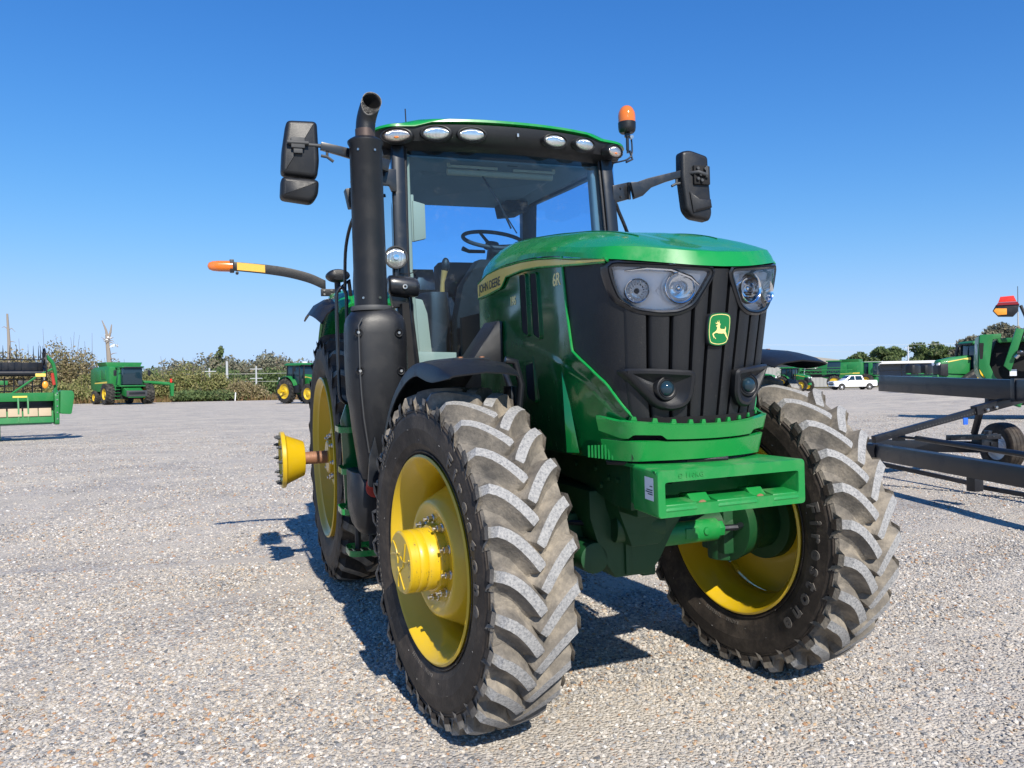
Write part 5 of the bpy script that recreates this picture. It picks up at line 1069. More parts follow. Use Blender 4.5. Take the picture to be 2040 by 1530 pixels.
    rs = N.new('FunctionNodeRandomValue'); rs.data_type = 'FLOAT'; rs.inputs[2].default_value = 0; rs.inputs[3].default_value = 1; rs.inputs['Seed'].default_value = seed+6
    pw = N.new('ShaderNodeMath'); pw.operation = 'POWER'; L.new(rs.outputs[1], pw.inputs[0]); pw.inputs[1].default_value = expo
    mr2 = N.new('ShaderNodeMapRange'); L.new(pw.outputs[0], mr2.inputs[0]); mr2.inputs[3].default_value = smin; mr2.inputs[4].default_value = smax
    vsc = N.new('ShaderNodeVectorMath'); vsc.operation = 'SCALE'; L.new(rv.outputs[0], vsc.inputs[0]); L.new(mr2.outputs[0], vsc.inputs['Scale']); L.new(vsc.outputs[0], ip.inputs['Scale'])
    rt = N.new('FunctionNodeRandomValue'); rt.data_type = 'FLOAT_VECTOR'; rt.inputs[0].default_value = (-.45, -.45, 0); rt.inputs[1].default_value = (.45, .45, 6.28); rt.inputs['Seed'].default_value = seed+7; L.new(rt.outputs[0], ip.inputs['Rotation'])
    L.new(ip.outputs[0], go.inputs[0])
    md = o.modifiers.new('scatter', 'NODES'); md.node_group = ng
    return o
stone_field('gravel_stones', [-.9+i*.35 for i in range(12)], 6500, .003, .0125, 3, 2.8)
stone_field('gravel_stones', [3.1+i*.7 for i in range(10)], 2000, .004, .0135, 11, 2.4, (5.5, 9.4))
stone_field('gravel_stones', [4.0+i*1.3 for i in range(20)], 420, .006, .017, 17, 2.0, (9, 28))
# ================================================================ HEADER TRAILER (black frame at right)
tr = thing('header_trailer', 'black steel header trailer frame with long beams and small tyre, right of the tractor', 'trailer', (7, 4.2, .17))
def T_(g, name, mats, bevel=.006, **k):
    o = g.build(name, mats, None, bevel, **k); o.parent = tr; o.matrix_parent_inverse = Matrix.Translation((-7, -4.2, -.17)); return o
def beam(p, q, w, h, up=(0, 0, 1)):
    g = G(); p, q = Vector(p), Vector(q); t = (q-p).normalized(); s_ = t.cross(Vector(up)).normalized(); u = s_.cross(t)
    g.loft([[c+s_*w/2*a+u*h/2*b_ for a, b_ in ((-1, -1), (1, -1), (1, 1), (-1, 1))] for c in (p, q)]); return g
T_(beam((8.96, 7.05, 1.40), (7.98, 3.86, 1.31), .20, .265), 'main_beam', BLKM)
T_(beam((7.97, 3.84, 1.31), (7.0, .7, 1.22), .21, .27), 'main_beam', BLKM)
g = beam((7.99, 3.88, 1.31), (7.96, 3.80, 1.31), .24, .30); T_(g, 'beam_joint', BLKM)
T_(beam((5.66, 3.93, .60), (5.0, 1.55, .575), .14, .185), 'lower_beam', BLKM); T_(beam((5.0, 1.55, .575), (4.75, .5, .56), .14, .185), 'lower_beam', BLKM)
g = G(); g.prism(poly_round([(5.55, .70), (5.73, .70), (5.73, .50), (5.66, .46), (5.58, .50)], .03), 'y', 3.92, 4.12); T_(g, 'beam_end_cap', BLKM)
T_(beam((5.80, 4.16, .73), (7.60, 4.14, 1.055), .07, .085), 'telescopic_brace', BLKM)
T_(beam((7.48, 4.13, 1.045), (8.40, 4.12, 1.205), .10, .12), 'brace_sleeve', BLKM)
g = G()
for k in range(22): 
    t = .36+.60*k/22; c = Vector((5.80, 4.16, .73)).lerp(Vector((7.60, 4.14, 1.055)), t); g.cyl(c+Vector((0, -.037, -.012)), c+Vector((0, -.0365, -.012)), .012, n=8)
T_(g, 'adjustment_hole', GREY, 0, kind='stuff')
for c in ((7.62, 4.06, 1.055), (7.78, 4.06, 1.085)): g = G(); g.cyl(c, (c[0], c[1]-.03, c[2]), .022, n=8); T_(g, 'pin', STEEL, .003)
g = beam((8.06, 4.48, 1.10), (8.18, 4.70, .68), .05, .08, (0, 1, 0)); T_(g, 'strut', BLKM)
T_(beam((8.35, 4.1, 1.21), (8.75, 4.10, 1.22), .30, .10), 'beam_saddle', BLKM)
g = G(); g.tube([(6.36, 4.30, .735), (6.45, 4.05, .72), (6.50, 3.9, .71)], [.018, .018, .020], 10); g.tube([(6.44, 4.10, .725), (6.17, 2.49, .66), (5.9, .9, .60)], .034, 14); g.box((6.40, 4.34, .73), (.12, .10, .10)); T_(g, 'steering_rod', BLKM, 0)
T_(beam((6.2, 4.86, .60), (8.5, 4.78, .48), .10, .16), 'rear_beam', BLKM)
T_(beam((7.57, 4.60, .66), (8.35, 4.46, .66), .10, .07), 'axle_plate', BLKM)
g = G()
for k in range(7): g.cyl((7.62+k*.10, 4.54-k*.018, .665), (7.62+k*.10, 4.535-k*.018, .665), .011, n=8)
T_(g, 'plate_hole', GREY, 0, kind='stuff')
g = G(); g.box((8.20, 4.55, .56), (.32, .16, .16)); g.cyl((8.20, 4.50, .66), (8.20, 4.50, .74), .05, n=10); g.box((8.22, 4.46, .56), (.05, .02, .05)); T_(g, 'hub_block', BLKM)
T_(beam((5.70, 3.99, .455), (6.20, 3.05, .27), .05, .05), 'under_rail', BLKM); T_(beam((6.1, 3.05, .27), (6.45, 2.2, .14+.03), .05, .05), 'under_rail', BLKM)
g = G(); g.box((5.42, 2.46, .43), (.12, .10, .22)); T_(g, 'post', BLKM)
g = beam((5.58, 3.45, .598), (5.53, 3.27, .596), .146, .09); T_(g, 'amber_label', paint('amber_sticker', (.55, .30, .02), .5, .1, dustamt=.1), 0)
g = G(); g.box((7.29, 4.10, .915), (.08, .01, .09)); T_(g, 'blue_label', BLUE, .002)
g = G(); M1 = Matrix.Translation((8.60, 4.60, .50)) @ Matrix.Rotation(R(-12), 4, 'Z')
g.lathe([(-.10, .19), (-.115, .21), (-.12, .27), (-.112, .315), (-.10, .33), (-.06, .338), (-.055, .332), (-.05, .338), (-.012, .341), (-.008, .334), (.0, .334), (.008, .341), (.05, .338), (.055, .332), (.06, .338), (.10, .33), (.112, .315), (.12, .27), (.115, .21), (.10, .19)], n=48)
g.v = [tuple(M1 @ Vector(v)) for v in g.v]; w_ = T_(g, 'wheel', RUBSIDE, 0, smooth=30)
g = G(); g.lathe([(-.10, .20), (-.09, .19), (-.03, .18), (-.02, .10), (-.05, .08), (-.06, 0)], n=32); g.lathe([(.10, .20), (.0, .18)], n=32); g.v = [tuple(M1 @ Vector(v)) for v in g.v]; g.build('rim', WHITE, w_)
# ================================================================ FAR MACHINES
def far_wheel(parent, c, r, w, rimr, yel=YEL, lugs=22, name='wheel'):
    g = G(); g.lathe([(-w*.45, rimr), (-w*.5, rimr*.6+r*.4), (-w*.48, r*.93), (-w*.2, r*.955), (w*.2, r*.955), (w*.48, r*.93), (w*.5, rimr*.6+r*.4), (w*.45, rimr)], c, n=32)
    for s in (-1, 1):
        for i in range(lugs):
            a = 2*math.pi*(i+(.5 if s > 0 else 0))/lugs; row = []
            for off, da in ((w*.5, 0), (w*.0, -.16)):
                for dt, rr in ((-.045, r*.95), (-.03, r), (.03, r), (.045, r*.95)):
                    t = a+da+dt/r; row.append((c[0]+s*off, c[1]-rr*math.cos(t), c[2]+rr*math.sin(t)))
            o = len(g.v); g.v += row; fs = [(0, 1, 5, 4), (1, 2, 6, 5), (2, 3, 7, 6), (0, 3, 2, 1), (4, 5, 6, 7)]; g.f += [tuple(o+k for k in f) for f in fs]; g.m += [0]*5
    w_ = g.build(name, RUBFAR, parent, smooth=30)
    for s in (-1, 1):
        h = G(); h.lathe([(s*w*.46, rimr*1.0), (s*w*.40, rimr*.93), (s*w*.22, rimr*.80), (s*w*.25, rimr*.45), (s*w*.42, rimr*.30), (s*w*.42, 0)], c, n=28); h.build('rim', yel, w_, smooth=30)
    return w_
def far_tractor(name, label, x, y, rz, sc=1.0, white=False, dual=True, group=None, tracks=False):
    t = thing(name, label, 'tractor', (x, y, gz(x, y)), rz, group); t.scale = (sc,)*3
    P = lambda g, nm, m_, b_=.02, **k: g.build(nm, m_, t, b_, **k)
    # bonnet: sloping to the front
    g = G(); g.loft([[(x_*w, yy, z) for x_, z in ((-1, z0), (-1, z1-.18), (-.7, z1), (.7, z1), (1, z1-.18), (1, z0))] for yy, w, z0, z1 in ((-1.05, .30, 1.25, 1.95), (-.95, .42, 1.2, 2.02), (-.2, .46, 1.15, 2.18), (.9, .46, 1.1, 2.32))]); P(g, 'bonnet', GREENB)
    g = G(); g.loft([[(x_*w, yy, z) for x_, z in ((-1, z0), (-1, z1), (1, z1), (1, z0))] for yy, w, z0, z1 in ((-1.10, .30, 1.15, 1.72), (-1.0, .43, 1.05, 1.78), (-.55, .475, 1.0, 1.80))]); P(g, 'grille', BLK)
    for s in (-1, 1):
        g = G(); g.add([(s*.468, -.55, 1.93), (s*.468, .9, 2.18), (s*.468, .9, 2.00), (s*.468, .45, 2.06), (s*.468, -.55, 1.87)], [(0, 1, 2, 3, 4)]); P(g, 'yellow_stripe', GOLD, 0)
        g = G(); g.prism([(s*.14, 1.80), (s*.42, 1.86), (s*.38, 1.70), (s*.16, 1.68)], 'y', -1.12, -1.0); P(g, 'headlight', SILV, .01)
        g = G(); g.tube([(s*.80, 1.1, 2.9), (s*1.15, 1.05, 2.9)], .03, 6); m_ = P(g, 'mirror_arm', BLK, 0); g = G(); g.box((s*1.2, 1.05, 2.75), (.18, .08, .45)); g.build('mirror', BLK, m_, .02)
    g = G(); g.box((0, 1.0, 1.0), (.7, 3.6, .5)); g.box((0, -.9, .95), (.6, .5, .3)); P(g, 'chassis', GREENB)
    g = G(); g.prism([(-.78, 1.1), (.78, 1.1), (.78, 1.5), (-.78, 1.5)], 'y', 1.1, 2.5); g.prism([(-.5, 1.5), (.5, 1.5), (.5, 2.2), (-.5, 2.2)], 'y', 1.7, 2.2); P(g, 'cab_floor', BLK)
    g = G(); g.prism([(.98, 1.5), (1.02, 3.0), (2.5, 3.0), (2.6, 1.7)], 'x', -.74, .74); P(g, 'cab_glass', DGLASS, .01)
    for s in (-1, 1):
        for y0, y1 in ((.96, 1.0), (1.75, 1.8), (2.6, 2.5)): g = G(); g.tube([(s*.77, y0, 1.5), (s*.75, y1, 3.02)], .045, 6); P(g, 'cab_pillar', BLK, 0)
    g = G(); g.loft([[(x_*.84, y_, 2.98) for x_, y_ in ((-1, .85), (1, .85), (1, 2.7), (-1, 2.7))], [(x_*.88, y_, 3.08) for x_, y_ in ((-1, .80), (1, .80), (1, 2.75), (-1, 2.75))], [(x_*.75, y_, 3.20) for x_, y_ in ((-1, .95), (1, .95), (1, 2.6), (-1, 2.6))]]); P(g, 'cab_roof', GREENB)
    g = G(); g.box((0, .80, 3.02), (1.5, .05, .10)); P(g, 'light_bar', BLK)
    if white: g = G(); g.box((-.1, 1.2, 3.25), (.35, .25, .14)); P(g, 'receiver_globe', WHITE, .03)
    g = G(); g.tube([(-.62, .62, 1.2), (-.62, .62, 2.75)], .07, 10); g.tube([(-.62, .62, 2.75), (-.62, .60, 3.05)], .045, 8); P(g, 'exhaust_stack', BLK, 0)
    g = G(); g.loft([sup(-.72, .72, .2, .2, z, 3, 16) for z in (1.1, 1.95)]); g.box((-.85, 1.2, 1.15), (.35, .8, .6)); P(g, 'fuel_tank', BLK)
    for s in (-1, 1):
        g = G(); g.sheet([[(s*.62, 2.35-1.12*math.cos(a), 1.02+1.18*math.sin(a)), (s*1.12, 2.35-1.12*math.cos(a), 1.0+1.15*math.sin(a))] for a in [R(20+k*12) for k in range(12)]], .03); P(g, 'rear_fender', GREENB, 0, smooth=60)
        if not tracks:
            far_wheel(t, (s*.98, 2.35, .98), .98, .50, .60)
            far_wheel(t, (s*.92, -.35, .78), .78, .40, .46)
            if dual: g = G(); g.cyl((s*1.2, 2.35, .98), (s*1.65, 2.35, .98), .09, n=12); g.cyl((s*1.5, 2.35, .98), (s*1.68, 2.35, .98), .13, .2, n=16); P(g, 'dual_hub', YEL, 0)
    if tracks:
        for s in (-1, 1):
            pts = [(-.2, .18), (-.45, .32), (-.42, .52), (1.05, 1.52), (1.35, 1.62), (1.65, 1.52), (2.75, .55), (2.8, .30), (2.6, .16)]
            g = G(); g.loft([[(s*xx, y_, z_) for y_, z_ in pts] for xx in (.62, 1.15)]); g2 = pinset(pts, .06); tk_ = P(g, 'rubber_track', RUBFAR, .04)
            g = G(); g.lathe([(s*.56, .50), (s*.60, .50), (s*.62, .42), (s*.60, .12), (s*.70, .1), (s*.7, 0)], (s*.56, 1.35, 1.02), n=28); g.lathe([(0, .38), (s*.03, .36), (s*.05, .1), (s*.05, 0)], (s*1.15, 2.4, .50), n=20); g.lathe([(0, .36), (s*.03, .34), (s*.05, .1), (s*.05, 0)], (s*1.15, .0, .48), n=20); g.build('track_wheel', YEL, tk_)
            g = G(); g.add([(s*1.16, y_*.86+.16, z_*.78+.14) for y_, z_ in pts], [tuple(range(len(pts)))]); g.build('track_side', BLKM, tk_)
    return t
far_tractor('far_tractor', 'distant green tractor with a white box on its roof, parked at the tree line left of the big tractor', 6.3, 65.2, R(33), 1.08, white=True)['label'] = 'distant green tractor with white box on its roof near the far trees'
far_tractor('far_tractor', 'small green tractor seen between the sprayer and the black front fender', 66.4, 75.5, R(22), .95, group='green tractors in the far right row')
far_tractor('far_tractor', 'green tractor at far right, leftmost of its row, partly hidden by the fender', 60.3, 74.6, R(20), 1.0, group='green tractors in the far right row')['label'] = 'leftmost green tractor of the far right row, partly hidden behind the fender'
far_tractor('tracked_tractor', 'green tractor on black rubber tracks with yellow stripe, behind the black trailer beam', 41.3, 33.0, R(-110), .98, tracks=True)
# ---- combine ------------------------------------------------------
def combine(label, x, y, rz, sc=1.0, auger=True):
    t = thing('combine_harvester', label, 'combine harvester', (x, y, gz(x, y)), rz); t.scale = (sc,)*3
    P = lambda g, nm, m_, b_=.03, **k: g.build(nm, m_, t, b_, **k)
    g = G(); g.loft([[(x_*w, yy, z) for x_, z in ((-1, z0), (-1, z1), (1, z1), (1, z0))] for yy, w, z0, z1 in ((1.3, 1.45, 1.3, 3.45), (1.6, 1.55, 1.2, 3.6), (5.2, 1.55, 1.2, 3.5), (6.4, 1.5, 1.5, 3.3), (7.2, 1.3, 1.8, 2.9))]); P(g, 'body', GREENB)
    g = G(); g.loft([[(x_*a, y_*1, z) for x_, y_ in ((-1, 1.8), (1, 1.8), (1, 4.2), (-1, 4.2))] for z, a in ((3.4, 1.4), (3.95, 1.65))]); P(g, 'grain_tank', GREENB)
    for s in (-1, 1):
        g = G(); g.add([(s*1.555, 1.7, 2.15), (s*1.555, 5.2, 2.05), (s*1.555, 5.2, 1.95), (s*1.555, 1.7, 1.98)], [(0, 1, 2, 3)]); P(g, 'yellow_stripe', GOLD, 0)
        g = G(); g.box((s*1.57, 2.6, 2.8), (.04, 1.2, .9)); g.box((s*1.57, 4.2, 2.7), (.04, 1.5, 1.0)); P(g, 'side_door', GREENB, .02)
        g = G(); g.tube([(s*.95, -.2, 3.3), (s*1.5, -.3, 3.2), (s*1.5, -.3, 2.6)], .03, 6); P(g, 'mirror_arm', BLK, 0)
        g = G(); g.box((s*1.5, -.3, 2.9), (.25, .08, .5)); P(g, 'mirror', BLK, .02)
        far_wheel(t, (s*1.75, .9, .98), .98, .75, .52, lugs=20); far_wheel(t, (s*1.5, 5.0, .66), .66, .5, .36, lugs=18)
    g = G(); g.prism([(-.35, 1.85), (-.45, 3.35), (1.3, 3.4), (1.3, 1.8)], 'x', -.85, .85); P(g, 'cab_glass', DGLASS, .04)
    g = G(); g.box((0, .4, 3.46), (1.95, 2.0, .14)); P(g, 'cab_roof', GREENB, .05)
    g = G(); g.box((0, -.62, 3.42), (1.7, .06, .12)); P(g, 'light_bar', BLK, .01)
    for s in (-1, 1): g = G(); g.prism([(s*.85, 1.8), (s*1.15, 1.8), (s*.98, 3.4), (s*.86, 3.4)], 'y', .2, .7); P(g, 'cab_side_post', GREENB)
    g = G(); g.prism([(.4, 1.75), (-1.4, 1.1), (-1.4, .65), (.6, .9)], 'x', -.75, .75); g.box((0, -.1, 1.72), (2.3, .5, .12)); P(g, 'feeder_house', GREENB)
    g = G(); g.loft([[(x_, -1.46, z) for x_, z in ((-.9, .75), (.9, .75), (.9, 1.3), (-.9, 1.3))], [(x_, -1.36, z) for x_, z in ((-.9, .75), (.9, .75), (.9, 1.3), (-.9, 1.3))]]); P(g, 'feeder_frame', GREY)
    g = G(); g.box((0, -1.47, 1.05), (1.4, .04, .22)); P(g, 'feeder_drum', BLK)
    g = G(); g.box((0, 1.8, .9), (2.3, 2.8, .8)); P(g, 'underside', BLKD)
    g = G(); 
    for k in range(5): g.box((-1.25, .05, .5+.3*k), (.5, .25, .04))
    P(g, 'cab_step', GREENB, 0)
    if auger: g = G(); g.tube([(1.2, 2.2, 2.1), (2.9, .6, 1.95), (3.6, -.1, 1.85)], .17, 10); g.prism([(3.45, 1.95), (3.85, 1.95), (3.75, .7), (3.55, .7)], 'y', -.25, .05); a_ = P(g, 'unloading_auger', GREENB, 0); g = G(); g.cyl((3.55, -.2, 2.0), (3.55, -.2, 2.35), .10, n=10); g.build('red_lamp', REDR, a_)
    return t
combine('green combine harvester without header, parked before the bushes at far left', -8.9, 77.5, R(24), 1.0)
combine('green combine harvester seen from the side behind the white pickup truck', 91.2, 88.4, R(36), 1.12, auger=False)
# ---- sprayer ------------------------------------------------------
sx, sy = 79.4, 87.7; t = thing('crop_sprayer', 'green self-propelled sprayer with long folded boom beside the white pickup', 'sprayer', (sx, sy, gz(sx, sy)), R(48))
P = lambda g, nm, m_, b_=.02, **k: g.build(nm, m_, t, b_, **k)
g = G(); g.box((0, 0, 1.9), (1.2, 6.2, .35)); g.box((0, .5, 2.5), (2.2, 2.6, 1.0)); P(g, 'chassis', BLK)
g = G(); g.prism([(-3.2, 2.0), (-3.3, 3.9), (-1.6, 4.0), (-1.4, 2.1)], 'x', -.85, .85); P(g, 'cab_glass', DGLASS)
g = G(); g.box((0, -2.4, 4.03), (2.0, 2.1, .16)); P(g, 'cab_roof', GREENB)
g = G(); g.prism([(1.6, 2.1), (1.6, 3.2), (3.6, 2.9), (3.8, 2.1)], 'x', -.6, .6); P(g, 'engine_hood', GREENB)
for s in (-1, 1):
    for y_ in (-2.4, 2.3): far_wheel(t, (s*1.7, y_, .98), .98, .40, .64, lugs=20)
    for y_ in (-2.4, 2.3): g = G(); g.tube([(s*1.4, y_, 1.0), (s*1.3, y_, 1.9), (s*.6, y_, 1.95)], .10, 8); P(g, 'leg', GREENB, 0)
    g = G(); xb = s*1.75
    g.box((xb, 0, 2.75), (.10, 9.6, .12)); g.box((xb, 0, 2.25), (.08, 9.6, .08)); g.box((xb, 0, 3.1), (.08, 7, .06))
    for k in range(17): y0 = -4.8+.6*k; g.tube([(xb, y0, 2.25), (xb, y0+.3, 2.75), (xb, y0+.6, 2.25)], .03, 4)
    P(g, 'boom', GREENB, 0)
g = G(); g.tube(catmull([(-1.2, 1.5, 1.4), (-1.5, 1.5, 2.8), (-1.6, .8, 3.4), (-1.4, 0, 3.0)], 5), .07, 8); P(g, 'filling_pipe', WHITE, 0)
g = G(); g.prism([(-.9, 3.2), (.9, 3.2), (.7, 2.4), (-.7, 2.4)], 'y', 3.6, 4.3); P(g, 'boom_rack', GREENB)
# ---- pickup -------------------------------------------------------
t = thing('pickup_truck', 'white crew-cab pickup truck parked at far right beside the sprayer', 'pickup truck', (78.1, 79.5, 0), R(-108))
P = lambda g, nm, m_, b_=.03, **k: g.build(nm, m_, t, b_, **k)
g = G(); g.loft([[(x_*w, yy, z) for x_, z in ((-1, z0), (-1.0, z1-.12), (-.92, z1), (.92, z1), (1.0, z1-.12), (1, z0))] for yy, w, z0, z1 in ((-2.85, .88, .50, 1.08), (-2.75, .97, .45, 1.16), (-1.3, 1.0, .42, 1.25), (-1.25, 1.0, .42, 1.26), (1.2, 1.0, .42, 1.26), (2.9, .99, .5, 1.27), (3.0, .95, .55, 1.22))]); P(g, 'body', WHITE, .04)
g = G(); g.loft([[(x_*w, yy, z) for x_, yy in ((-1, y0), (1, y0), (1, y1), (-1, y1))] for z, w, y0, y1 in ((1.24, .95, -1.45, 1.25), (1.9, .76, -.60, 1.02), (1.94, .70, -.5, .95))]); cb = P(g, 'cab', WHITE, .04)
g = G(); g.add([(-.86, -1.28, 1.30), (.86, -1.28, 1.30), (.72, -.66, 1.85), (-.72, -.66, 1.85)], [(0, 1, 2, 3)]); g.v = [(a, b_-.03, c+.02) for a, b_, c in g.v]; P(g, 'windscreen', DGLASS, 0)
for s in (-1, 1):
    for y0, y1, q0, q1 in ((-.95, -.05, -.50, -.05), (.05, 1.0, .05, .85)): g = G(); g.add([(s*.952, y0, 1.30), (s*.952, y1, 1.30), (s*.785, q1, 1.84), (s*.785, q0, 1.84)], [(0, 1, 2, 3)]); P(g, 'side_window', DGLASS, 0)
    g = G(); g.box((s*1.08, -.95, 1.35), (.18, .12, .2)); P(g, 'mirror', BLK, .02)
    g = G(); g.box((s*.78, -2.86, .98), (.32, .10, .18)); P(g, 'headlight', SILV, .01)
    for y_ in (-1.85, 1.9):
        g = G(); g.lathe([(-.13, .22), (-.14, .36), (-.12, .40), (.12, .40), (.14, .36), (.13, .22)], (s*.88, y_, .40), n=28); w_ = P(g, 'wheel', RUBFAR, 0)
        g = G(); g.lathe([(0, .24), (s*-.02, .20), (s*.0, .05), (0, 0)], (s*1.015, y_, .40), n=20); g.build('rim', SILV, w_)
        g = G(); g.lathe([(0, .46), (s*.012, .46), (s*.012, .0)], (s*.995, y_, .42), n=28); P(g, 'wheel_arch', BLKD, 0)
g = G(); g.box((0, -2.87, .86), (1.3, .06, .34)); P(g, 'grille', BLK, .01); g = G(); g.box((0, -2.90, .90), (1.3, .04, .05)); P(g, 'grille_bar', SILV, 0); g = G(); g.box((0, -2.92, .58), (1.8, .14, .18)); P(g, 'bumper', CHROME, .02)
text_part('lettering', 'ag-pro', .34, lambda x, y, z: Vector((-1.004, -.15+(-x), .86+y)), GREENE, t, 0)
# ---- cart wheel pair etc: low green planter behind the beam --------
t = thing('planter', 'low green planter with black hoses at far right, behind the trailer beam', 'planter', (66, 57, 0), R(20))
P = lambda g, nm, m_, b_=.02, **k: g.build(nm, m_, t, b_, **k)
g = G(); g.box((0, 0, 1.5), (6.5, .3, .3)); g.box((0, .5, 1.9), (6.5, .15, .12)); P(g, 'tool_bar', GREENB)
for k in range(8): g = G(); g.prism([(-.9, .4), (.2, .2), (.5, 1.2), (.2, 1.7), (-.5, 1.5)], 'x', -3.1+k*.85, -2.75+k*.85); P(g, 'row_unit', GREENB)
for k in range(2): g = G(); g.loft([sup(-1.6+k*3.1, .6, .9, .6, z, 3, 16) for z in (1.9, 2.3, 2.7)]+[sup(-1.6+k*3.1, .6, .7, .45, 2.85, 3, 16)]); P(g, 'seed_tank', BLK)
for s in (-1, 1): far_wheel(t, (s*2.2, .9, .5), .5, .3, .28)
# ---- big green machine at right edge -------------------------------
t = thing('hay_machine', 'large green implement with curved side shield and folded arms at the right edge', 'farm implement', (24.05, 15.45, 0), R(-47))
P = lambda g, nm, m_, b_=.02, **k: g.build(nm, m_, t, b_, **k)
# local frame: -y faces the camera, x runs to the right in the picture
sh = [(-1.50, 2.90), (-1.54, 1.75), (-1.32, 1.35), (-.70, .65), (-.3, .45)]
g = G(); rr = []
for x_, z_ in catmull([(a, 0, c) for a, c in sh], 4) and [(p.x, p.z) for p in catmull([(a, 0, c) for a, c in sh], 4)]: rr.append([(x_, -.35, z_), (x_-.02, .0, z_-.02), (x_+.02, 1.6, z_)])
g.sheet(rr, .04); P(g, 'curved_shield', GREENB, 0)
fo = [(-1.48, 2.93), (-.85, 2.95), (-.85, 2.80), (-1.10, 2.75), (-1.20, 1.9), (-1.05, 1.5), (-.25, .6), (-.35, .45), (-1.30, 1.40), (-1.52, 1.8)]
g = G(); g.prism(fo, 'y', -.42, -.32); P(g, 'side_frame', GREENB); g = G(); g.prism(poly_round([(-1.50, 2.65), (-1.36, 2.65), (-1.40, 2.1), (-1.48, 2.1)], .03), 'y', -.428, -.41); P(g, 'frame_slot', BLKD, 0)
g = G(); g.box((-1.545, .2, 2.45), (.01, .45, .34)); P(g, 'paper_label', LABEL, 0)
g = G(); g.prism([(-1.2, .5), (3.5, .5), (3.5, 2.75), (-.95, 2.75), (-1.2, 1.9)], 'y', .1, 1.6); P(g, 'body', BLKD)
g = G(); g.prism([(-.95, 2.8), (3.5, 2.9), (3.5, 2.75), (-.9, 2.65)], 'y', -.2, 1.7); P(g, 'top_cover', GREENB)
g = G(); g.prism([(-.45, 3.1), (-.22, 3.05), (-.62, 1.65), (-.82, 1.85)], 'y', -.75, -.6); P(g, 'lift_arm', GREENB)
g = G(); g.prism([(-.12, 3.12), (3.4, 4.45), (3.4, 4.15), (.30, 2.88), (-.05, 2.85)], 'y', -.75, -.6); P(g, 'lift_arm', GREENB)
g = G(); g.sheet([[(-.05+.45*math.sin(a)+.5, yy, 2.75-.45*math.cos(a)) for yy in (-.75, -.5)] for a in [R(-95+k*15) for k in range(9)]], .08); g.box((1.6, -.62, 2.42), (1.9, .2, .14)); P(g, 'arm_bracket', GREENB, 0)
g = G(); g.cyl((-.45, -.8, 2.25), (2.2, -.8, 2.25), .10, n=14); P(g, 'hydraulic_cylinder', BLK, 0); g = G(); g.cyl((-.50, -.82, 2.1), (-.30, -.82, 2.32), .07, n=10); P(g, 'cylinder_end', STEEL, .01)
g = G(); g.cyl((1.0, -.95, 2.35), (1.0, -.7, 2.35), .32, n=24); P(g, 'round_cover', GREENB)
g = G(); g.tube(catmull([(-.30, -.6, 2.75), (-.20, -.7, 3.05), (-.14, -.75, 3.3), (-.32, -.75, 3.85)], 4), .05, 8); sm = P(g, 'marker_post', BLK, 0)
g = G(); g.prism([(-1.02, 3.90), (-.36, 3.88), (-.42, 3.62), (-.54, 3.48), (-.96, 3.50), (-1.12, 3.70)], 'y', -.80, -.70); g.build('marker_board', BLK, sm, .01)
g = G(); g.prism([(-.90, 4.16), (-.52, 4.18), (-.44, 3.98), (-.96, 3.98)], 'y', -.83, -.78); g.build('red_reflector', REDR, sm, .005)
g = G(); g.prism([(-.96, 3.97), (-.42, 3.97), (-.36, 3.88), (-1.02, 3.88)], 'y', -.83, -.78); g.build('maroon_reflector', paint('dark_red', (.25, .01, .012), .4, .2, dustamt=0), sm, .0)
g = G(); g.prism([(-1.10, 3.70), (-1.04, 3.78), (-.72, 3.76), (-.72, 3.56), (-.98, 3.55)], 'y', -.83, -.79); g.build('amber_lamp', ORNP, sm, .005)
g = G(); 
for k in range(7): g.cyl((-.1+.25*k, -.3, 1.9-.12*k), (.1+.25*k, -.25, 1.5-.12*k), .03, n=6)
P(g, 'hose', GREENB, 0); g = G(); g.box((-.52, -.44, 1.62), (.20, .01, .22)); P(g, 'paper_label', LABEL, 0)
for s in (0, 1): far_wheel(t, (.2+s*2.8, .8, .55), .55, .35, .3)
# ---- cutting header at left ----------------------------------------
hx, hy = -6.05, 23.2; t = thing('combine_header', 'green grain header with dark reel and steel tines, standing at the left edge', 'combine header', (hx, hy, 0), R(16)); t.scale = (1, 1, 1.25)
P = lambda g, nm, m_, b_=.015, **k: g.build(nm, m_, t, b_, **k)
# local: +x end at x=0 (right end in the picture), runs to -x; -y faces the camera
g = G(); g.loft([[(x_, y_, z_) for y_, z_ in ((-.10, .42), (.45, .36), (.50, .62), (.02, .70))] for x_ in (-6.5, -.22)]); P(g, 'floor_pan', GREENB)
g = G(); g.box((-3.4, .15, 1.02), (6.4, .10, .20)); P(g, 'cross_beam', GREENB)
g = G(); g.box((-3.4, .35, .85), (6.4, .10, .36)); P(g, 'back_sheet', BLKM)
for x0, x1 in ((-.98, -.62), (-.60, -.28), (-2.6, -1.4), (-1.36, -1.02)): g = G(); g.box(((x0+x1)/2, -.02, .66), (x1-x0, .05, .20), (R(-22), 0, 0)); P(g, 'skid_panel', paint('tan_panel', (.42, .33, .22), .7, 0, dustamt=.4), .01)
for x_ in (-1.10, -.86): g = G(); g.prism([(-.1, .45), (.1, .45), (.12, 1.05), (.0, .9)], 'x', x_-.02, x_+.02); P(g, 'knife_bracket', GREENB, 0)
g = G(); g.prism(poly_round([(-.15, .36), (.45, .38), (.52, 1.15), (.2, 1.18), (-.15, 1.1)], .08), 'x', -.20, -.08); P(g, 'end_plate', GREENB)
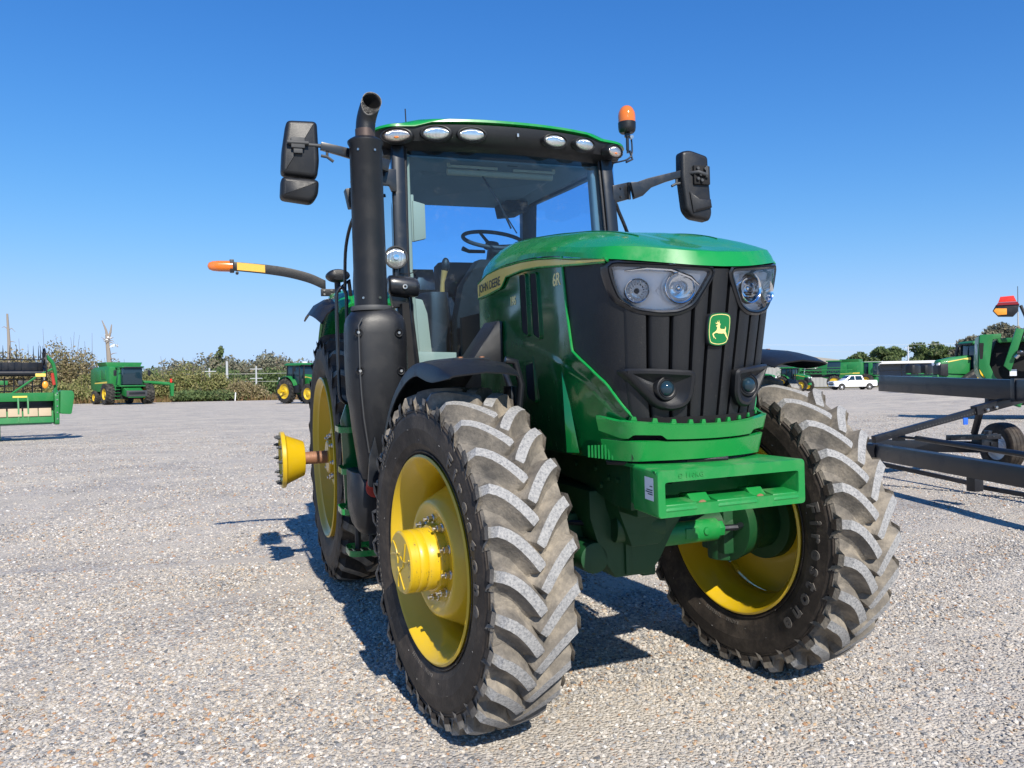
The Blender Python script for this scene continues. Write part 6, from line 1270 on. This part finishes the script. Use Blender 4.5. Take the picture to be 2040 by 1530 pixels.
g = G(); g.prism(poly_round([(-.08, .62), (.22, .60), (.30, 1.05), (.26, 1.16), (-.06, 1.17)], .05), 'y', -.25, .25); P(g, 'crop_divider', GREENB, .04)
g = G()
for k in range(5): g.cyl((-.14, -.16, .5+.15*k), (-.14, -.17, .5+.15*k), .02, n=6)
P(g, 'divider_bolt', STEEL, 0)
g = G(); g.tube(catmull([(-.13, .3, 1.15), (-.12, .3, 1.5), (-.18, .3, 1.8), (-.35, .3, 1.98)], 4), .05, 8); P(g, 'reel_arm', GREENB, 0)
g = G(); g.tube([(-1.25, .2, 1.10), (-.62, .1, 1.50), (-.22, .1, 1.68)], .025, 6); P(g, 'brace', GREENB, 0)
g = G(); g.cyl((-6.5, .5, 1.58), (-.40, .5, 1.58), .07, n=16); P(g, 'reel_tube', BLKM, 0)
g = G(); g.box((-3.4, .7, 1.72), (6.2, .1, .24)); P(g, 'reel_screen', BLKM)
for z_ in (1.16, 1.28, 1.44, 1.69): g = G(); g.tube([(-6.5, .1 if z_ > 1.6 else .6, z_+(.2 if z_ > 1.6 else 0)), (-.42, .1 if z_ > 1.6 else .6, z_+(.2 if z_ > 1.6 else 0))], .014, 6); P(g, 'reel_bar', BLKM, 0)
g = G(); 
for k in range(26): x_ = -.45-.235*k; g.tube([(x_, .6, 1.10), (x_, .6, 1.50)], .018, 5)
P(g, 'reel_grate', BLKM, 0, kind='stuff')
k = 0
for k in range(24):
    x_ = -.46-.165*k if k > 3 else (-.46, -.52, -.57, -.70)[k]; g = G(); g.cyl((x_, .1, 1.89), (x_, .1, 2.22), .018, .004, n=6); P(g, 'tine', BLKM, 0)
g = G()
for a in range(10): g.tube([(-.40, .5, 1.75), (-.40, .5+.4*math.cos(a*.63), 1.72+.36*math.sin(a*.63))], .03, 5)
g.lathe([(0, .46), (.03, .46), (.03, .40), (0, .40)], (-.40, .45, 1.72), n=20); P(g, 'reel_end', BLKM, 0)
for k in range(9): g = G(); g.box((-.9-.55*k, .62, 1.36), (.30, .05, .10)); P(g, 'reel_finger_board', GREENB if k % 2 else GREY)
g = G(); g.box((-.52, .1, 1.53), (.28, .1, .08)); P(g, 'yellow_decal', GOLD); g = G(); g.ball((-.42, .0, 1.30), (.08, .05, .09), 12, 8); P(g, 'orange_lamp', ORNP, 0)
g = G(); g.tube([(-.22, .2, 1.58), (-.17, .2, 1.30)], .045, 8); P(g, 'fire_extinguisher', REDP, 0)
g = G(); g.box((-2.35, .09, 1.02), (1.2, .01, .12)); P(g, 'red_reflector', REDR, 0); g = G(); g.box((-2.35, .085, .98), (1.2, .01, .05)); P(g, 'orange_reflector', ORNP, 0)
g = G(); g.box((-1.05, .093, 1.03), (.36, .006, .04)); P(g, 'yellow_lettering_strip', GOLD, 0)
for x_ in (-1.6, -5): g = G(); g.box((x_, .9, .45), (.2, .6, .9)); P(g, 'stand_leg', GREENB)
# ================================================================ BUILDINGS
SID, n, l, b = nmat('ribbed_siding'); setp(b, ro=.6, col=(.30, .30, .29)); 
ROOFM = paint('metal_roof', (.30, .28, .25), .5, .1, dustamt=.2, scale=.6); WALLB = paint('blue_grey_wall', (.17, .20, .27), .6, 0, dustamt=.1, scale=.3); PALE = paint('white_trim', (.80, .81, .82), .5, .1, dustamt=.0)
t = thing('warehouse', 'grey ribbed warehouse with a low gable roof, just right of the bonnet', 'warehouse', (96, 121, 0), R(-20))
P = lambda g, nm, m_, b_=0, **k: g.build(nm, m_, t, b_, **k)
g = G(); pts = []; 
N_ = 90
for k in range(N_+1): x_ = -17+34*k/N_; o_ = -.06 if k % 2 else 0; pts.append((x_-.0, o_)); pts.append((x_+.16, o_))
g.sheet([[(x_, y_, z_) for x_, y_ in pts] for z_ in (0, 4.5)], 0); g.box((0, 9, 2.2), (34, 17.5, 4.4)); P(g, 'wall', SID, 0, smooth=0)
g = G(); g.prism([(-17.8, 4.5), (17.8, 4.5), (17.8, 4.75), (2, 6.7), (-2, 6.7), (-17.8, 4.75)], 'y', -.8, 18.5); P(g, 'roof', ROOFM, 0)
g = G(); g.box((-5, 3, 7.0), (5, 3, .8)); g.box((-9.5, 3, 6.7), (3, 2.5, .6)); P(g, 'roof_vent', PALE, .05)
g = G(); g.box((-4, -.1, 2.4), (.8, .1, 1.2)); P(g, 'window', DGLASS, 0)
t = thing('long_shed', 'long low shed with a white roof edge behind the far row of machines', 'shed', (131, 127, 0), R(-44))
P = lambda g, nm, m_, b_=0, **k: g.build(nm, m_, t, b_, **k)
g = G(); g.box((0, 7, 2.2), (60, 14, 4.4)); P(g, 'wall', WALLB)
g = G(); g.box((0, 6, 4.75), (62, 17, .55)); P(g, 'roof', PALE, .05)
for k in range(13): g = G(); g.box((-27+4.5*k, -1.6, 2.1), (.22, .22, 4.3)); P(g, 'post', BLKM)
g = G(); g.box((0, -1.6, 3.1), (58, .12, .25)); P(g, 'rail', BLKM)
# ================================================================ VEGETATION
def leafmat(name, cols, tr_=.25):
    m, n, l, b = nmat(name); setp(b, ro=.75, sp=.1)
    gg = n.new('ShaderNodeNewGeometry'); r = n.new('ShaderNodeValToRGB'); tc = n.new('ShaderNodeTexCoord'); tn = n.new('ShaderNodeTexNoise'); tn.inputs['Scale'].default_value = .55; tn.inputs['Detail'].default_value = 3; l.new(tc.outputs['Object'], tn.inputs['Vector'])
    ad = n.new('ShaderNodeMath'); ad.operation = 'MULTIPLY_ADD'; l.new(gg.outputs['Random Per Island'], ad.inputs[0]); ad.inputs[1].default_value = .55; 
    sb = n.new('ShaderNodeMath'); sb.operation = 'MULTIPLY_ADD'; l.new(tn.outputs[0], sb.inputs[0]); sb.inputs[1].default_value = 1.4; sb.inputs[2].default_value = -.45; l.new(sb.outputs[0], ad.inputs[2]); l.new(ad.outputs[0], r.inputs[0])
    e = r.color_ramp.elements
    while len(e) < len(cols): e.new(.5)
    for i, (q, c) in enumerate(zip(e, cols)): q.position = i/(len(cols)-1); q.color = (*c, 1)
    l.new(r.outputs[0], b.inputs['Base Color'])
    tl = n.new('ShaderNodeBsdfTranslucent'); l.new(r.outputs[0], tl.inputs[0]); ms = n.new('ShaderNodeMixShader'); ms.inputs[0].default_value = .38; l.new(b.outputs[0], ms.inputs[1]); l.new(tl.outputs[0], ms.inputs[2]); l.new(ms.outputs[0], n['Material Output'].inputs[0]); return m
LF_BR = leafmat('brown_olive_leaves', [(0.156, 0.130, 0.072), (0.312, 0.247, 0.143), (0.234, 0.221, 0.104), (0.442, 0.351, 0.221), (0.195, 0.221, 0.085)])
LF_OL = leafmat('olive_leaves', [(0.130, 0.156, 0.058), (0.247, 0.260, 0.098), (0.364, 0.325, 0.156), (0.169, 0.221, 0.065), (0.442, 0.364, 0.208)])
LF_GR = leafmat('green_leaves', [(0.078, 0.130, 0.065), (0.130, 0.195, 0.078), (0.195, 0.247, 0.098), (0.104, 0.156, 0.072), (0.260, 0.260, 0.130)])
LF_DK = leafmat('far_leaves', [(0.143, 0.169, 0.143), (0.221, 0.234, 0.169), (0.325, 0.286, 0.195), (0.182, 0.208, 0.156), (0.299, 0.247, 0.195)])
BARK = paint('bark', (.10, .085, .07), .9, 0, dustamt=.2, scale=3); DEADW = paint('dead_wood', (.28, .24, .20), .9, 0, dustamt=.3, scale=2)
def leaves(rg, blobs, n_, size, elong=1.0):
    """leaf-sized faces spread through blobs (cx,cy,cz,rx,ry,rz): dense inside, ragged at the rim"""
    g = G(); tot = sum(b_[3]*b_[4]+b_[5]*b_[3] for b_ in blobs)
    for b_ in blobs:
        k = int(n_*(b_[3]*b_[4]+b_[5]*b_[3])/tot)
        for _ in range(int(k*1.7)):
            a = rg.uniform(0, 2*math.pi); c_ = rg.uniform(-.75, 1); rr = (rg.uniform(.25, 1)**.45)*(1+.22*noise.noise(Vector((math.cos(a)*2+b_[0], math.sin(a)*2+b_[1], c_*3))))*rg.uniform(.9, 1.08)
            s_ = math.sqrt(max(0, 1-c_*c_)); p = Vector((b_[0]+b_[3]*rr*s_*math.cos(a), b_[1]+b_[4]*rr*s_*math.sin(a), max(.03, b_[2]+b_[5]*rr*c_)))
            q = Quaternion((rg.gauss(0, 1), rg.gauss(0, 1), rg.gauss(0, 1), rg.gauss(0, 1))).normalized(); sz = size*rg.uniform(.5, 1.4)
            o = len(g.v)
            for ux, uy in ((-1, -.35), (0, -.6), (1, .1), (.1, .6)): g.v.append(tuple(p+q @ Vector((ux*sz*elong, uy*sz, 0))))
            g.f.append((o, o+1, o+2, o+3)); g.m.append(0)
    return g
rg = random.Random(5)
def bush(label, x, y, w, h, mat, n_=2600, size=.20, seed=0, group=None, cat='bush'):
    rg.seed(seed+17); t = thing('bush', label, cat, (x, y, gz(x, y)), 0, group); bl_ = []
    for k in range(9): 
        fx = rg.uniform(-1, 1); hh = h*(1-.35*abs(fx))*rg.uniform(.55, 1.0); bl_.append((fx*w*.42, rg.uniform(-1, 1)*w*.15, hh*.48, w*rg.uniform(.18, .28), w*.22, hh*.55))
    bl_.append((0, 0, h*.3, w*.48, w*.28, h*.36))
    leaves(rg, bl_, n_, size).build('foliage', mat, t, smooth=0, fixn=False)
    g = G()
    for k in range(9): a = rg.uniform(-1, 1); x0 = a*w*.3; g.tube([(x0, 0, 0), (x0+a*.4, rg.uniform(-.5, .5), h*.5), (x0+a*.8+rg.uniform(-.5, .5), rg.uniform(-.8, .8), h*rg.uniform(.85, 1.12))], [.05, .03, .012], 5)
    g.build('stem', BARK, t, smooth=60); return t
GB = 'scrub bushes along the back of the yard'
bl_list = [(-27.5, 99, 9, 5.4, LF_BR, 'brown olive bush behind the header reel at the left edge'), (-21.8, 95.5, 8.2, 6.5, LF_BR, 'tall brown bush right of the header, left part of its clump'), (-17.0, 95.5, 8.5, 7.4, LF_BR, 'tallest brown bush left of the combine harvester'), (-13.0, 93, 6.0, 4.4, LF_OL, 'olive bush just left of the combine, below the broken trunk'), (-9.0, 94, 8, 4.4, LF_OL, 'olive bush directly behind the combine harvester'), (-4.9, 92, 7.2, 4.5, LF_OL, 'highest olive bush right of the combine harvester'), (-1.4, 90.5, 6.0, 3.5, LF_OL, 'middle olive bush sloping down right of the combine'), (1.6, 89.5, 5.0, 2.3, LF_BR, 'low brown bush before the tall white pole'), (-24, 91.5, 8, 2.6, LF_OL, 'low olive scrub under the tall brown bushes'), (-15.5, 91, 7, 2.6, LF_OL, 'low olive scrub at the foot of the tallest brown bush'), (-2.2, 88.6, 7, 1.7, LF_GR, 'low green scrub right of the combine at the gravel edge')]
for k, (x, y, w, h, mt, lb) in enumerate(bl_list): bush(lb, x, y, w, h, mt, 6500 if h > 4 else 4200, .135, k, GB)
# dry grass strip (stuff)
rg.seed(3); g = G()
for _ in range(9000):
    x = rg.uniform(-34, 60); y = 87.5+.1*max(0, x)+rg.uniform(0, 7); h = rg.uniform(.25, .9); a = rg.uniform(0, 3.14); o = len(g.v)
    g.v += [(x-.06*math.cos(a), y-.06*math.sin(a), -.03), (x+.06*math.cos(a), y+.06*math.sin(a), -.03), (x+rg.uniform(-.25, .25), y, h)]; g.f.append((o, o+1, o+2)); g.m.append(0)
DRY = leafmat('dry_grass', [(.22, .15, .07), (.30, .20, .10), (.16, .14, .05), (.34, .20, .12), (.12, .13, .04)])
g.build('dry_grass', DRY, kind='stuff', smooth=0, fixn=False)
# far wood: one mass, with some crowns that stand out as trees
rg.seed(9); bls = []
for k in range(150):
    x = rg.uniform(-75, 70); y = 176+rg.uniform(-9, 9); h = 6.2+1.6*math.sin(x*.13+1)+rg.uniform(-1.2, 1.2); bls.append((x, y, h*.5, rg.uniform(2.6, 4.6), 3.5, h*.56))
leaves(rg, bls, 52000, .34).build('far_wood', LF_DK, kind='stuff', smooth=0, fixn=False)
bls = []
rg.seed(10)
for k in range(90):
    x = rg.uniform(-12, 42); y = 150+rg.uniform(-5, 5); h = 3.6+rg.uniform(-1, 1.2); bls.append((x, y, h*.5, rg.uniform(1.8, 3.0), 2.5, h*.58))
leaves(rg, bls, 26000, .26).build('far_scrub', LF_GR, kind='stuff', smooth=0, fixn=False)
bls = []
for k in range(70):
    x = rg.uniform(95, 260); y = 205-.25*(x-95)+rg.uniform(-8, 8); h = 5.5+rg.uniform(-1.5, 1.2); bls.append((x, y, h*.5, rg.uniform(3, 5), 4, h*.56))
leaves(rg, bls, 20000, .36).build('far_wood', LF_DK, kind='stuff', smooth=0, fixn=False)
bls = []
for k in range(120):
    x = rg.uniform(-330, -70); y = 176+.35*(x+70)+rg.uniform(-9, 9); h = 7+rg.uniform(-1.5, 1.5); bls.append((x, y, h*.5, rg.uniform(3, 5.5), 4, h*.56))
leaves(rg, bls, 24000, .42).build('far_wood', LF_DK, kind='stuff', smooth=0, fixn=False)
def tree(label, x, y, h, cw, mat, n_=3200, size=.30, seed=0, group=None, airy=.0):
    rg.seed(seed+50); t = thing('tree', label, 'tree', (x, y, 0), 0, group)
    g = G(); g.tube([(0, 0, 0), (.1, 0, h*.3), (-.1, .1, h*.6), (0, 0, h*.85)], [h*.028, h*.022, h*.014, .04], 8); tip = []
    for k in range(9):
        a = rg.uniform(0, 6.28); z0 = h*rg.uniform(.3, .65); r_ = cw*rg.uniform(.25, .42); p = (r_*math.cos(a), r_*math.sin(a), z0+h*rg.uniform(.12, .3)); g.tube([(0, 0, z0), (p[0]*.5, p[1]*.5, z0+(p[2]-z0)*.4), p], [h*.012, h*.008, .03], 5); tip.append(p)
    g.build('trunk', BARK, t, smooth=60)
    bl_ = [(p[0], p[1], p[2], cw*rg.uniform(.14, .22), cw*.2, h*rg.uniform(.09, .15)) for p in tip]+[(rg.uniform(-.15, .15)*cw, 0, h*(.62+.12*k), cw*(.26-.04*k), cw*.24, h*.13) for k in range(3)]
    leaves(rg, bl_, n_, size).build('crown', mat, t, smooth=0, fixn=False); return t
GT = 'trees behind the long shed'
for k, (x, y, h, cw, lb) in enumerate([(145.5, 145.5, 7.9, 7.5, 'round tree left of the pale utility pole, leftmost behind the shed'), (150.5, 142.0, 9.2, 7, 'tall narrow tree beside the pale utility pole'), (156, 138.5, 10.0, 9, 'broad dark tree in the middle behind the shed'), (160.5, 136.5, 9.2, 8, 'tree on the right side of the broad dark tree'), (164.5, 133.5, 7.6, 8, 'low brownish tree right of the middle group'), (134.0, 106.5, 9.5, 7.5, 'thin-leaved tree behind the exhaust of the tracked tractor'), (137.5, 103.8, 11.8, 7.5, 'tall pale tree above the tracked tractor cab'), (142.5, 99.5, 12.0, 8, 'spreading tree above the curved green shield')]):
    tree(lb, x, y, h, cw, LF_GR if k < 5 else LF_DK, 3000, .30, k, GT)
tree('small dark conifer-like tree standing above the far wood, left of the tall pole', -.9, 170, 9.2, 3.2, LF_GR, 900, .3, 30)
def snag(label, x, y, pts, r0, seed, vine=False):
    rg.seed(seed); t = thing('dead_tree', label, 'dead tree', (x, y, 0)); g = G(); g.tube([Vector(p) for p in pts], [r0*(1-.65*i/(len(pts)-1)) for i in range(len(pts))], 8); g.build('trunk', DEADW, t)
    for k in range(7):
        z0 = rg.uniform(.35, .95)*pts[-1][2]; x0 = interp([(p[2], p[0]) for p in pts], z0); s = rg.choice((-1, 1)); g = G(); g.tube([(x0, 0, z0), (x0+s*rg.uniform(.3, .6), 0, z0+rg.uniform(-.1, .4)), (x0+s*rg.uniform(.6, 1.0), 0, z0+rg.uniform(-.3, .5))], [.07, .05, .02], 5); g.build('branch', DEADW, t)
    if vine:
        g = G(); g.tube([(-.2, 0, 7.9), (-.35, 0, 8.9), (-.8, 0, 10.1)], [.2, .14, .05], 6); g.tube([(-.15, 0, 7.7), (.15, 0, 8.6), (.3, 0, 9.6)], [.2, .15, .06], 6); g.build('fork', DEADW, t)
        leaves(rg, [(-.2, 0, 7.7, .45, .4, .7), (.6, 0, 6.9, .5, .4, .3)], 45, .16).build('pale_bark_shreds', PALE, t, smooth=0, fixn=False); leaves(rg, [(.6, 0, 4.2, .9, .5, 1.3)], 150, .10).build('creeper', LF_BR, t, smooth=0, fixn=False)
    return t
snag('thin dead trunk standing behind the header at the left edge', -26.9, 118.3, [(0, 0, 0), (-.1, 0, 4), (-.15, 0, 8), (-.3, 0, 11.6)], .34, 1)
snag('broken pale dead trunk with forked top above the combine', -14.0, 108, [(0, 0, 0), (.1, 0, 3), (-.1, 0, 6), (-.3, 0, 8.3)], .46, 2, True)
# ---- poles, wires, mast --------------------------------------------
POLEM = paint('pale_pole', (.42, .44, .46), .7, 0, dustamt=.1, scale=1); WIREM = paint('wire', (.45, .45, .43), .6, 0, dustamt=0)
def pole(label, x, y, h, r=.16, arms=1, group='utility poles'):
    t = thing('utility_pole', label, 'utility pole', (x, y, 0), R(-10), group); g = G(); g.cyl((0, 0, 0), (0, 0, h), r, r*.75, n=10); g.build('pole', POLEM, t)
    for k in range(arms): g = G(); g.box((0, 0, h-.5-1.6*k), (2.0, .12, .12)); a_ = g.build('cross_arm', POLEM, t); g = G(); [g.cyl((q, 0, h-.44-1.6*k), (q, 0, h-.25-1.6*k), .05, n=6) for q in (-.9, 0, .9)]; g.build('insulator', GREY, a_)
    return t
pole('tall pale steel pole, tallest before the far wood', .2, 124, 5.4, .22, 0)
pole('pale pole with cross arms in the middle of the far wood', 5.1, 138, 5.0, .17, 2)
pole('short pale pole half hidden by the olive bushes, right one', -2.3, 125, 4.4, .16, 1)
pole('short pale pole half hidden by the olive bushes, left one', -5.6, 125, 4.3, .12, 0)
pole('thin short pole left of the distant tractor', 8.1, 128, 2.9, .12, 0)
pole('pale utility pole among the trees behind the long shed', 146.3, 133.2, 8.8, .2, 1)
pole('distant pole with wires above the warehouse end', 151.4, 152.4, 8.4, .14, 1)
GW = 'overhead wires'
def wire(label, a, b_, sag, r=.02, group=None):
    g = G(); P_ = [Vector(a).lerp(Vector(b_), k/12)-Vector((0, 0, sag*4*(k/12)*(1-k/12))) for k in range(13)]; g.tube(P_, r, 4); o = g.build('overhead_wire', WIREM); tag(o, label, 'wire', group); return o
wire('upper pale wire crossing in front of the far wood', (-9, 125, 3.6), (14, 140, 3.9), .15, .035, GW); wire('lower pale wire crossing in front of the far wood', (-5.6, 125, 2.5), (14, 140, 2.5), .15, .035, GW)
wire('top wire running to the pale pole behind the shed', (100, 165, 11.0), (170, 120, 9.3), .8, .03, GW); wire('low drooping wire behind the shed trees', (138, 145, 5.6), (175, 120, 6.0), .7, .035, GW); wire('faint high wire above the sprayer', (70, 150, 12.0), (151.4, 152.4, 8.2), 1.0, .025, GW)
t = thing('radio_mast', 'thin distant radio mast at the right edge of the sky', 'mast', (379, 280, 0)); g = G(); g.cyl((0, 0, 0), (0, 0, 47), .28, .15, n=5); g.build('mast_tube', GREY, t); g = G(); g.cyl((0, 0, 20), (0, 0, 34), .35, n=5); g.build('mast_section', WIREM, t)
g = G(); g.box((.4, 86.6, .45), (.10, .10, .9), (0, .08, 0)); tag(g.build('marker_stake', WHITE), 'white wooden marker stake at the gravel edge right of the bushes', 'stake')
for a in ('tractor',):
    pass
tractor['label'] = 'large green tractor with yellow wheels and black exhaust stack in the foreground'

for o in list(scn.objects):
    if o.type == 'MESH' and o.name.split('.')[0] in SPLIT: split_loose(o)
